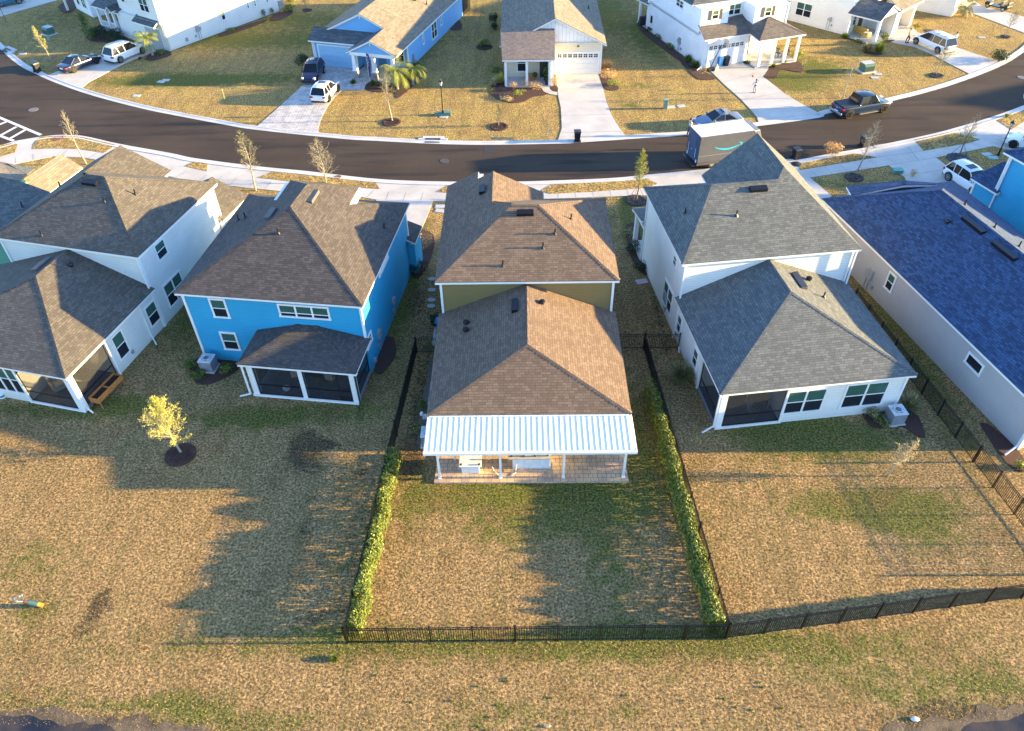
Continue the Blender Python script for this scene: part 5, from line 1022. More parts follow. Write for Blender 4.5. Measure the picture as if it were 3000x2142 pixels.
for sx in (-1, 1):
    for sy in (-1, 1): b = M(); b.tube((sx * (L_ - .1), sy * (W_ - .05), .45), (sx * (L_ - .02), sy * (W_ + .06), 0), .035, n=4); b.obj('leg', CED, pl_)
for k_, (px_, sgn) in enumerate((((*(-32.427,33.794), 0), 'white and blue round canister on the grass at the left edge'),)):
    b = M(); b.lathe([(.2, 0), (.2, .32), (.17, .36), (.05, .37)], n=14, m=WHITE); b.lathe([(.204, .1), (.204, .24)], n=14, m=plain('label_blue', (.02, .2, .4), .4)); o = b.obj('canister', WHITE); o.location = px_; tag(o, sgn, 'canister')
# ================================================================ fences
def fence(p, q_, label, h=1.3, gate=None):
    p, q_ = Vector(p[:2]), Vector(q_[:2]); L_ = (q_ - p).length; t_ = thing('metal_fence', label, 'fence', p, math.atan2(q_.y - p.y, q_.x - p.x), 'black metal picket fences')
    n_ = max(1, round(L_ / 1.86)); w_ = L_ / n_
    for i in range(n_ + 1):
        x = i * w_; b = M(); r_ = .045 if i % 4 == 0 else .03; b.box(x - r_, -r_, 0, x + r_, r_, h + .05); b.box(x - r_ - .01, -r_ - .01, h + .05, x + r_ + .01, r_ + .01, h + .075); b.obj('post', BLACKM, t_, uv=False)
    for i in range(n_):
        x0 = i * w_ + .035; x1 = (i + 1) * w_ - .035; b = M()
        for z in (.12, h - .18, h - .03): b.box(x0, -.016, z, x1, .016, z + .022)
        k_ = int((x1 - x0) / .105)
        for j_ in range(k_): x = x0 + (j_ + .5) * (x1 - x0) / k_; b.box(x - .012, -.012, .06, x + .012, .012, h)
        b.obj('gate' if gate is not None and i == gate else 'panel', BLACKM, t_, uv=False)
    return t_
fA, fB = (-8.136,17.34), (9.284,17.446)
fence(fA, fB, 'black picket fence along the rear edge of the middle yard', gate=4)
fence((-6.846,37.585), fA, 'black picket fence along the left side of the middle yard')
fence((8.045,37.74), fB, 'black picket fence along the right side of the middle yard')
fence((-6.846,37.585), (-4.9, (-6.846,37.585)[1]), 'short black fence between the middle house and its left yard fence')
fence((5.7, (8.045,37.74)[1]), (8.045,37.74), 'short black fence from the middle house to its right yard fence')
fence((8.045,37.74), (10.3,37.706), 'short black fence joining the right yard fence to the white house')
d_ = Vector((23.383,19.395)) - Vector(fB); fe = Vector(fB) + d_ * 1.28; fence(fB, fe, 'long black fence running right along the rear of the right hand yard')
p1, p2 = Vector((25.328,26.83)), Vector((25.809,23.383)); dd = (p2 - p1).normalized(); fence(p1 - dd * 15.6, p1 + dd * 6.2, 'black fence beside the long grey house on the right')
# ================================================================ vegetation
def rnd_dir():
    while 1:
        v = Vector((random.uniform(-1, 1), random.uniform(-1, 1), random.uniform(-1, 1)))
        if .05 < v.length < 1: return v.normalized()
def leaf(b, c, s, nrm=None, m=None, asp=.55):
    n = (nrm or Vector()) + rnd_dir() * .8; n.normalize(); a = n.orthogonal().normalized(); a.rotate(Matrix.Rotation(random.uniform(0, 6.28), 3, n)); t = n.cross(a); c = Vector(c)
    b.face([c - a * s, c + t * s * asp, c + a * s, c - t * s * asp], m)
LG = {'green': leafmat('leaf_green', (.035, .075, .012), (.12, .19, .03)), 'lime': leafmat('leaf_lime', (.13, .17, .015), (.34, .36, .05)), 'dark': leafmat('leaf_dark', (.012, .028, .010), (.04, .07, .018)),
      'gold': leafmat('leaf_gold', (.36, .34, .04), (.66, .62, .13)), 'straw': leafmat('leaf_straw', (.42, .32, .14), (.66, .54, .28)), 'orange': leafmat('leaf_orange', (.40, .20, .07), (.60, .36, .14)), 'hedge': leafmat('leaf_hedge', (.025, .06, .006), (.17, .21, .022)), 'red': leafmat('leaf_red', (.30, .09, .03), (.5, .2, .06)), 'olive': leafmat('leaf_olive', (.10, .11, .03), (.24, .24, .08)), 'pale': leafmat('twig_pale', (.30, .26, .17), (.48, .43, .30))}
def hedge(p, q_, label, w_=.46, h=1.5, n=14000, sparse=0):
    p, q_ = Vector(p[:2]), Vector(q_[:2]); d = q_ - p; L_ = d.length; t_ = thing('hedge', label, 'hedge', p, math.atan2(d.y, d.x), 'leafy hedges of the middle yard'); b = M(); sb = M()
    for i in range(n):
        x = random.uniform(-.2, L_ + .2); f = x / L_
        if sparse and f < .33 and random.random() < .45 * (1 - f / .33) + .2: continue
        lump = .8 + .35 * noise.noise(Vector((x * .95, p.x, 0))) + .12 * noise.noise(Vector((x * 3, 5, 0))); hh = h * (.86 + .26 * noise.noise(Vector((x * 1.1, 7, p.x))) + .16 * noise.noise(Vector((x * 2.7, 2, p.x)))) ; a = random.uniform(0, math.pi); rr_ = random.uniform(.72, 1.04)
        y = math.cos(a) * w_ * lump * 1.15 * rr_ + .1 * noise.noise(Vector((x * .6, 3, 1))); z = hh * (.5 + .5 * math.sin(a) * rr_) if random.random() < .6 else random.uniform(.05, hh * .75)
        nrm = Vector((0, math.cos(a), math.sin(a))); mt = LG['hedge']; r_ = random.random() + .07
        if r_ < .035: mt = LG['red']
        elif r_ < .25: mt = LG['lime']
        leaf(b, (x, y, z), random.uniform(.045, .085), nrm * 1.1, mt)
    for i in range(int(L_ / .7)):
        x = (i + .5) * .7
        for k_ in range(4): sb.tube((x, 0, 0), (x + random.uniform(-.3, .3), random.uniform(-.3, .3), h * .8), .015, .006, 4)
    sb.obj('stem', BARKD, t_, uv=False); b.obj('foliage', None, t_, uv=False)
hedge((-7.202,28.015,0.5), (-7.821,17.846,0.5), 'leafy green hedge inside the left fence of the middle yard', n=14000)
hedge((7.875,33.455,0.5), (8.765,17.852,0.5), 'leafy green hedge inside the right fence of the middle yard', n=20000, sparse=1)
def tree(name, label, base, h, kind='bare', spread=.24, lean=(0, 0), seed=1, bark=None, dens=1., start=.25, leafn=0, leafc='gold', top=None, group='young street and yard trees'):
    rs = random.getstate(); random.seed(seed); t_ = thing(name, label, 'tree', base, 0, group); tb = M(); cb = M(); bark = bark or BARK
    def axis(t): return Vector((lean[0] * t * t * h + .02 * h * math.sin(t * 5 + seed), lean[1] * t * h + .015 * h * math.cos(t * 4), t * h))
    r0 = .012 * h + .015; N_ = 8
    for i in range(N_): tb.tube(axis(i / N_), axis((i + 1) / N_), r0 * (1 - i / N_ * .9), r0 * (1 - (i + 1) / N_ * .9), 7)
    nb = int(34 * dens)
    for i in range(nb):
        t = start + (1 - start) * (i + random.random()) / nb; A = axis(t); az = i * 2.4 + random.uniform(-.5, .5)
        prof = math.sin(math.pi * min(1, (t - start) / (1 - start) * .82 + .22)); ln = spread * h * (.35 + prof) * random.uniform(.7, 1.15) * (1.05 - t * .45)
        up = .55 + .6 * t; d = Vector((math.cos(az), math.sin(az), up)).normalized(); P_ = A; r_ = r0 * .34 * (1.1 - t)
        for s_ in range(4):
            d = (d + rnd_dir() * .22 + Vector((0, 0, .08))).normalized(); Q = P_ + d * ln / 4; tb.tube(P_, Q, max(.004, r_ * (1 - s_ * .22)), max(.003, r_ * (1 - (s_ + 1) * .22)), 4, cap=False)
            for k_ in range(3 if s_ else 1):
                d2 = (d + rnd_dir() * .9).normalized(); Tq = P_ + (Q - P_) * random.random(); E_ = Tq + d2 * ln * random.uniform(.16, .34); cb.tube(Tq, E_, .0055, .003, 3, m=LG['pale'] if kind != 'green' else bark, cap=False)
                if kind != 'leafless':
                    for j_ in range(2): d3 = (d2 + rnd_dir() * .9).normalized(); q0 = Tq + (E_ - Tq) * random.uniform(.3, 1); cb.tube(q0, q0 + d3 * ln * .14, .004, .002, 3, m=LG['pale'] if kind != 'green' else bark, cap=False)
                for j_ in range(leafn):
                    c = Tq + (E_ - Tq) * random.uniform(.1, 1.1) + rnd_dir() * .06 * h * .3; lm = LG[leafc]
                    if top and c.z > top * h: continue
                    leaf(cb, c, random.uniform(.02, .04) * (1 + h * .06), None, lm)
            P_ = Q
    tb.obj('trunk', bark, t_, uv=False); cb.obj('crown', None, t_, uv=False); random.setstate(rs); return t_
def stakes(base, label, r_=.8, h=1.3):
    t_ = thing('tree_stakes', label, 'stakes', base)
    for a in (0, 2.1, 4.2): b = M(); b.tube((r_ * math.cos(a), r_ * math.sin(a), 0), (.06 * math.cos(a), .06 * math.sin(a), h), .018, n=5); b.obj('stake', BARKD, t_)
PALEB = plain('bark_pale', (.34, .30, .22), .9, vary=.25, sc=12)
tree('young_tree', 'small yellow leaved tree in a mulch ring behind the blue house', (-19.662,28.962), 4.51, 'gold', .27, (-.02, 0), 3, PALEB, 1.6, .2, 8, 'gold')
tree('young_tree', 'bare straw coloured tree by the air conditioner in the right yard', (20.173,26.881), 2.6, 'bare', .26, (.32, .1), 5, PALEB, 1.3, .3, 2, 'straw')
tree('young_tree', 'golden bare tree on the lawn left of the dark sedan', (-55.178,90.42), 3.87, 'bare', .19, (-.08, 0), 7, PALEB, 1.2, .3, 2, 'gold')
tree('young_tree', 'bare pale tree leaning over the verge beside the crosswalk', (-40.052,64.414), 5.16, 'bare', .16, (-.02, 0), 9, PALEB, 1., .4)
tree('young_tree', 'thin tree with sparse green leaves above the left blue house roof', (-22.823,59.111), 5.52, 'bare', .2, (-.03, 0), 11, PALEB, 1.2, .3, 2, 'olive')
tree('young_tree', 'bushy bare tree on the verge above the blue house ridge', (-17.054,60.283), 4.16, 'bare', .3, (0, 0), 13, PALEB, 1.7, .15)
tree('young_tree', 'tall thin tree with pale trunk in front of the palms', (-12.73,72.692), 5.54, 'gold', .17, (0, 0), 15, PALEB, 1.2, .32, 2, 'olive')
tree('young_tree', 'small upright green tree in a mulch ring on the golden lawn', (-1.953,71.283), 2.15, 'green', .2, (0, 0), 17, BARK, .9, .15, 4, 'olive')
tree('young_tree', 'bright yellow green tree held by stakes beside the pavement', (9.828,56.833), 4.46, 'gold', .17, (.06, 0), 19, BARK, 1.3, .3, 7, 'lime')
stakes((9.828,56.833), 'wooden stakes round the bright yellow green tree')
tree('young_tree', 'faint sparse tree on the lawn behind the navy pickup', (33.462,76.774), 4.28, 'bare', .22, (.07, 0), 21, PALEB, .8, .35, 1, 'olive')
tree('young_tree', 'sparse tree in a mulch ring in front of the white minivan', (45.375,82.475), 3.01, 'bare', .3, (.04, 0), 23, PALEB, .8, .4, 2, 'olive')
tree('young_tree', 'bare pale tree between pavement and road with a dark bin behind', (29.942,61.422), 4.61, 'bare', .2, (.12, 0), 25, PALEB, 1.3, .3)
tree('young_tree', 'staked tree green below and bare above near the right street lamp', (39.649,63.592), 4.1, 'bare', .22, (.1, 0), 27, BARKD, 1.4, .3, 3, 'green', .62)
stakes((39.649,63.592), 'wooden stakes round the half green tree by the right lamp')
tree('young_tree', 'small sparse tree beside the upper right driveway', (58.092,93.683), 2.82, 'bare', .28, (.05, 0), 29, PALEB, .9, .4, 2, 'olive')
tree('young_tree', 'tiny bare tree at the top left corner of the lawn', (-67.281,104.214), 3.2, 'bare', .2, (-.05, 0), 31, BARKD, .6, .4)
tree('young_tree', 'low orange brown shrubby tree on the top left lawn', (-28.333,107.348), 2.2, 'bare', .3, (0, 0), 33, BARKD, .8, .2, 3, 'orange')
def pine(label, base, h):
    t_ = thing('pine_tree', label, 'tree', base, 0, 'young street and yard trees'); b = M(); b.tube((0, 0, 0), (0, 0, h * .95), .06, .02); b.obj('trunk', BARKD, t_); b = M()
    for i in range(26):
        z = h * (.18 + .78 * i / 26); ln = (1 - i / 30) * .3 * h * random.uniform(.6, 1.2); a = i * 2.4; d = Vector((math.cos(a), math.sin(a), .25)); b.tube((0, 0, z), Vector((0, 0, z)) + d * ln, .012, .005, 3, m=BARKD, cap=False)
        for k_ in range(55): c = Vector((0, 0, z)) + d * ln * random.uniform(.25, 1.05) + rnd_dir() * .16; leaf(b, c, random.uniform(.06, .1), None, LG['green'], .35)
    b.obj('crown', None, t_, uv=False)
pine('irregular green pine left of the porch of the tall white house', (-53.161,96.981), 3.4)
def palm(label, base, h, fr=2.2, n=16, c='lime', lean=0, droop=1.0):
    t_ = thing('palm_tree', label, 'palm', base, 0, 'palms'); b = M()
    for i in range(8): b.tube((lean * (i / 8) ** 2, 0, h * i / 8), (lean * ((i + 1) / 8) ** 2, 0, h * (i + 1) / 8), .17 - .008 * i, .15 - .008 * i, 9)
    b.obj('trunk', BARK, t_)
    for f_ in range(n):
        b = M(); a = f_ * 2.4 + random.uniform(-.2, .2); el = random.uniform(-.1, 1.2); d = Vector((math.cos(a) * math.cos(el), math.sin(a) * math.cos(el), math.sin(el))); P_ = Vector((lean, 0, h)); N_ = 12; side = Vector((-math.sin(a), math.cos(a), 0))
        for i in range(N_):
            Q = P_ + d * fr / N_; b.tube(P_, Q, .018 * (1 - i / N_) + .004, .018 * (1 - (i + 1) / N_) + .004, 3, m=LG[c], cap=False)
            if i > 0:
                for s_ in (-1, 1):
                    for q3 in (0, .5):
                        o_ = P_ + (Q - P_) * q3; ll = fr * .3 * math.sin(math.pi * (i + q3 + 1) / (N_ + 2)) + .05; e = o_ + side * s_ * ll * .8 + d * ll * .5 - Vector((0, 0, ll * .55)); w2 = d * .022; b.face([o_ - w2, o_ + w2, e], LG[c])
            P_ = Q; d = (d + Vector((0, 0, -.16 * droop))).normalized()
        b.obj('frond', None, t_, uv=False)
palm('bright palm by the garage corner behind the white SUV', (-43.407,91.588), 2.0, 1.7, 22, 'lime', -.2)
palm('large bright palm in front of the light blue porch', (-13.018,80.628), 2.0, 2.3, 24, 'lime')
palm('smaller leaning palm beside the large palm at the blue porch', (-11.464,81.674), 1.7, 1.9, 18, 'lime', .3)
palm('dark small palm beside the upper right driveway', (56.337,101.079), .9, 1.4, 16, 'olive')
def bush(name, label, base, rx, h, c='green', n=500, ls=.06, ry=None, group='shrubs in the mulch beds', shape='round', extra=None, stems=6):
    t_ = thing(name, label, 'shrub' if name != 'grass_tuft' else 'grass clump', base, random.uniform(0, 3), group); ry = ry or rx; b = M(); sb = M(); cs = [(0, 0, h * .55, 1.)] + [(random.uniform(-.6, .6) * rx, random.uniform(-.6, .6) * ry, h * random.uniform(.4, .75), random.uniform(.45, .75)) for _ in range(5)]
    if shape == 'round':
        for i in range(n):
            cx, cy, cz, k_ = random.choice(cs); d = rnd_dir(); q_ = random.uniform(.6, 1); leaf(b, (cx + d.x * rx * k_ * q_, cy + d.y * ry * k_ * q_, max(.03, cz + d.z * h * .5 * k_ * q_)), ls * random.uniform(.7, 1.3), d, LG[extra] if extra and random.random() < .3 else LG[c])
        for i in range(stems): sb.tube((0, 0, 0), (random.uniform(-.5, .5) * rx, random.uniform(-.5, .5) * ry, h * .7), .012, .005, 4)
        sb.obj('stem', BARKD, t_, uv=False)
    else:
        for i in range(n):
            a = random.uniform(0, 6.28); el = random.uniform(.5, 1.45); l_ = h * random.uniform(.6, 1.15); bx_, by_ = random.uniform(-.2, .2) * rx, random.uniform(-.2, .2) * rx; d = Vector((math.cos(a) * math.cos(el), math.sin(a) * math.cos(el), math.sin(el))); s_ = Vector((-math.sin(a), math.cos(a), 0)) * ls * .35
            p0 = Vector((bx_, by_, 0)); p1 = p0 + d * l_ * .6; p2 = p1 + (d + Vector((0, 0, -.45))).normalized() * l_ * .45; mm = LG[extra] if extra and random.random() < .3 else LG[c]; b.face([p0 - s_, p0 + s_, p1 + s_ * .7, p1 - s_ * .7], mm); b.face([p1 - s_ * .7, p1 + s_ * .7, p2], mm)
    b.obj('foliage', None, t_, uv=False); return t_
BL = [  # name, label, px point, rx, h, colour, n, leaf, shape
 ('shrub', 'dark round bush left of the porch steps of the tall white house', (-52.139,98.257), 1.6, 1.2, 'dark', 1100, .09, 'round'), ('shrub', 'dark wide bush nearest the tall white house garage', (-49.912,96.966), 1.3, 1.1, 'dark', 900, .09, 'round'), ('shrub', 'small green bush left of the pine by the white porch', (-53.033,97.811), .7, .9, 'green', 400, .08, 'round'),
 ('shrub', 'low green bush at the foot of the left palm', (-42.689,92.107), .7, .5, 'green', 400, .07, 'round'), ('shrub', 'upright plant at the far end of the long white wall', (-33.275,104.837), .3, 1.0, 'olive', 250, .06, 'round'), ('shrub', 'upright plant nearest the top left air conditioner', (-32.439,105.881), .3, .9, 'olive', 250, .06, 'round'), ('shrub', 'leafy bush right of the top left air conditioner', (-30.619,106.897), 1.0, .9, 'green', 500, .08, 'round'), ('shrub', 'yellow bush behind the top left air conditioner', (-31.077,110.034), 1.0, .9, 'lime', 400, .08, 'round'),
 ('shrub', 'low plants in the long bed under the bright white wall', (-36.147,99.546), .8, .3, 'green', 300, .06, 'round'), ('shrub', 'dark bush beside the navy crossover', (-24.654,87.498), 1.0, 1.4, 'dark', 900, .08, 'round'),
 ('grass_tuft', 'spiky green tuft on the paved path of the light blue house', (-18.069,82.276), .5, .6, 'green', 200, .08, 'tuft'), ('grass_tuft', 'green spiky plant under the navy flag', (-15.698,81.636), .6, .7, 'green', 250, .1, 'tuft'), ('shrub', 'dark red leaved shrub behind the navy flag', (-15.576,83.226), .5, .8, 'red', 250, .06, 'round'), ('grass_tuft', 'dark tuft at the side corner of the light blue house', (-11.476,86.503), .8, 1.0, 'olive', 250, .08, 'tuft'),
 ('shrub', 'low green shrub in a mulch ring between the two far houses', (-4.003,93.253), .95, .55, 'green', 700, .06, 'round'), ('shrub', 'dark shrub at the far side of the white gabled house', (-3.082,100.253), .6, 1.6, 'dark', 500, .08, 'round'), ('shrub', 'dark low shrub by the left wall of the white gabled house', (-2.921,98.628), .5, .9, 'dark', 400, .08, 'round'),
 ('shrub', 'green bush behind the golden grass left of the cream porch', (-2.41,84.002), .8, 1.1, 'green', 600, .07, 'round'), ('grass_tuft', 'golden fountain grass at the left corner of the cream porch', (-2.003,81.995), .8, 1.1, 'gold', 380, .07, 'tuft'), ('grass_tuft', 'straw coloured grass clump before the fountain grass', (-2.623,81.367), .6, .9, 'straw', 250, .07, 'tuft'),
 ('shrub', 'orange brown shrub left of the cream porch window', (-0.515,79.929), .6, .9, 'orange', 300, .05, 'round'), ('shrub', 'yellow flowering shrub in the curved bed', (0.098,78.402), .7, .7, 'lime', 450, .05, 'round'), ('shrub', 'low mixed plants at the front of the curved bed', (-1.337,77.928), .9, .35, 'straw', 350, .05, 'round'), ('shrub', 'orange shrub under the middle porch post', (0.771,80.791), .7, .8, 'orange', 380, .05, 'round'), ('shrub', 'russet shrub before the cream porch steps', (1.786,80.121), .8, .9, 'orange', 420, .05, 'round'), ('shrub', 'small green plant at the left end of the curved bed', (-2.882,79.741), .4, .4, 'green', 200, .05, 'round'), ('shrub', 'bare orange shrub between porch and white garage', (3.852,80.685), .6, 1.3, 'orange', 350, .05, 'round'),
 ('grass_tuft', 'orange grass clump right of the white garage', (9.787,85.221), .7, 1.2, 'orange', 300, .07, 'tuft'), ('shrub', 'leafy yellow and orange shrub beside the driveway top', (9.643,82.334), .9, 1.2, 'orange', 500, .06, 'round'), ('shrub', 'yellow green plants at the front of the driveway bed', (10.123,80.742), .8, .6, 'lime', 420, .06, 'round'),
 ('grass_tuft', 'dark strap leaved plants by the downspout of the white house', (19.287,87.389), .9, .8, 'green', 260, .12, 'tuft'), ('grass_tuft', 'strap leaved plants nearest the corner of the white house', (19.776,85.748), .8, .8, 'green', 240, .12, 'tuft'), ('shrub', 'low green strip plant along the white side wall', (17.046,94.919), .8, .5, 'green', 300, .07, 'round'), ('shrub', 'second low green strip plant along the white side wall', (18.003,91.703), .7, .45, 'green', 300, .07, 'round'), ('shrub', 'dark low plant at the start of the white side wall', (15.912,97.34), .8, .6, 'dark', 300, .07, 'round'),
 ('shrub', 'bare twiggy shrub at the driveway corner of the white house', (20.043,83.005), .6, 1.5, 'straw', 180, .04, 'round'), ('grass_tuft', 'green border plants left of the porch steps', (28.417,85.229), .7, .5, 'green', 260, .08, 'tuft'), ('grass_tuft', 'green border plants before the middle porch columns', (29.853,86.378), .8, .5, 'green', 260, .08, 'tuft'), ('shrub', 'yellow green bush at the right end of the columned porch', (32.062,88.145), .8, .9, 'lime', 450, .07, 'round'), ('shrub', 'low hedge strip by the dark front door steps', (25.865,86.528), .5, .3, 'dark', 260, .06, 'round'), ('shrub', 'bare stems at the right end of the curving bed', (31.572,84.717), .3, 1.4, 'straw', 90, .04, 'round'),
 ('grass_tuft', 'pale ornamental grass left of the yellow one', (40.29,89.517), .7, 1.2, 'olive', 320, .07, 'tuft'), ('grass_tuft', 'bright yellow ornamental grass near the porch post', (41.491,89.363), .8, 1.3, 'lime', 380, .07, 'tuft'), ('shrub', 'green leafy plant beside the porch post of the right house', (43.383,92.692), .6, .9, 'green', 350, .08, 'round'), ('grass_tuft', 'strap leaved plant left of the wicker sofa', (39.133,94.007), .7, .7, 'green', 220, .1, 'tuft'), ('shrub', 'low plants below the wicker ottoman', (40.096,92.488), .7, .4, 'green', 260, .06, 'round'), ('shrub', 'small plant at the right corner of the open garage', (48.716,96.91), .5, .5, 'green', 220, .06, 'round'), ('shrub', 'dark green bush beside the kerb at the right driveway', (53.848,86.284), 1.25, 1.1, 'dark', 900, .08, 'round'), ('shrub', 'low bush beside the white fence at the top right', (59.408,106.32), .7, .7, 'lime', 280, .08, 'round'),
 ('shrub', 'rust coloured round bush on the verge by the kerb', (28.684,64.552), .95, .95, 'orange', 900, .06, 'round'), ('shrub', 'bright green weed in the verge near the right lamp', (47.967,71.756), .35, .35, 'lime', 180, .06, 'round'), ('shrub', 'small potted shrub at the edge of the shaded driveway', (34.166,60.084), .4, .8, 'straw', 180, .05, 'round'),
 ('shrub', 'orange topped grass bush at the front side of the blue house', (-7.404,50.025), .95, 1.3, 'orange', 600, .06, 'round'), ('shrub', 'dark shrub along the right side of the blue house', (-7.616,46.61), .8, 1.0, 'dark', 600, .07, 'round'), ('shrub', 'white flowering bush left of the blue house air conditioner', (-21.237,36.421), .55, .5, 'green', 500, .05, 'round'), ('shrub', 'low bush in front of the blue house air conditioner', (-20.557,35.441), .6, .45, 'green', 500, .05, 'round'), ('shrub', 'bush right of the blue house air conditioner', (-18.999,35.901), .6, .6, 'green', 550, .05, 'round'),
 ('shrub', 'dark bush between the middle house and its side gate', (-5.836,40.364), .4, 1.0, 'dark', 450, .06, 'round'), ('shrub', 'bush above the air conditioner beside the middle house', (-6.056,32.425), .4, .6, 'green', 320, .05, 'round'), ('shrub', 'dark bush below the air conditioner beside the middle house', (-5.954,30.403), .45, .6, 'green', 360, .05, 'round'),
 ('shrub', 'dark plants along the left wall of the grey roofed house', (8.695,49.228), .7, .8, 'dark', 600, .06, 'round'), ('shrub', 'dark plants nearer the fence along the white left wall', (8.991,46.734), .6, .7, 'dark', 500, .06, 'round'), ('shrub', 'yellow green shrub behind the left wall porch post', (8.594,51.39), .6, .6, 'olive', 350, .06, 'round'), ('grass_tuft', 'large grassy clump against the white side wall below the fence', (10.043,34.868), 1.1, 1.25, 'olive', 900, .06, 'tuft'), ('shrub', 'white flowering shrub left of the right yard air conditioner', (20.571,31.613), .7, .8, 'olive', 500, .05, 'round'), ('shrub', 'low leafy shrub before the right yard air conditioner', (21.131,30.91), .55, .5, 'green', 380, .05, 'round'), ('grass_tuft', 'tall grass clump right of the right yard air conditioner', (23.2,32.15), .8, 1.0, 'olive', 420, .06, 'tuft'), ('shrub', 'bright green plant at the corner of the long grey house', (27.6,27.412), .35, .4, 'lime', 220, .06, 'round'),
 ('grass_tuft', 'bright green weed outside the rear fence corner', (-8.598,16.554), .38, .25, 'green', 420, .05, 'tuft'), ('shrub', 'low shrub beside the tall white house corner path', (-44.499,90.334), .3, .3, 'dark', 120, .06, 'round')]
for nm, lb, ps, rx, hh_, c_, n_, ls, sh in BL:
    bush(nm, lb, ps, rx, hh_, c_, n_, ls, shape=sh, extra={'orange': 'straw', 'green': 'lime', 'olive': 'straw', 'dark': 'green'}.get(c_) if c_ != 'dark' else None)
# weeds outside the fence
for i in range(26):
    x, y = random.uniform(-7, 12), random.uniform(11.5, 16.2)
    bush('grass_tuft', 'small green weed in the dry grass outside the rear fence', (x, y), .16, random.uniform(.05, .09), 'lime' if i % 3 else 'green', 50, .04, shape='tuft', group='small weeds outside the rear fence')
# ground grass: thin blades standing in the near lawns, one object
def blades(nb=210000):
    from array import array
    vs = []; fs = []; rnd = random.random
    def inlawn(x, y):
        if -5.1 < x < 6.2 and 25.3 < y < 47: return False
        if x < -3 and y < 13.1 + (-x - 3) * .03: return False
        if x > 7 and y < 12.6 + (x - 7) * .09: return False
        return True
    mats = []
    for i in range(nb):
        y = 6.5 + 28 * (rnd() ** 1.35); xm = 13 + y * .84; x = -xm + rnd() * 2 * xm
        if not inlawn(x, y): continue
        u, v = x * math.cos(R(7.43)) - y * math.sin(R(7.43)), 0
        bx_, by_ = x * math.cos(R(-7.43)) + y * math.sin(R(-7.43)), -x * math.sin(R(-7.43)) + y * math.cos(R(-7.43))
        if bx_ < -13.9 and bx_ > -21 and by_ > 31.1: continue
        dx_, dy_ = x * math.cos(R(7.19)) + y * math.sin(R(7.19)), -x * math.sin(R(7.19)) + y * math.cos(R(7.19))
        if dx_ > 14.9 and dx_ < 26.2 and dy_ > 28.7: continue
        ax_, ay_ = x * math.cos(R(-13.71)) + y * math.sin(R(-13.71)), -x * math.sin(R(-13.71)) + y * math.cos(R(-13.71))
        if ax_ < -33.4 and ay_ > 25: continue
        ex_, ey_ = x * math.cos(R(12.74)) + y * math.sin(R(12.74)), -x * math.sin(R(12.74)) + y * math.cos(R(12.74))
        if ex_ > 33.6: continue
        a = rnd() * 6.28; h_ = .02 + .035 * rnd(); l_ = .04 + .07 * rnd(); w_ = .006 + .007 * rnd(); c, s_ = math.cos(a), math.sin(a); k = len(vs)
        vs += [(x - s_ * w_, y + c * w_, 0), (x + s_ * w_, y - c * w_, 0), (x + c * l_, y + s_ * l_, h_)]; fs.append((k, k + 1, k + 2))
    me = bpy.data.meshes.new('grass_blades'); me.from_pydata(vs, [], fs)
    m, t, b = nodes('dry_blades'); gi = N(t, 'ShaderNodeNewGeometry'); v = coords(t)
    c = mixc(t, gi.outputs['Random Per Island'], (.12, .07, .022), (.54, .36, .15)); c = mixc(t, ramp(t, nz(t, v, .35, 3), .55, .7), c, mixc(t, gi.outputs['Random Per Island'], (.10, .11, .025), (.34, .34, .09)))
    t.links.new(c, b.inputs['Base Color']); b.inputs['Roughness'].default_value = .9; me.materials.append(m)
    o = bpy.data.objects.new('grass_blades', me); COL.objects.link(o); tag(o, 'dry winter grass blades covering the back yards', 'grass', kind='stuff')
blades()
# ================================================================ street furniture
def lamp(c, h, label):
    t_ = thing('street_lamp', label, 'street lamp', c, 0, 'black post street lamps'); b = M(); b.lathe([(.14, 0), (.14, .08), (.09, .12), (.08, .5), (.055, .6), (.045, h - .75), (.07, h - .72), (.03, h - .66)], n=12); b.obj('post', BLACKM, t_)
    b = M(); b.lathe([(.09, h - .64), (.17, h - .28), (.17, h - .26)], n=6); b.obj('lantern_glass', plain('lamp_glass', (.75, .72, .62), .2), t_); b = M(); b.lathe([(.2, h - .26), (.2, h - .23), (.07, h - .08), (.03, h)], n=6)
    for k_ in range(6): a = k_ * math.pi / 3; b.tube((.09 * math.cos(a), .09 * math.sin(a), h - .64), (.175 * math.cos(a), .175 * math.sin(a), h - .26), .012, n=4)
    b.obj('lantern_cap', BLACKM, t_)
lamp((-7.669,74.123), 3.62, 'black street lamp on the lawn beside a green cable box')
lamp((43.397,63.95), 3.33, 'black street lamp leaning beside the white parked car on the right')
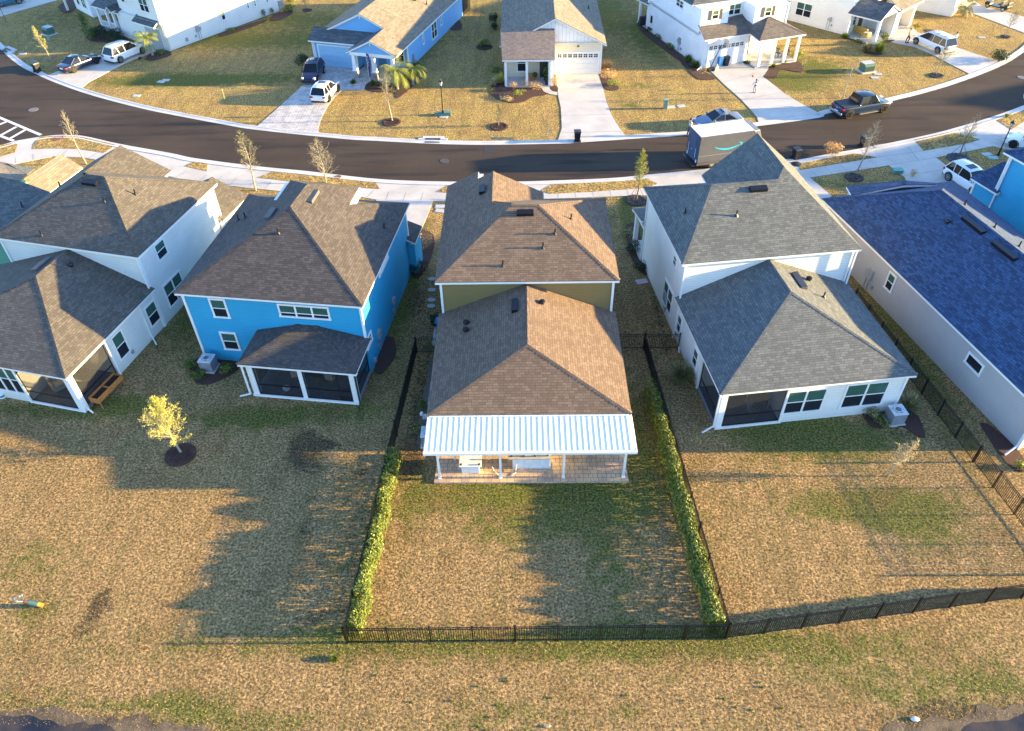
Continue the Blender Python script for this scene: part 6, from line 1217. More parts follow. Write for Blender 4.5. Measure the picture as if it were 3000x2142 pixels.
def bin_(c, rz, label, body, lid=None, lying=False, group='wheeled bins'):
    t_ = thing('wheeled_bin', label, 'bin', c, rz, group); b = M(); b.mesh([(-.24, -.28, .05), (.24, -.28, .05), (.24, .22, .05), (-.24, .22, .05), (-.3, -.36, .98), (.3, -.36, .98), (.3, .3, .98), (-.3, .3, .98)], [(3, 2, 1, 0), (0, 1, 5, 4), (1, 2, 6, 5), (2, 3, 7, 6), (3, 0, 4, 7), (4, 5, 6, 7)]); b.obj('body', body, t_, bevel=.02)
    b = M(); b.mesh([(-.33, -.4, .98), (.33, -.4, .98), (.33, .33, .98), (-.33, .33, .98), (-.3, -.34, 1.05), (.3, -.34, 1.05), (.3, .3, 1.08), (-.3, .3, 1.08)], [(0, 1, 5, 4), (1, 2, 6, 5), (2, 3, 7, 6), (3, 0, 4, 7), (4, 5, 6, 7)]); b.tube((-.28, .38, 1.0), (.28, .38, 1.0), .025, n=6); b.obj('lid', lid or body, t_)
    for s_ in (-1, 1): b = M(); b.tube((s_ * .26, .24, .13), (s_ * .32, .24, .13), .13, n=12); b.obj('wheel', DARKP, t_)
    return t_
BK = plain('bin_black', (.018, .018, .02), .45); BLU = plain('bin_blue', (.02, .16, .42), .4)
bin_((5.526,67.82), R(180), 'black wheeled bin at the foot of the white concrete driveway', BK); bin_((-54.95,86.888), R(150), 'black wheeled bin with open lid at the left kerb', BK); bin_((-55.399,87.511), R(120), 'second black bin behind the one at the left kerb', BK)
bin_((22.505,85.847), R(19), 'blue recycling bin in front of the white garage door', BLU); bin_((23.228,86.021), R(19), 'black bin beside the blue recycling bin', BK); bin_((25.01,63.726), R(17), 'black bin standing at the near kerb beside the tan gable roof', BK); bin_((31.856,65.954), R(20), 'dark bin half hidden behind the bare kerb tree', BK); bin_((-5.35, 39.6, .08), R(90), 'blue bin beside the left wall of the middle house', BLU)
b = M(); b.lathe([(.5, 0), (.42, .06), (.2, .1)], n=12); o = b.obj('bin_bag', BK); o.location = (24.839,62.681,0.04); tag(o, 'flat black lid lying on the pavement beside the near kerb bin', 'lid')
def elec(c, rz, label, sc=1, teal=False):
    t_ = thing('transformer_box', label, 'utility box', c, rz, 'green utility boxes'); GR = plain('utility_green', (.06, .13, .10), .5); b = M(); b.box(-.75 * sc, -.65 * sc, 0, .75 * sc, .65 * sc, .1); b.obj('pad', CONC, t_)
    b = M(); b.prism([(-.5 * sc, .1), (.42 * sc, .1), (.42 * sc, .75 * sc), (-.3 * sc, .8 * sc), (-.5 * sc, .62 * sc)], 0, 1); b.v = [(z * 1.1 * sc - .55 * sc, x, y) for x, y, z in b.v]; b.obj('cabinet', GR, t_, bevel=.02); b = M(); b.box(-.5 * sc, -.512 * sc, .16, -.01, -.502 * sc, .58 * sc); b.box(.01, -.512 * sc, .16, .5 * sc, -.502 * sc, .58 * sc); b.obj('door', plain('utility_dark', (.03, .06, .05), .4), t_); b = M(); b.box(-.56 * sc, -.3 * sc, .79 * sc, .56 * sc, .44 * sc, .83 * sc); b.obj('top', plain('utility_pale', (.42, .46, .42), .6), t_)
elec((38.223,83.886), R(15), 'green transformer on a concrete pad on the right front lawn', 1.15); elec((-59.365,99.536), R(-35), 'dark green transformer on a pad on the upper left lawn', 1.1)
def ped(c, label, hgt=.9, r_=.2, col=(.22, .33, .24)):
    t_ = thing('cable_pedestal', label, 'utility box', c, 0, 'green utility boxes'); b = M(); b.prism([(-r_, -r_), (r_, -r_), (r_, r_), (-r_, r_)], 0, hgt); b.obj('housing', plain('pedestal_green', col, .6), t_, bevel=.03); b = M(); b.box(-r_ - .03, -r_ - .03, hgt, r_ + .03, r_ + .03, hgt + .06); b.obj('cap', plain('pedestal_green', col, .6), t_)
ped((14.901,74.871), 'pale green cable pedestal alone on the golden lawn'); ped((-58.441,97.316), 'small green pedestal in front of the upper left transformer', .5, .15); 
b = M(); b.box(-.5, -.3, 0, .5, .3, .22); b.box(-.35, -.2, .22, .35, .2, .3); o = b.obj('cable_vault', plain('vault_green', (.12, .22, .16), .6), bevel=.03); o.location = (*(-8.045,74.054), 0); tag(o, 'low green cable box at the foot of the street lamp', 'utility box', 'green utility boxes')
b = M(); b.box(-.35, -.25, 0, .35, .25, .35); b.box(-.39, -.29, .35, .39, .29, .4); o = b.obj('cable_vault', plain('vault_green', (.12, .22, .16), .6), bevel=.03); o.location = (*(-7.173,73.947), 0); tag(o, 'small pale cable box right of the street lamp foot', 'utility box', 'green utility boxes')
b = M(); b.box(-.4, -.3, 0, .4, .3, .3); b.box(-.44, -.34, .3, .44, .34, .34); o = b.obj('cable_vault', plain('vault_teal', (.10, .28, .24), .5), bevel=.03); o.location = (*(33.192,60.966), 0); tag(o, 'teal utility lid by the roof of the long right house', 'utility box', 'green utility boxes')
def cover(px, label, col=(.45, .45, .42), sx=.42, sy=.28, z=.0): b = M(); b.box(-sx, -sy, 0, sx, sy, .03 + z); b.box(-sx * .85, -sy * .8, .03 + z, sx * .85, sy * .8, .038 + z); o = b.obj('meter_cover', plain('cover_%d' % int(col[0] * 100), col, .7)); o.location = (*px, 0); o.rotation_euler = (0, 0, random.uniform(-.3, .3)); tag(o, label, 'ground cover plate', 'meter covers in the lawns')
for a in (((-39.669,83.599), 'left one of two small meter covers in the shaded upper lawn'), ((-39.294,84.064), 'right one of two small meter covers in the shaded upper lawn'), ((-41.034,79.865), 'white meter cover in the sunny left front lawn'), ((38.563,81.965), 'pale rectangular cover below the right transformer'), ((39.217,82.888), 'shaded cover right of the transformer'), ((55.268,93.57), 'cover plate on the lawn right of the minivan'), ((15.537,75.18), 'meter cover right of the pale pedestal'), ((16.613,75.393), 'second meter cover right of the pale pedestal'), ((42.485,64.173), 'square cover left of the right lamp'), ((42.733,63.508), 'teal cover beside the right lamp', (.25, .45, .42)), ((-7.561,73.559), 'white cover plate under the street lamp'), ((-6.678,56.161), 'pale meter cover in the golden strip by the driveway'), ((-6.626,55.449), 'second pale meter cover in the golden strip by the driveway'), ((-59.551,92.763), 'round pale cover on the lawn by the left kerb'), ((8.857,45.233), 'small pink meter cover in the shaded side lawn', (.5, .38, .38)), ((-1.487,68.596), 'dark rectangular cover at the near edge of the golden lawn', (.09, .11, .08), 1.0, .22)): cover(*a)
def stake_post(px, h, label, col): b = M(); b.box(-.03, -.02, 0, .03, .02, h); b.box(-.032, -.022, h - .15, .032, .022, h + .0); o = b.obj('marker_post', plain('marker_%d' % int(col[2] * 100), col, .5)); o.location = (*px, 0); tag(o, label, 'marker post', 'marker posts in the lawns')
stake_post((-31.188,78.655), 1.1, 'yellow and white marker post in the sunny left lawn', (.75, .74, .25)); stake_post((2.842,68.978), 1.0, 'thin white marker post left of the concrete driveway', (.75, .74, .70))
# stepping stones, side items of the middle house
for i, p in enumerate(((-6.532,45.813), (-6.424,44.467), (-6.353,43.288), (-6.32,42.576))):
    b = M(); b.lathe([(.24, 0), (.24, .05), (.2, .06)], n=12); o = b.obj('stepping_stone', plain('stone_pale', (.42, .43, .42), .8)); o.location = (*p, 0); o.scale = (1.25, .9, 1); tag(o, ['farthest round stepping stone beside the middle house', 'second round stepping stone beside the middle house', 'third round stepping stone beside the middle house', 'nearest round stepping stone beside the middle house'][i], 'stepping stone', 'round stepping stones')
ac_unit((-5.35, 29.7), 0, 'air conditioner beside the patio cover of the middle house, half under the eave')
dk = thing('storage_bench', 'blue topped low storage bench against the left wall of the middle house', 'bench', (-5.2, 33.0, 0)); b = M(); b.box(-.35, -.9, 0, .3, .9, .75); b.obj('body', plain('bench_grey', (.30, .32, .34), .6), dk, bevel=.02); b = M(); b.box(-.4, -.95, .75, .3, .95, .82); b.obj('lid', plain('lid_blue', (.08, .16, .36), .5), dk, bevel=.02)
dg = M(); dg.box(-.18, -.08, 0, .18, .08, .35); dg.lathe([(.1, .3), (.13, .42), (.08, .55)], (-.2, 0, 0), 10); o = dg.obj('garden_ornament', WHITE, bevel=.03); o.location = (-5.75, 31.6, 0); tag(o, 'white garden ornament on the gravel strip by the middle house', 'ornament')
b = M(); b.tube((0, -1.6, .05), (0, 0, .05), .05, n=6); o = b.obj('drain_pipe', WHITE); o.location = (-5.6, 31.2, 0); tag(o, 'white drain pipe lying along the left side of the middle house', 'pipe')
sheet('gravel_strip', wob([(-6.2, 29.6), (-4.9, 29.6), (-4.9, 36.6), (-6.0, 36.6)], .2), .02, plain('gravel', (.14, .115, .09), .95, vary=.6, sc=14, bmp=.04), .02)
# golf trolley / bag in the left yard
gbx = thing('golf_bag', 'golf bag with orange base and blue pocket standing on the dry grass', 'golf bag', (-23.196,19.329), R(20)); 
b = M(); b.tube((0, 0, .02), (-.42, .12, .32), .13, .12, 12); b.obj('base', plain('bag_orange', (.55, .20, .015), .6), gbx); b = M(); b.tube((-.24, .07, .19), (-.62, .18, .46), .15, .14, 12); b.obj('pocket', plain('bag_teal', (.02, .07, .09), .7), gbx); b = M(); b.tube((-.6, .17, .45), (-.78, .22, .58), .12, .12, 12); b.obj('collar', plain('bag_brown', (.07, .035, .03), .6), gbx)
for i, (dx, dy, dz) in enumerate(((-1.2, .35, .9), (-1.05, .15, .85), (-.95, .45, .85), (-.85, .5, .8))):
    b = M(); b.tube((-.7, .2, .52), (dx, dy, dz), .01, n=5); b.lathe([(.02, 0), (.07, .03), (.06, .08), (.02, .1)], (dx, dy, dz - .04), 10); b.obj('club', GREYM if i else plain('club_blue', (.05, .12, .3), .4), gbx)
b = M(); b.tube((-.95, .5, .75), (-.15, -.15, .1), .015, n=5); b.obj('strap_rod', BLACKM, gbx); gbx.scale = (.85, .85, .85)
# basketball hoop
hp_ = thing('basketball_hoop', 'portable basketball hoop leaning over the drive of the white house', 'basketball hoop', (21.408,84.697), R(19)); b = M(); b.prism([(-.5, -.35), (.5, -.35), (.35, .35), (-.35, .35)], 0, .22); b.obj('base', DARKP, hp_, bevel=.04); b = M(); b.tube((0, .2, .2), (.75, -.1, 2.7), .05, n=8); b.tube((.72, -.1, 2.5), (1.2, -.3, 2.9), .03, n=6); b.tube((.6, -.1, 2.2), (1.2, -.3, 2.65), .03, n=6); b.obj('pole', BLACKM, hp_)
b = M(); b.box(1.2, -.85, 2.55, 1.23, .25, 3.3); b.obj('backboard', plain('backboard', (.55, .50, .40), .3), hp_); b = M()
for k_ in range(16): a, a2 = k_ * math.pi / 8, (k_ + 1) * math.pi / 8; b.tube((1.45 + .22 * math.cos(a), -.3 + .22 * math.sin(a), 2.7), (1.45 + .22 * math.cos(a2), -.3 + .22 * math.sin(a2), 2.7), .012, n=4)
b.obj('rim', plain('rim_orange', (.5, .12, .03), .5), hp_); b = M(); b.mesh([(.1, -.5, .02), (.75, -.5, .02), (.5, -.3, .8)], [(0, 1, 2)]); b.mesh([(.1, -.53, .02), (.75, -.53, .02), (.5, -.33, .8)], [(2, 1, 0)]); b.obj('sand_bag', plain('bag_beige', (.45, .40, .3), .8), hp_)
# potted plants
for a in (((3.015,82.099), .22, .45, 'dark pot with a tall leafy plant by the cream front door', 'lime', 1.0), ((1.793,82.329), .2, .4, 'small terracotta pot with green plant on the cream porch', 'green', .4), ((3.054,80.987), .2, .4, 'dark pot at the foot of the right porch post', 'dark', .5), ((1.343,82.158), .22, .5, 'orange glazed pot on the cream porch', 'orange', .3)):
    t_ = pot((*a[0], .14), a[1], a[2], a[3], plain('pot_orange', (.42, .16, .05), .5) if 'orange' in a[3] or 'terracotta' in a[3] else None); b = M()
    for i in range(120): d = rnd_dir(); leaf(b, (d.x * .3, d.y * .3, a[2] + a[5] * (.5 + .5 * d.z)), .09, d, LG[a[4]])
    b.obj('leaves', None, t_, uv=False)
# small white ball rock by the pond and a pale rock
b = M(); b.lathe([(.1, 0), (.22, .06), (.18, .14), (.06, .18)], n=9); o = b.obj('rock', plain('rock_white', (.6, .6, .58), .8, vary=.3, sc=8)); o.location = (*(16.507,13.776), 0); o.scale = (.9, .5, .6); tag(o, 'white rock on the muddy bank at the lower right', 'rock')
b = M(); b.lathe([(.08, 0), (.2, .05), (.12, .12)], n=7); o = b.obj('rock', plain('rock_tan', (.30, .24, .15), .8, vary=.3, sc=8)); o.location = (*(0.942,13.552), 0); o.scale = (1.0, .4, .6); tag(o, 'tan husk or stone in the grass at the bottom edge', 'rock')
# ================================================================ vehicles
def loft(sts, prof, cap=True):
    """sts: list of (x, halfwidth, zb, zt); prof: list of (wfrac, zfrac) from bottom centre out and up"""
    vs = []; n = len(prof) * 2
    for x, hw, zb, zt in sts:
        for f, g in prof: vs.append((x, -hw * f, zb + (zt - zb) * g))
        for f, g in prof[::-1]: vs.append((x, hw * f, zb + (zt - zb) * g))
    fs = []
    for i in range(len(sts) - 1):
        for k_ in range(n): a = i * n + k_; b = i * n + (k_ + 1) % n; fs.append((a, a + n, b + n, b))
    fs += [tuple(range(n)), tuple(range((len(sts) - 1) * n, len(sts) * n))[::-1]]
    return vs, fs
def car(name, label, cat, c, ang, col, L_=4.7, W_=1.85, H_=1.65, kind='suv', rim=None, group='parked cars', roofx=None, glassroof=False, rails=False, z=0, bike=False):
    t_ = thing(name, label, cat, (c[0], c[1], z), ang, group); P_ = plain('paint_%d_%d_%d' % tuple(int(x * 100) for x in col), col, .25, 0, vary=.03, coat=1)
    w = W_ / 2; a = L_ / 2; gr = .2; belt = {'suv': .98, 'sedan': .90, 'pickup': 1.15, 'van': 1.0}[kind] * (H_ / {'suv': 1.65, 'sedan': 1.45, 'pickup': 1.95, 'van': 1.75}[kind]); wr = .36 if kind != 'pickup' else .42
    hood = belt - .05
    low = [(-a, w * .82, gr + .22, belt - .12), (-a + .08, w * .92, gr + .06, belt - .04), (-a + .4, w * .985, gr, belt), (-a + 1.2, w, gr, belt), (0, w, gr, belt), (a - 1.35, w, gr, belt), (a - 1.15, w * .995, gr, hood), (a - .6, w * .975, gr, hood - .10), (a - .2, w * .90, gr + .03, hood - .22), (a - .03, w * .76, gr + .12, hood - .36), (a, w * .68, gr + .2, hood - .42)]
    prof = [(.0, 0), (.88, 0), (.97, .10), (1.0, .45), (.985, .8), (.94, .94), (.82, 1.0), (0, 1.0)]
    b = M(); vs, fs = loft(low, prof); b.mesh(vs, fs)
    body = b.obj('body', P_, t_, smooth=True, uv=False)
    sb = body.modifiers.new('s', 'SUBSURF'); sb.levels = 1; sb.render_levels = 1
    # cabin glass + roof
    xf, xr = {'suv': (a - 1.3, -a + .12), 'sedan': (a - 1.45, -a + .75), 'pickup': (a - 1.65, -a + 1.95), 'van': (a - 1.0, -a + .1)}[kind]
    tf, trr = {'suv': (.75, .42), 'sedan': (.85, .85), 'pickup': (.6, .25), 'van': (.95, .35)}[kind]
    zt = H_ - .06; zb = belt - .04; b = M()
    wt = w * .74; wb = w * .93
    g = [(xr, wb * .96, zb), (xr + trr, wt * .94, zt), ((xr + xf) / 2, wt, zt + .0), (xf - tf, wt * .96, zt - .03), (xf, wb * .93, zb)]
    vs = []
    for x, hw, zz_ in g: vs += [(x, -hw, zz_), (x, hw, zz_)]
    vs += [((xr + xf) / 2, -wb, zb), ((xr + xf) / 2, wb, zb)]
    b.mesh(vs, [(0, 1, 3, 2), (2, 3, 5, 4), (4, 5, 7, 6), (6, 7, 9, 8), (0, 2, 4, 10), (10, 4, 6, 8), (1, 11, 5, 3), (11, 9, 7, 5)])
    b.obj('windows', G_CAR, t_, uv=False)
    # roof panel
    b = M(); mid = (xr + xf) / 2
    top = [(xr + trr - .06, wt * .94, zt), (xr + trr + .3, wt * 1.0, zt + .055), (mid, wt * 1.03, zt + .07), (xf - tf - .25, wt * 1.0, zt + .04), (xf - tf + .04, wt * .96, zt - .01)]
    vs = []; 
    for x, hw, z_ in top: vs += [(x, -hw - .02, z_ - .06), (x, -hw * .9, z_), (x, 0, z_ + .02), (x, hw * .9, z_), (x, hw + .02, z_ - .06)]
    fs = [(i * 5 + k_, (i + 1) * 5 + k_, (i + 1) * 5 + k_ + 1, i * 5 + k_ + 1) for i in range(4) for k_ in range(4)]
    b.mesh(vs, fs); ro = b.obj('roof', P_, t_, smooth=True, uv=False)
    if glassroof: b = M(); b.face([(mid - .1, -wt * .62, zt + .098), (xf - tf - .3, -wt * .6, zt + .075), (xf - tf - .3, wt * .6, zt + .075), (mid - .1, wt * .62, zt + .098)][::1]); b.obj('sunroof', G_CAR, ro, uv=False)
    if rails:
        for s_ in (-1, 1): b = M(); b.path([(xr + trr + .1, s_ * wt * .9, zt + .03), (xr + trr + .3, s_ * wt * .9, zt + .13), (xf - tf - .5, s_ * wt * .9, zt + .12), (xf - tf - .25, s_ * wt * .9, zt + .03)], .02, 6); b.obj('roof_rail', GREYM, t_)
        if rails == 2:
            for x in (xr + trr + .5, mid - .1, mid + .6): b = M(); b.tube((x, -wt * .9, zt + .13), (x, wt * .9, zt + .13), .025, n=6); b.obj('cross_bar', DARKP, t_)
    # pillars
    for s_ in (-1, 1):
        b = M()

        gp = [Vector((x, s_ * (hw + .005), zz_)) for x, hw, zz_ in g]
        b.tube(gp[0], gp[1], .05, n=5); b.tube(gp[4], gp[3], .035, n=5); b.tube(Vector((mid, s_ * (wb + .003), zb)), gp[2], .03, n=4)
        if kind in ('suv', 'van'): b.tube(Vector((xr + 1.0, s_ * (wb + .004), zb)), Vector((xr + trr + .45, s_ * (wt + .005), zt)), .035, n=4)
        b.obj('pillar', P_, t_, uv=False)
        b = M(); b.lathe([(.04, -.05), (.1, 0), (.09, .1), (.03, .13)], (xf - .18, s_ * (w + .06), belt + .02), 8); b.obj('mirror', P_, t_, smooth=True, uv=False)
        b = M(); b.box(a - .42, s_ * w * .56, hood - .30, a - .05, s_ * w * .84, hood - .16); b.obj('headlight', plain('headlight', (.62, .64, .66), .15, .2), t_, bevel=.03)
        b = M(); b.box(-a - .012, s_ * w * .56, belt - .30, -a + .22, s_ * w * .93, belt - .12); b.obj('tail_light', plain('tail_red', (.35, .01, .01), .25), t_, bevel=.03)
    b = M(); b.box(-a - .014, -.26, gr + .32, -a + .05, .26, gr + .46); b.obj('licence_plate', WHITE, t_)
    b = M(); b.box(a - .1, -w * .5, gr + .12, a + .012, w * .5, gr + .36); b.obj('grille', DARKP, t_, bevel=.02)
    b = M(); b.box(-a - .01, -w * .8, gr + .0, -a + .3, w * .8, gr + .16); b.obj('rear_bumper', DARKP, t_, bevel=.03)
    for sx in (-1, 1):
        for s_ in (-1, 1):
            x = sx * (a - .92) + (.0 if sx > 0 else -.02); y0, y1 = s_ * (w - .2), s_ * (w + .025); wh = M(); wh.tube((x, y0, wr), (x, y1, wr), wr, n=22); o = wh.obj('wheel', TYRE, t_, uv=False)
            bb = M(); rm = rim or RIM; bb.tube((x, y1, wr), (x, y1 + s_ * .008, wr), wr * .66, n=20, m=DARKP)
            for k_ in range(6): q_ = k_ * math.pi / 3; bb.tube((x, y1 + s_ * .012, wr), (x + wr * .6 * math.cos(q_), y1 + s_ * .012, wr + wr * .6 * math.sin(q_)), .03, n=4, m=rm)
            for k_ in range(20): q_, q2 = k_ * math.pi / 10, (k_ + 1) * math.pi / 10; bb.tube((x + wr * .64 * math.cos(q_), y1 + s_ * .01, wr + wr * .64 * math.sin(q_)), (x + wr * .64 * math.cos(q2), y1 + s_ * .01, wr + wr * .64 * math.sin(q2)), .018, n=4, m=rm)
            bb.obj('rim', rm, o, uv=False)
            ar = M()
            for k_ in range(12): q_, q2 = math.pi * k_ / 12, math.pi * (k_ + 1) / 12; R1, R2 = wr + .02, wr + .10; yy = s_ * (w + .004); ar.face([(x + R1 * math.cos(q_), yy, wr + R1 * math.sin(q_)), (x + R2 * math.cos(q_), yy, wr + R2 * math.sin(q_)), (x + R2 * math.cos(q2), yy, wr + R2 * math.sin(q2)), (x + R1 * math.cos(q2), yy, wr + R1 * math.sin(q2))])
            ar.obj('wheel_arch', DARKP, t_, uv=False)
    if kind == 'pickup':
        b = M(); b.box(-a + .12, -w * .86, belt - .01, xr - .02, w * .86, belt + .045); b.obj('bed_cover', plain('tonneau', (.012, .013, .02), .6), t_, bevel=.02)
        for s_ in (-1, 1): b = M(); b.box(-.9, s_ * (w - .02), .3, 1.2, s_ * (w + .14), .36); b.obj('running_board', GREYM, t_)
        b = M(); b.box(-a - .1, -w * .9, .42, -a + .02, w * .9, .6); b.obj('chrome_bumper', GREYM, t_, bevel=.03)
        b = M(); b.lathe([(.02, 0), (.14, .01), (.13, .02)], n=14); b.v = [(-a - .01 + z, x, y * .5 + belt - .25) for x, y, z in b.v]; b.obj('badge', GREYM, t_)
    return t_
def ctr(p, q_): return ((p[0] + q_[0]) / 2, (p[1] + q_[1]) / 2)
def ang(p, q_): return math.atan2(q_[1] - p[1], q_[0] - p[0])
def cw(lb, *a, wh=None, **k_): return None
NAV = (.010, .016, .05); WHT = (.80, .80, .79)
def place(name, label, cat, rear, front, side, col, W_=1.85, **k_):
    """rear/front: ground contact points of the wheels on one side; side=+1 when those wheels are on the car's left"""
    rv, fv = Vector(rear[:2]), Vector(front[:2]); d = (fv - rv).normalized(); nn = Vector((-d.y, d.x)); c = (rv + fv) / 2 - nn * side * (W_ / 2 - .05)
    return car(name, label, cat, c, math.atan2(d.y, d.x), col, W_=W_, **k_)
place('sedan', 'dark navy sedan behind the white SUV on the upper left driveway', 'car', (-50.541,86.498), (-48.992,89.139), -1, NAV, L_=4.8, H_=1.42, kind='sedan', z=.04, rim=RIMB)
place('suv', 'large white SUV at the top of the upper left driveway', 'car', (-46.269,89.267), (-44.739,92.209), -1, WHT, L_=5.1, W_=1.95, H_=1.78, kind='suv', z=.04, rails=1)
place('crossover', 'navy crossover facing the street beside the light blue garage', 'car', (-21.723,86.443), (-21.993,81.596), 1, (.012, .012, .045), L_=4.4, H_=1.65, kind='suv', z=.045, rails=1, glassroof=True)
place('crossover', 'white crossover on the paver driveway behind the navy one', 'car', (-19.836,77.388), (-19.291,80.441), -1, WHT, L_=4.5, H_=1.62, kind='suv', z=.045, glassroof=True, rim=RIMB)
place('sedan', 'silver blue sedan parked at the kerb behind the delivery truck', 'car', (21.506,70.426), (17.499,69.502), 1, (.13, .17, .25), L_=4.8, H_=1.42, kind='sedan', z=.012, glassroof=True)
place('pickup_truck', 'dark navy crew cab pickup parked at the far kerb', 'pickup', (32.765,72.015), (36.055,73.113), -1, (.012, .028, .06), L_=5.9, W_=2.03, H_=1.95, kind='pickup', z=.012, rim=RIMB)
place('minivan', 'white minivan with roof bars on the upper right driveway', 'car', (47.869,88.535), (46.585,91.581), 1, WHT, L_=5.1, W_=1.98, H_=1.75, kind='van', z=.045, rails=2)
place('crossover', 'white crossover with sunroof beside the slate blue roof', 'car', (36.897,59.378), (37.783,56.738), -1, (.80, .81, .82), L_=4.6, H_=1.66, kind='suv', z=.045, glassroof=True)
place('crossover', 'white car half cut off by the right edge of the picture', 'car', (47.176,63.623), (45.309,65.153), 1, WHT, L_=4.5, H_=1.6, kind='suv', z=.035, rim=RIMB)
place('suv', 'teal SUV cut by the top left corner of the picture', 'car', (-71.19,109.606), (-68.966,111.822), -1, (.03, .12, .17), L_=4.7, H_=1.7, kind='suv', z=.045)
# delivery truck
def truck():
    c1_, c2_ = Vector((15.597,61.795)[:2]), Vector((19.756,62.829)[:2]); d = (c2_ - c1_).normalized(); nn = Vector((-d.y, d.x)); a0 = math.atan2(d.y, d.x); L_ = 6.6; W_ = 2.35; o = c1_ + d * .1 + nn * (W_ / 2)
    t_ = thing('delivery_truck', 'tall dark grey delivery truck with a cyan curved arrow on its side', 'truck', (o.x, o.y, .012), a0); GT = plain('truck_grey', (.12, .125, .13), .35, .2, vary=.05, sc=2, coat=.4); BT = plain('truck_slate', (.04, .075, .14), .4, .1, coat=.3); H0, H1 = .62, 3.1
    b = M(); b.box(0, -W_ / 2, H0, L_ - 1.5, W_ / 2, H1); b.obj('cargo_box', GT, t_, bevel=.05); b = M(); b.box(-.015, -W_ / 2 + .02, H0, -.002, W_ / 2 - .02, H1 - .03); b.obj('rear_panel', BT, t_)
    b = M(); b.box(.05, -W_ / 2 + .05, H1 + .002, L_ - 1.55, W_ / 2 - .05, H1 + .03); b.obj('roof_panel', plain('truck_roof', (.74, .73, .72), .6, vary=.1), t_); b = M(); b.box(-.04, -.52, H0 + .1, -.018, .52, H1 - .35); b.obj('rear_door', plain('truck_door', (.05, .10, .19), .4, .1, coat=.3), t_, bevel=.01)
    b = M()
    for y in (-.7, .7): b.tube((-.08, y, 1.0), (-.08, y, 1.9), .018, n=6)
    b.tube((-.06, .25, 1.4), (-.06, .05, 1.5), .015, n=5); b.obj('grab_handle', WHITE, t_)
    b = M(); b.box(-.42, -W_ / 2 + .05, .38, -.01, W_ / 2 - .05, .48); b.obj('rear_step', DARKP, t_)
    b = M(); b.mesh([(L_ - 1.5, -W_ / 2, .5), (L_ - .3, -W_ / 2 + .05, .5), (L_, -W_ / 2 + .2, .6), (L_, -W_ / 2 + .2, 1.35), (L_ - .35, -W_ / 2 + .12, 1.6), (L_ - .9, -W_ / 2 + .18, H1 - .1), (L_ - 1.5, -W_ / 2, H1 - .02), (L_ - 1.5, W_ / 2, .5), (L_ - .3, W_ / 2 - .05, .5), (L_, W_ / 2 - .2, .6), (L_, W_ / 2 - .2, 1.35), (L_ - .35, W_ / 2 - .12, 1.6), (L_ - .9, W_ / 2 - .18, H1 - .1), (L_ - 1.5, W_ / 2, H1 - .02)],
        [(0, 1, 2, 3, 4, 5, 6), (13, 12, 11, 10, 9, 8, 7), (1, 8, 9, 2), (2, 9, 10, 3), (3, 10, 11, 4), (4, 11, 12, 5), (5, 12, 13, 6), (0, 7, 8, 1)]); b.obj('cab', GT, t_, bevel=.04)
    b = M(); b.mesh([(L_ - .36, -W_ / 2 + .2, 1.62), (L_ - .36, W_ / 2 - .2, 1.62), (L_ - .86, W_ / 2 - .25, H1 - .25), (L_ - .86, -W_ / 2 + .25, H1 - .25)], [(0, 1, 2, 3)]); b.v = [(x + .02, y, z + .01) for x, y, z in b.v]; b.obj('windscreen', G_CAR, t_)
    b = M(); b.box(L_ - 1.35, -W_ / 2 - .006, 1.55, L_ - .6, -W_ / 2 + .06, 2.3); b.obj('side_window', G_CAR, t_)
    b = M(); b.box(0, -W_ / 2 - .01, .42, L_ - 1.5, -W_ / 2 + .02, .62); b.box(0, W_ / 2 - .02, .42, L_ - 1.5, W_ / 2 + .01, .62); b.obj('skirt', plain('truck_skirt', (.10, .09, .08), .5), t_)
    b = M(); b.box(0, -W_ / 2 - .008, 1.26, L_ - 1.5, -W_ / 2 - .002, 1.29); b.obj('side_strip', plain('strip_grey', (.3, .3, .3), .4), t_)
    b = M(); cy = plain('arrow_cyan', (.02, .50, .66), .4); n_ = 26; y = -W_ / 2 - .006      # smile shaped arrow
    top_ = []; bot = []
    for i in range(n_ + 1): t = i / n_; x = 1.45 + 2.5 * t; s_ = 4 * t * (1 - t); top_.append((x, y, 2.03 - .26 * s_)); bot.append((x, y, 2.03 - .26 * s_ - .02 - .13 * s_ ** .8))
    for i in range(n_): b.face([bot[i], bot[i + 1], top_[i + 1], top_[i]])
    b.face([(3.72, y - .001, 2.22), (4.12, y - .001, 2.16), (4.0, y - .001, 1.78), (3.95, y - .001, 2.08)][::-1]); b.obj('arrow_logo', cy, t_)
    b = M()
    for x, z in ((.15, 2.85), (.15, .75), (L_ - 1.7, 2.8)): b.box(x, -W_ / 2 - .02, z, x + .07, -W_ / 2, z + .05)
    b.obj('marker_light', plain('amber', (.6, .12, .03), .3), t_); b = M(); b.box(-.03, -1.0, .62, -.0, -.85, .9); b.box(-.03, .85, .62, 0, 1.0, .9); b.obj('tail_light', WHITE, t_)
    for x in (1.5, L_ - .95):
        for s_ in (-1, 1): b = M(); b.tube((x, s_ * (W_ / 2 - .32), .4), (x, s_ * (W_ / 2 - .03), .4), .4, n=20); o_ = b.obj('wheel', TYRE, t_, uv=False); b = M(); b.tube((x, s_ * (W_ / 2 - .03), .4), (x, s_ * (W_ / 2 - .02), .4), .22, n=14); b.obj('rim', RIM, o_, uv=False)
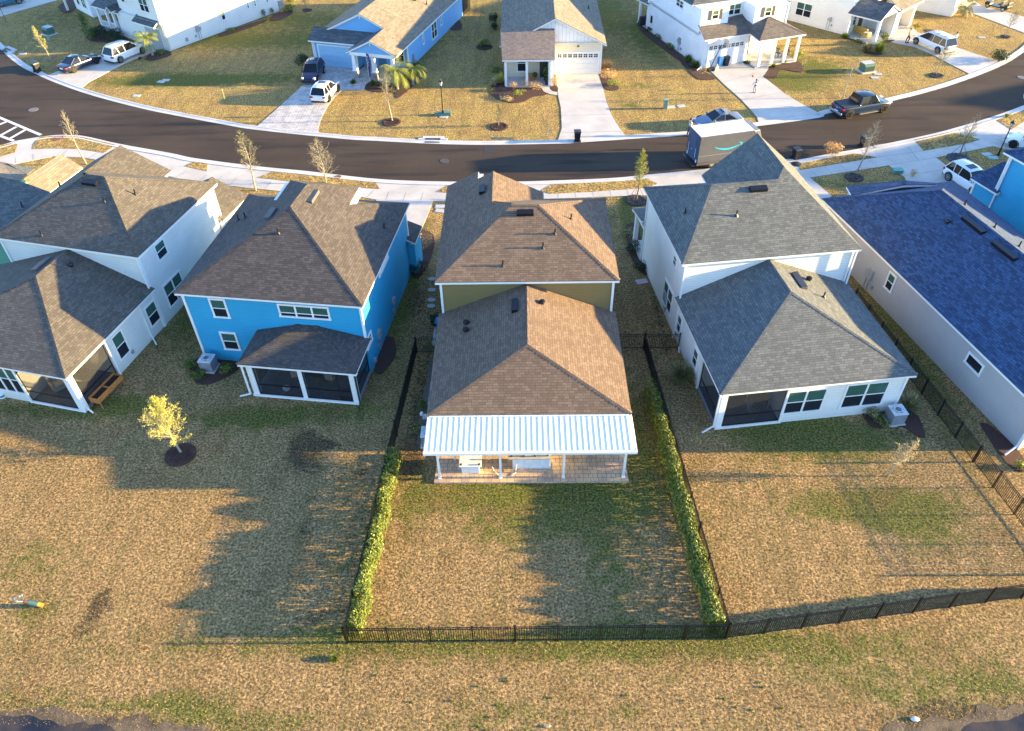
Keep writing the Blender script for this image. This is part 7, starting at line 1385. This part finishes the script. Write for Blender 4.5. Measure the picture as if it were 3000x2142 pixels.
    for s_ in (-1, 1): b = M(); b.path([(L_ - .7, s_ * W_ / 2, 2.2), (L_ - .35, s_ * (W_ / 2 + .3), 2.1), (L_ - .35, s_ * (W_ / 2 + .3), 1.5)], .02, 5); b.box(L_ - .38, s_ * (W_ / 2 + .2), 1.5, L_ - .3, s_ * (W_ / 2 + .42), 2.0); b.obj('mirror', DARKP, t_)
truck()
def cart(c, rz, label):
    t_ = thing('golf_cart', label, 'golf cart', c, rz); b = M(); b.prism([(-1.5, .3), (1.35, .3), (1.5, .5), (1.3, .75), (.85, .8), (.8, .42), (-.5, .42), (-.55, .62), (-1.5, .62)], 0, 1); b.v = [(x, (z - .5) * 1.15, y) for x, y, z in b.v]; b.obj('body', plain('cart_black', (.02, .02, .022), .3), t_, bevel=.02)
    for x in (-.35, -1.15): b = M(); b.box(x - .25, -.5, .62, x + .2, .5, .74); b.box(x - .32, -.5, .74, x - .2, .5, 1.1); b.obj('seat', DARKP, t_, bevel=.03)
    b = M()
    for x, x2 in ((.85, .55), (-1.4, -1.3)):
        for s_ in (-.52, .52): b.tube((x, s_, .6), (x2, s_, 1.85), .025, n=6)
    b.obj('roof_frame', BLACKM, t_); b = M(); b.tube((.6, .2, .75), (.35, .2, 1.05), .02); b.lathe([(.14, 0), (.16, .02), (.14, .03)], (.33, .2, 1.05), 12); b.obj('steering_wheel', DARKP, t_)
    for x in (-1.0, 1.0):
        for s_ in (-1, 1): b = M(); b.tube((x, s_ * .42, .27), (x, s_ * .62, .27), .27, n=16); o_ = b.obj('wheel', TYRE, t_); b = M(); b.tube((x, s_ * .62, .27), (x, s_ * .63, .27), .15, n=12); b.obj('rim', RIM, o_)
cart((61.687,103.595,0.045), ang((62.496,102.5), (60.757,104.871)), 'black golf cart on the driveway at the top right corner')
# ================================================================ people
SKIN = plain('skin', (.30, .16, .10), .6); SKIND = plain('skin_brown', (.16, .08, .05), .6)
def skinned(name, pts, edges, radii, m, parent, sub=1):
    me = bpy.data.meshes.new(name); me.from_pydata(pts, edges, []); me.materials.append(m); o = bpy.data.objects.new(name, me); COL.objects.link(o); o.parent = parent
    sk = o.modifiers.new('skin', 'SKIN'); sk.use_smooth_shade = True
    bpy.context.view_layer.objects.active = o
    if not me.skin_vertices: me.attributes  # created with the modifier below
    if not me.skin_vertices:
        o.select_set(True); bpy.ops.object.mode_set(mode='OBJECT'); bpy.ops.mesh.customdata_skin_add(); o.select_set(False)
    for v, r_ in zip(me.skin_vertices[0].data, radii): v.radius = (r_ if isinstance(r_, tuple) else (r_, r_)); v.use_root = False
    me.skin_vertices[0].data[0].use_root = True
    ss = o.modifiers.new('sub', 'SUBSURF'); ss.levels = sub; ss.render_levels = sub; return o
def person(label, c, rz, h=1.75, shirt=(.7, .7, .68), legs=(.015, .015, .02), skin=SKIN, hair=(.01, .008, .006), armL=((-.26, .02, 1.15), (-.30, -.12, .92)), armR=((.26, .02, 1.15), (.30, -.12, .92)), stride=.2, shorts=False, z=0):
    k_ = h / 1.75; t_ = thing('person', label, 'person', (c[0], c[1], z), rz, 'people outdoors'); s = lambda p: tuple(x * k_ for x in p)
    P_ = [(0, 0, .95), (0, .01, 1.15), (0, .01, 1.36), (0, 0, 1.46), (0, -.01, 1.53), (0, -.015, 1.62), (0, -.01, 1.70)]; E_ = [(i, i + 1) for i in range(6)]; Rr = [(.15, .11), (.14, .10), (.16, .10), (.06, .06), (.055, .06), (.085, .10), (.07, .085)]
    def add(prev, pts, rs):
        for p, r_ in zip(pts, rs): P_.append(p); Rr.append(r_); E_.append((prev, len(P_) - 1)); prev = len(P_) - 1
        return prev
    for sx, arm in ((-1, armL), (1, armR)):
        e = add(2, [(sx * .19, 0, 1.38), arm[0], arm[1]], [.055, .042, .028]); H_ = Vector(arm[1]); d = (H_ - Vector(arm[0])).normalized(); sd = d.orthogonal().normalized(); pm_ = H_ + d * .07; pl = add(e, [tuple(pm_)], [(.034, .018)])
        for f_ in range(4):
            off = sd * (f_ - 1.5) * .02; ln = (.055, .065, .06, .045)[f_]; q_ = pm_ + off + d * ln * .55; q2 = q_ + (d + d.cross(sd) * .5).normalized() * ln * .5; add(pl, [tuple(q_), tuple(q2)], [.009, .008])
        th = H_ + d * .03 + sd * .04; add(e, [tuple(th), tuple(th + (d + sd * .5).normalized() * .035)], [.011, .009])
        st = stride * sx; add(0, [(sx * .095, 0, .88), (sx * .11, -st * .5 - .03, .48), (sx * .11, -st * .5 + (.12 if st > 0 else .0), .09), (sx * .11, -st * .5 - .05, .035)], [.085, .058, .042, .04])
    skinned('body', [s(p) for p in P_], E_, [tuple(x * k_ for x in r_) if isinstance(r_, tuple) else r_ * k_ for r_ in Rr], skin, t_)
    # face
    b = M(); 
    for sx in (-1, 1): b.lathe([(.004, 0), (.010, .004), (.004, .012)], (sx * .03 * k_, -.105 * k_, 1.625 * k_), 6)
    b.obj('eyes', DARKP, t_); b = M(); b.mesh([(-.014 * k_, -.10 * k_, 1.59 * k_), (.014 * k_, -.10 * k_, 1.59 * k_), (0, -.135 * k_, 1.585 * k_), (0, -.10 * k_, 1.63 * k_)], [(0, 1, 2), (0, 2, 3), (1, 3, 2)]); b.box(-.02 * k_, -.112 * k_, 1.555 * k_, .02 * k_, -.10 * k_, 1.562 * k_); b.obj('face', skin, t_)
    for sx in (-1, 1): b = M(); b.lathe([(.006, -.02), (.02, 0), (.006, .02)], (sx * .085 * k_, 0, 1.62 * k_), 6); b.obj('ear', skin, t_)
    HM = plain('hair_%d' % int(hair[0] * 1000), hair, .7); b = M(); pr_ = [(.098, 1.60), (.108, 1.66), (.095, 1.72), (.06, 1.765), (.01, 1.78)]; b.lathe([(r_ * k_, z_ * k_) for r_, z_ in pr_], (0, .02 * k_, 0), 12); b.obj('hair', HM, t_, smooth=True)
    SM = plain('cloth_%d_%d_%d' % tuple(int(x * 100) for x in shirt), shirt, .85, sc=6); pts = [(0, 0, .93), (0, .01, 1.15), (0, .01, 1.36), (0, .0, 1.42)]; ed = [(0, 1), (1, 2), (2, 3)]; rr_ = [(.17, .13), (.16, .12), (.175, .12), (.08, .08)]
    for sx, arm in ((-1, armL), (1, armR)):
        i = len(pts); A0 = Vector((sx * .19, 0, 1.38)); A1 = Vector(arm[0]); pts += [tuple(A0), tuple(A0 + (A1 - A0) * .7)]; ed += [(2, i), (i, i + 1)]; rr_ += [(.075, .075), (.068, .068)]
    skinned('shirt', [s(p) for p in pts], ed, [tuple(x * k_ for x in r_) for r_ in rr_], SM, t_)
    TM = plain('cloth_%d_%d_%d' % tuple(int(x * 100) for x in legs), legs, .85, sc=6); pts = [(0, 0, .98), (0, 0, .90)]; ed = [(0, 1)]; rr_ = [(.165, .125), (.16, .125)]
    for sx in (-1, 1):
        st = stride * sx; i = len(pts); hip, kn, an = (sx * .095, 0, .86), (sx * .11, -st * .5 - .03, .48), (sx * .11, -st * .5 + (.12 if st > 0 else .0), .12); pts += [hip, kn] + ([] if shorts else [an]); ed += [(1, i), (i, i + 1)] + ([] if shorts else [(i + 1, i + 2)]); rr_ += [(.105, .105), (.078, .078)] + ([] if shorts else [(.06, .06)])
    skinned('shorts' if shorts else 'trousers', [s(p) for p in pts], ed, [tuple(x * k_ for x in r_) for r_ in rr_], TM, t_)
    for sx in (-1, 1): st = stride * sx; b = M(); y0 = -st * .5 + (.10 if st > 0 else -.02); b.box(sx * .11 * k_ - .05 * k_, (y0 - .17) * k_, 0, sx * .11 * k_ + .05 * k_, (y0 + .07) * k_, .09 * k_); b.obj('shoe', DARKP, t_, bevel=.02)
    return t_
person('child in white shirt and shorts throwing a ball on the drive', (24.702,78.364), R(170), 1.45, (.72, .72, .74), (.5, .5, .52), SKIND, armL=((-.3, -.15, 1.25), (-.28, -.38, 1.42)), armR=((.3, -.0, 1.2), (.38, -.1, 1.0)), stride=.15, shorts=True, z=.04)
b = M(); pr_ = [(.12 * math.sin(math.pi * i / 10), -.12 * math.cos(math.pi * i / 10)) for i in range(11)]; b.lathe(pr_, n=16); o = b.obj('basketball', plain('ball_orange', (.42, .13, .04), .6), smooth=True); o.location = (24.554,79.383,1.4); tag(o, 'orange basketball in the air above the child', 'ball')
person('person in white shirt and black trousers behind the grey truck', (16.241,68.661), R(100), 1.78, (.74, .74, .74), (.012, .012, .015), SKIN, stride=.45, armL=((-.26, -.1, 1.15), (-.22, -.35, 1.1)), armR=((.26, -.12, 1.15), (.2, -.38, 1.12)))
hc = thing('hand_cart', 'hand cart with dark wheels behind the grey truck', 'cart', ((16.662,68.648)[0], (16.662,68.648)[1], .012), R(10)); b = M(); b.path([(-.2, 0, 1.1), (-.2, 0, .1)], .02); b.path([(.2, 0, 1.1), (.2, 0, .1)], .02); b.tube((-.2, 0, 1.1), (.2, 0, 1.1), .02); b.tube((-.2, 0, .6), (.2, 0, .6), .02); b.box(-.25, -.3, .05, .25, 0, .07); b.obj('frame', GREYM, hc)
for s_ in (-.3, .3): b = M(); b.tube((s_ - .04, .05, .16), (s_ + .04, .05, .16), .16, n=14); b.obj('wheel', TYRE, hc)
person('person in a green top and dark trousers at the minivan front', (45.788,92.033), R(60), 1.72, (.30, .50, .30), (.03, .03, .045), SKIN, hair=(.12, .08, .04), stride=.3, z=.045)
person('person in a pale blue top standing beyond the white minivan', (50.549,90.626), R(200), 1.7, (.35, .50, .58), (.10, .12, .16), SKIN, hair=(.08, .05, .03), stride=.1, z=.045)
bpy.context.view_layer.update()
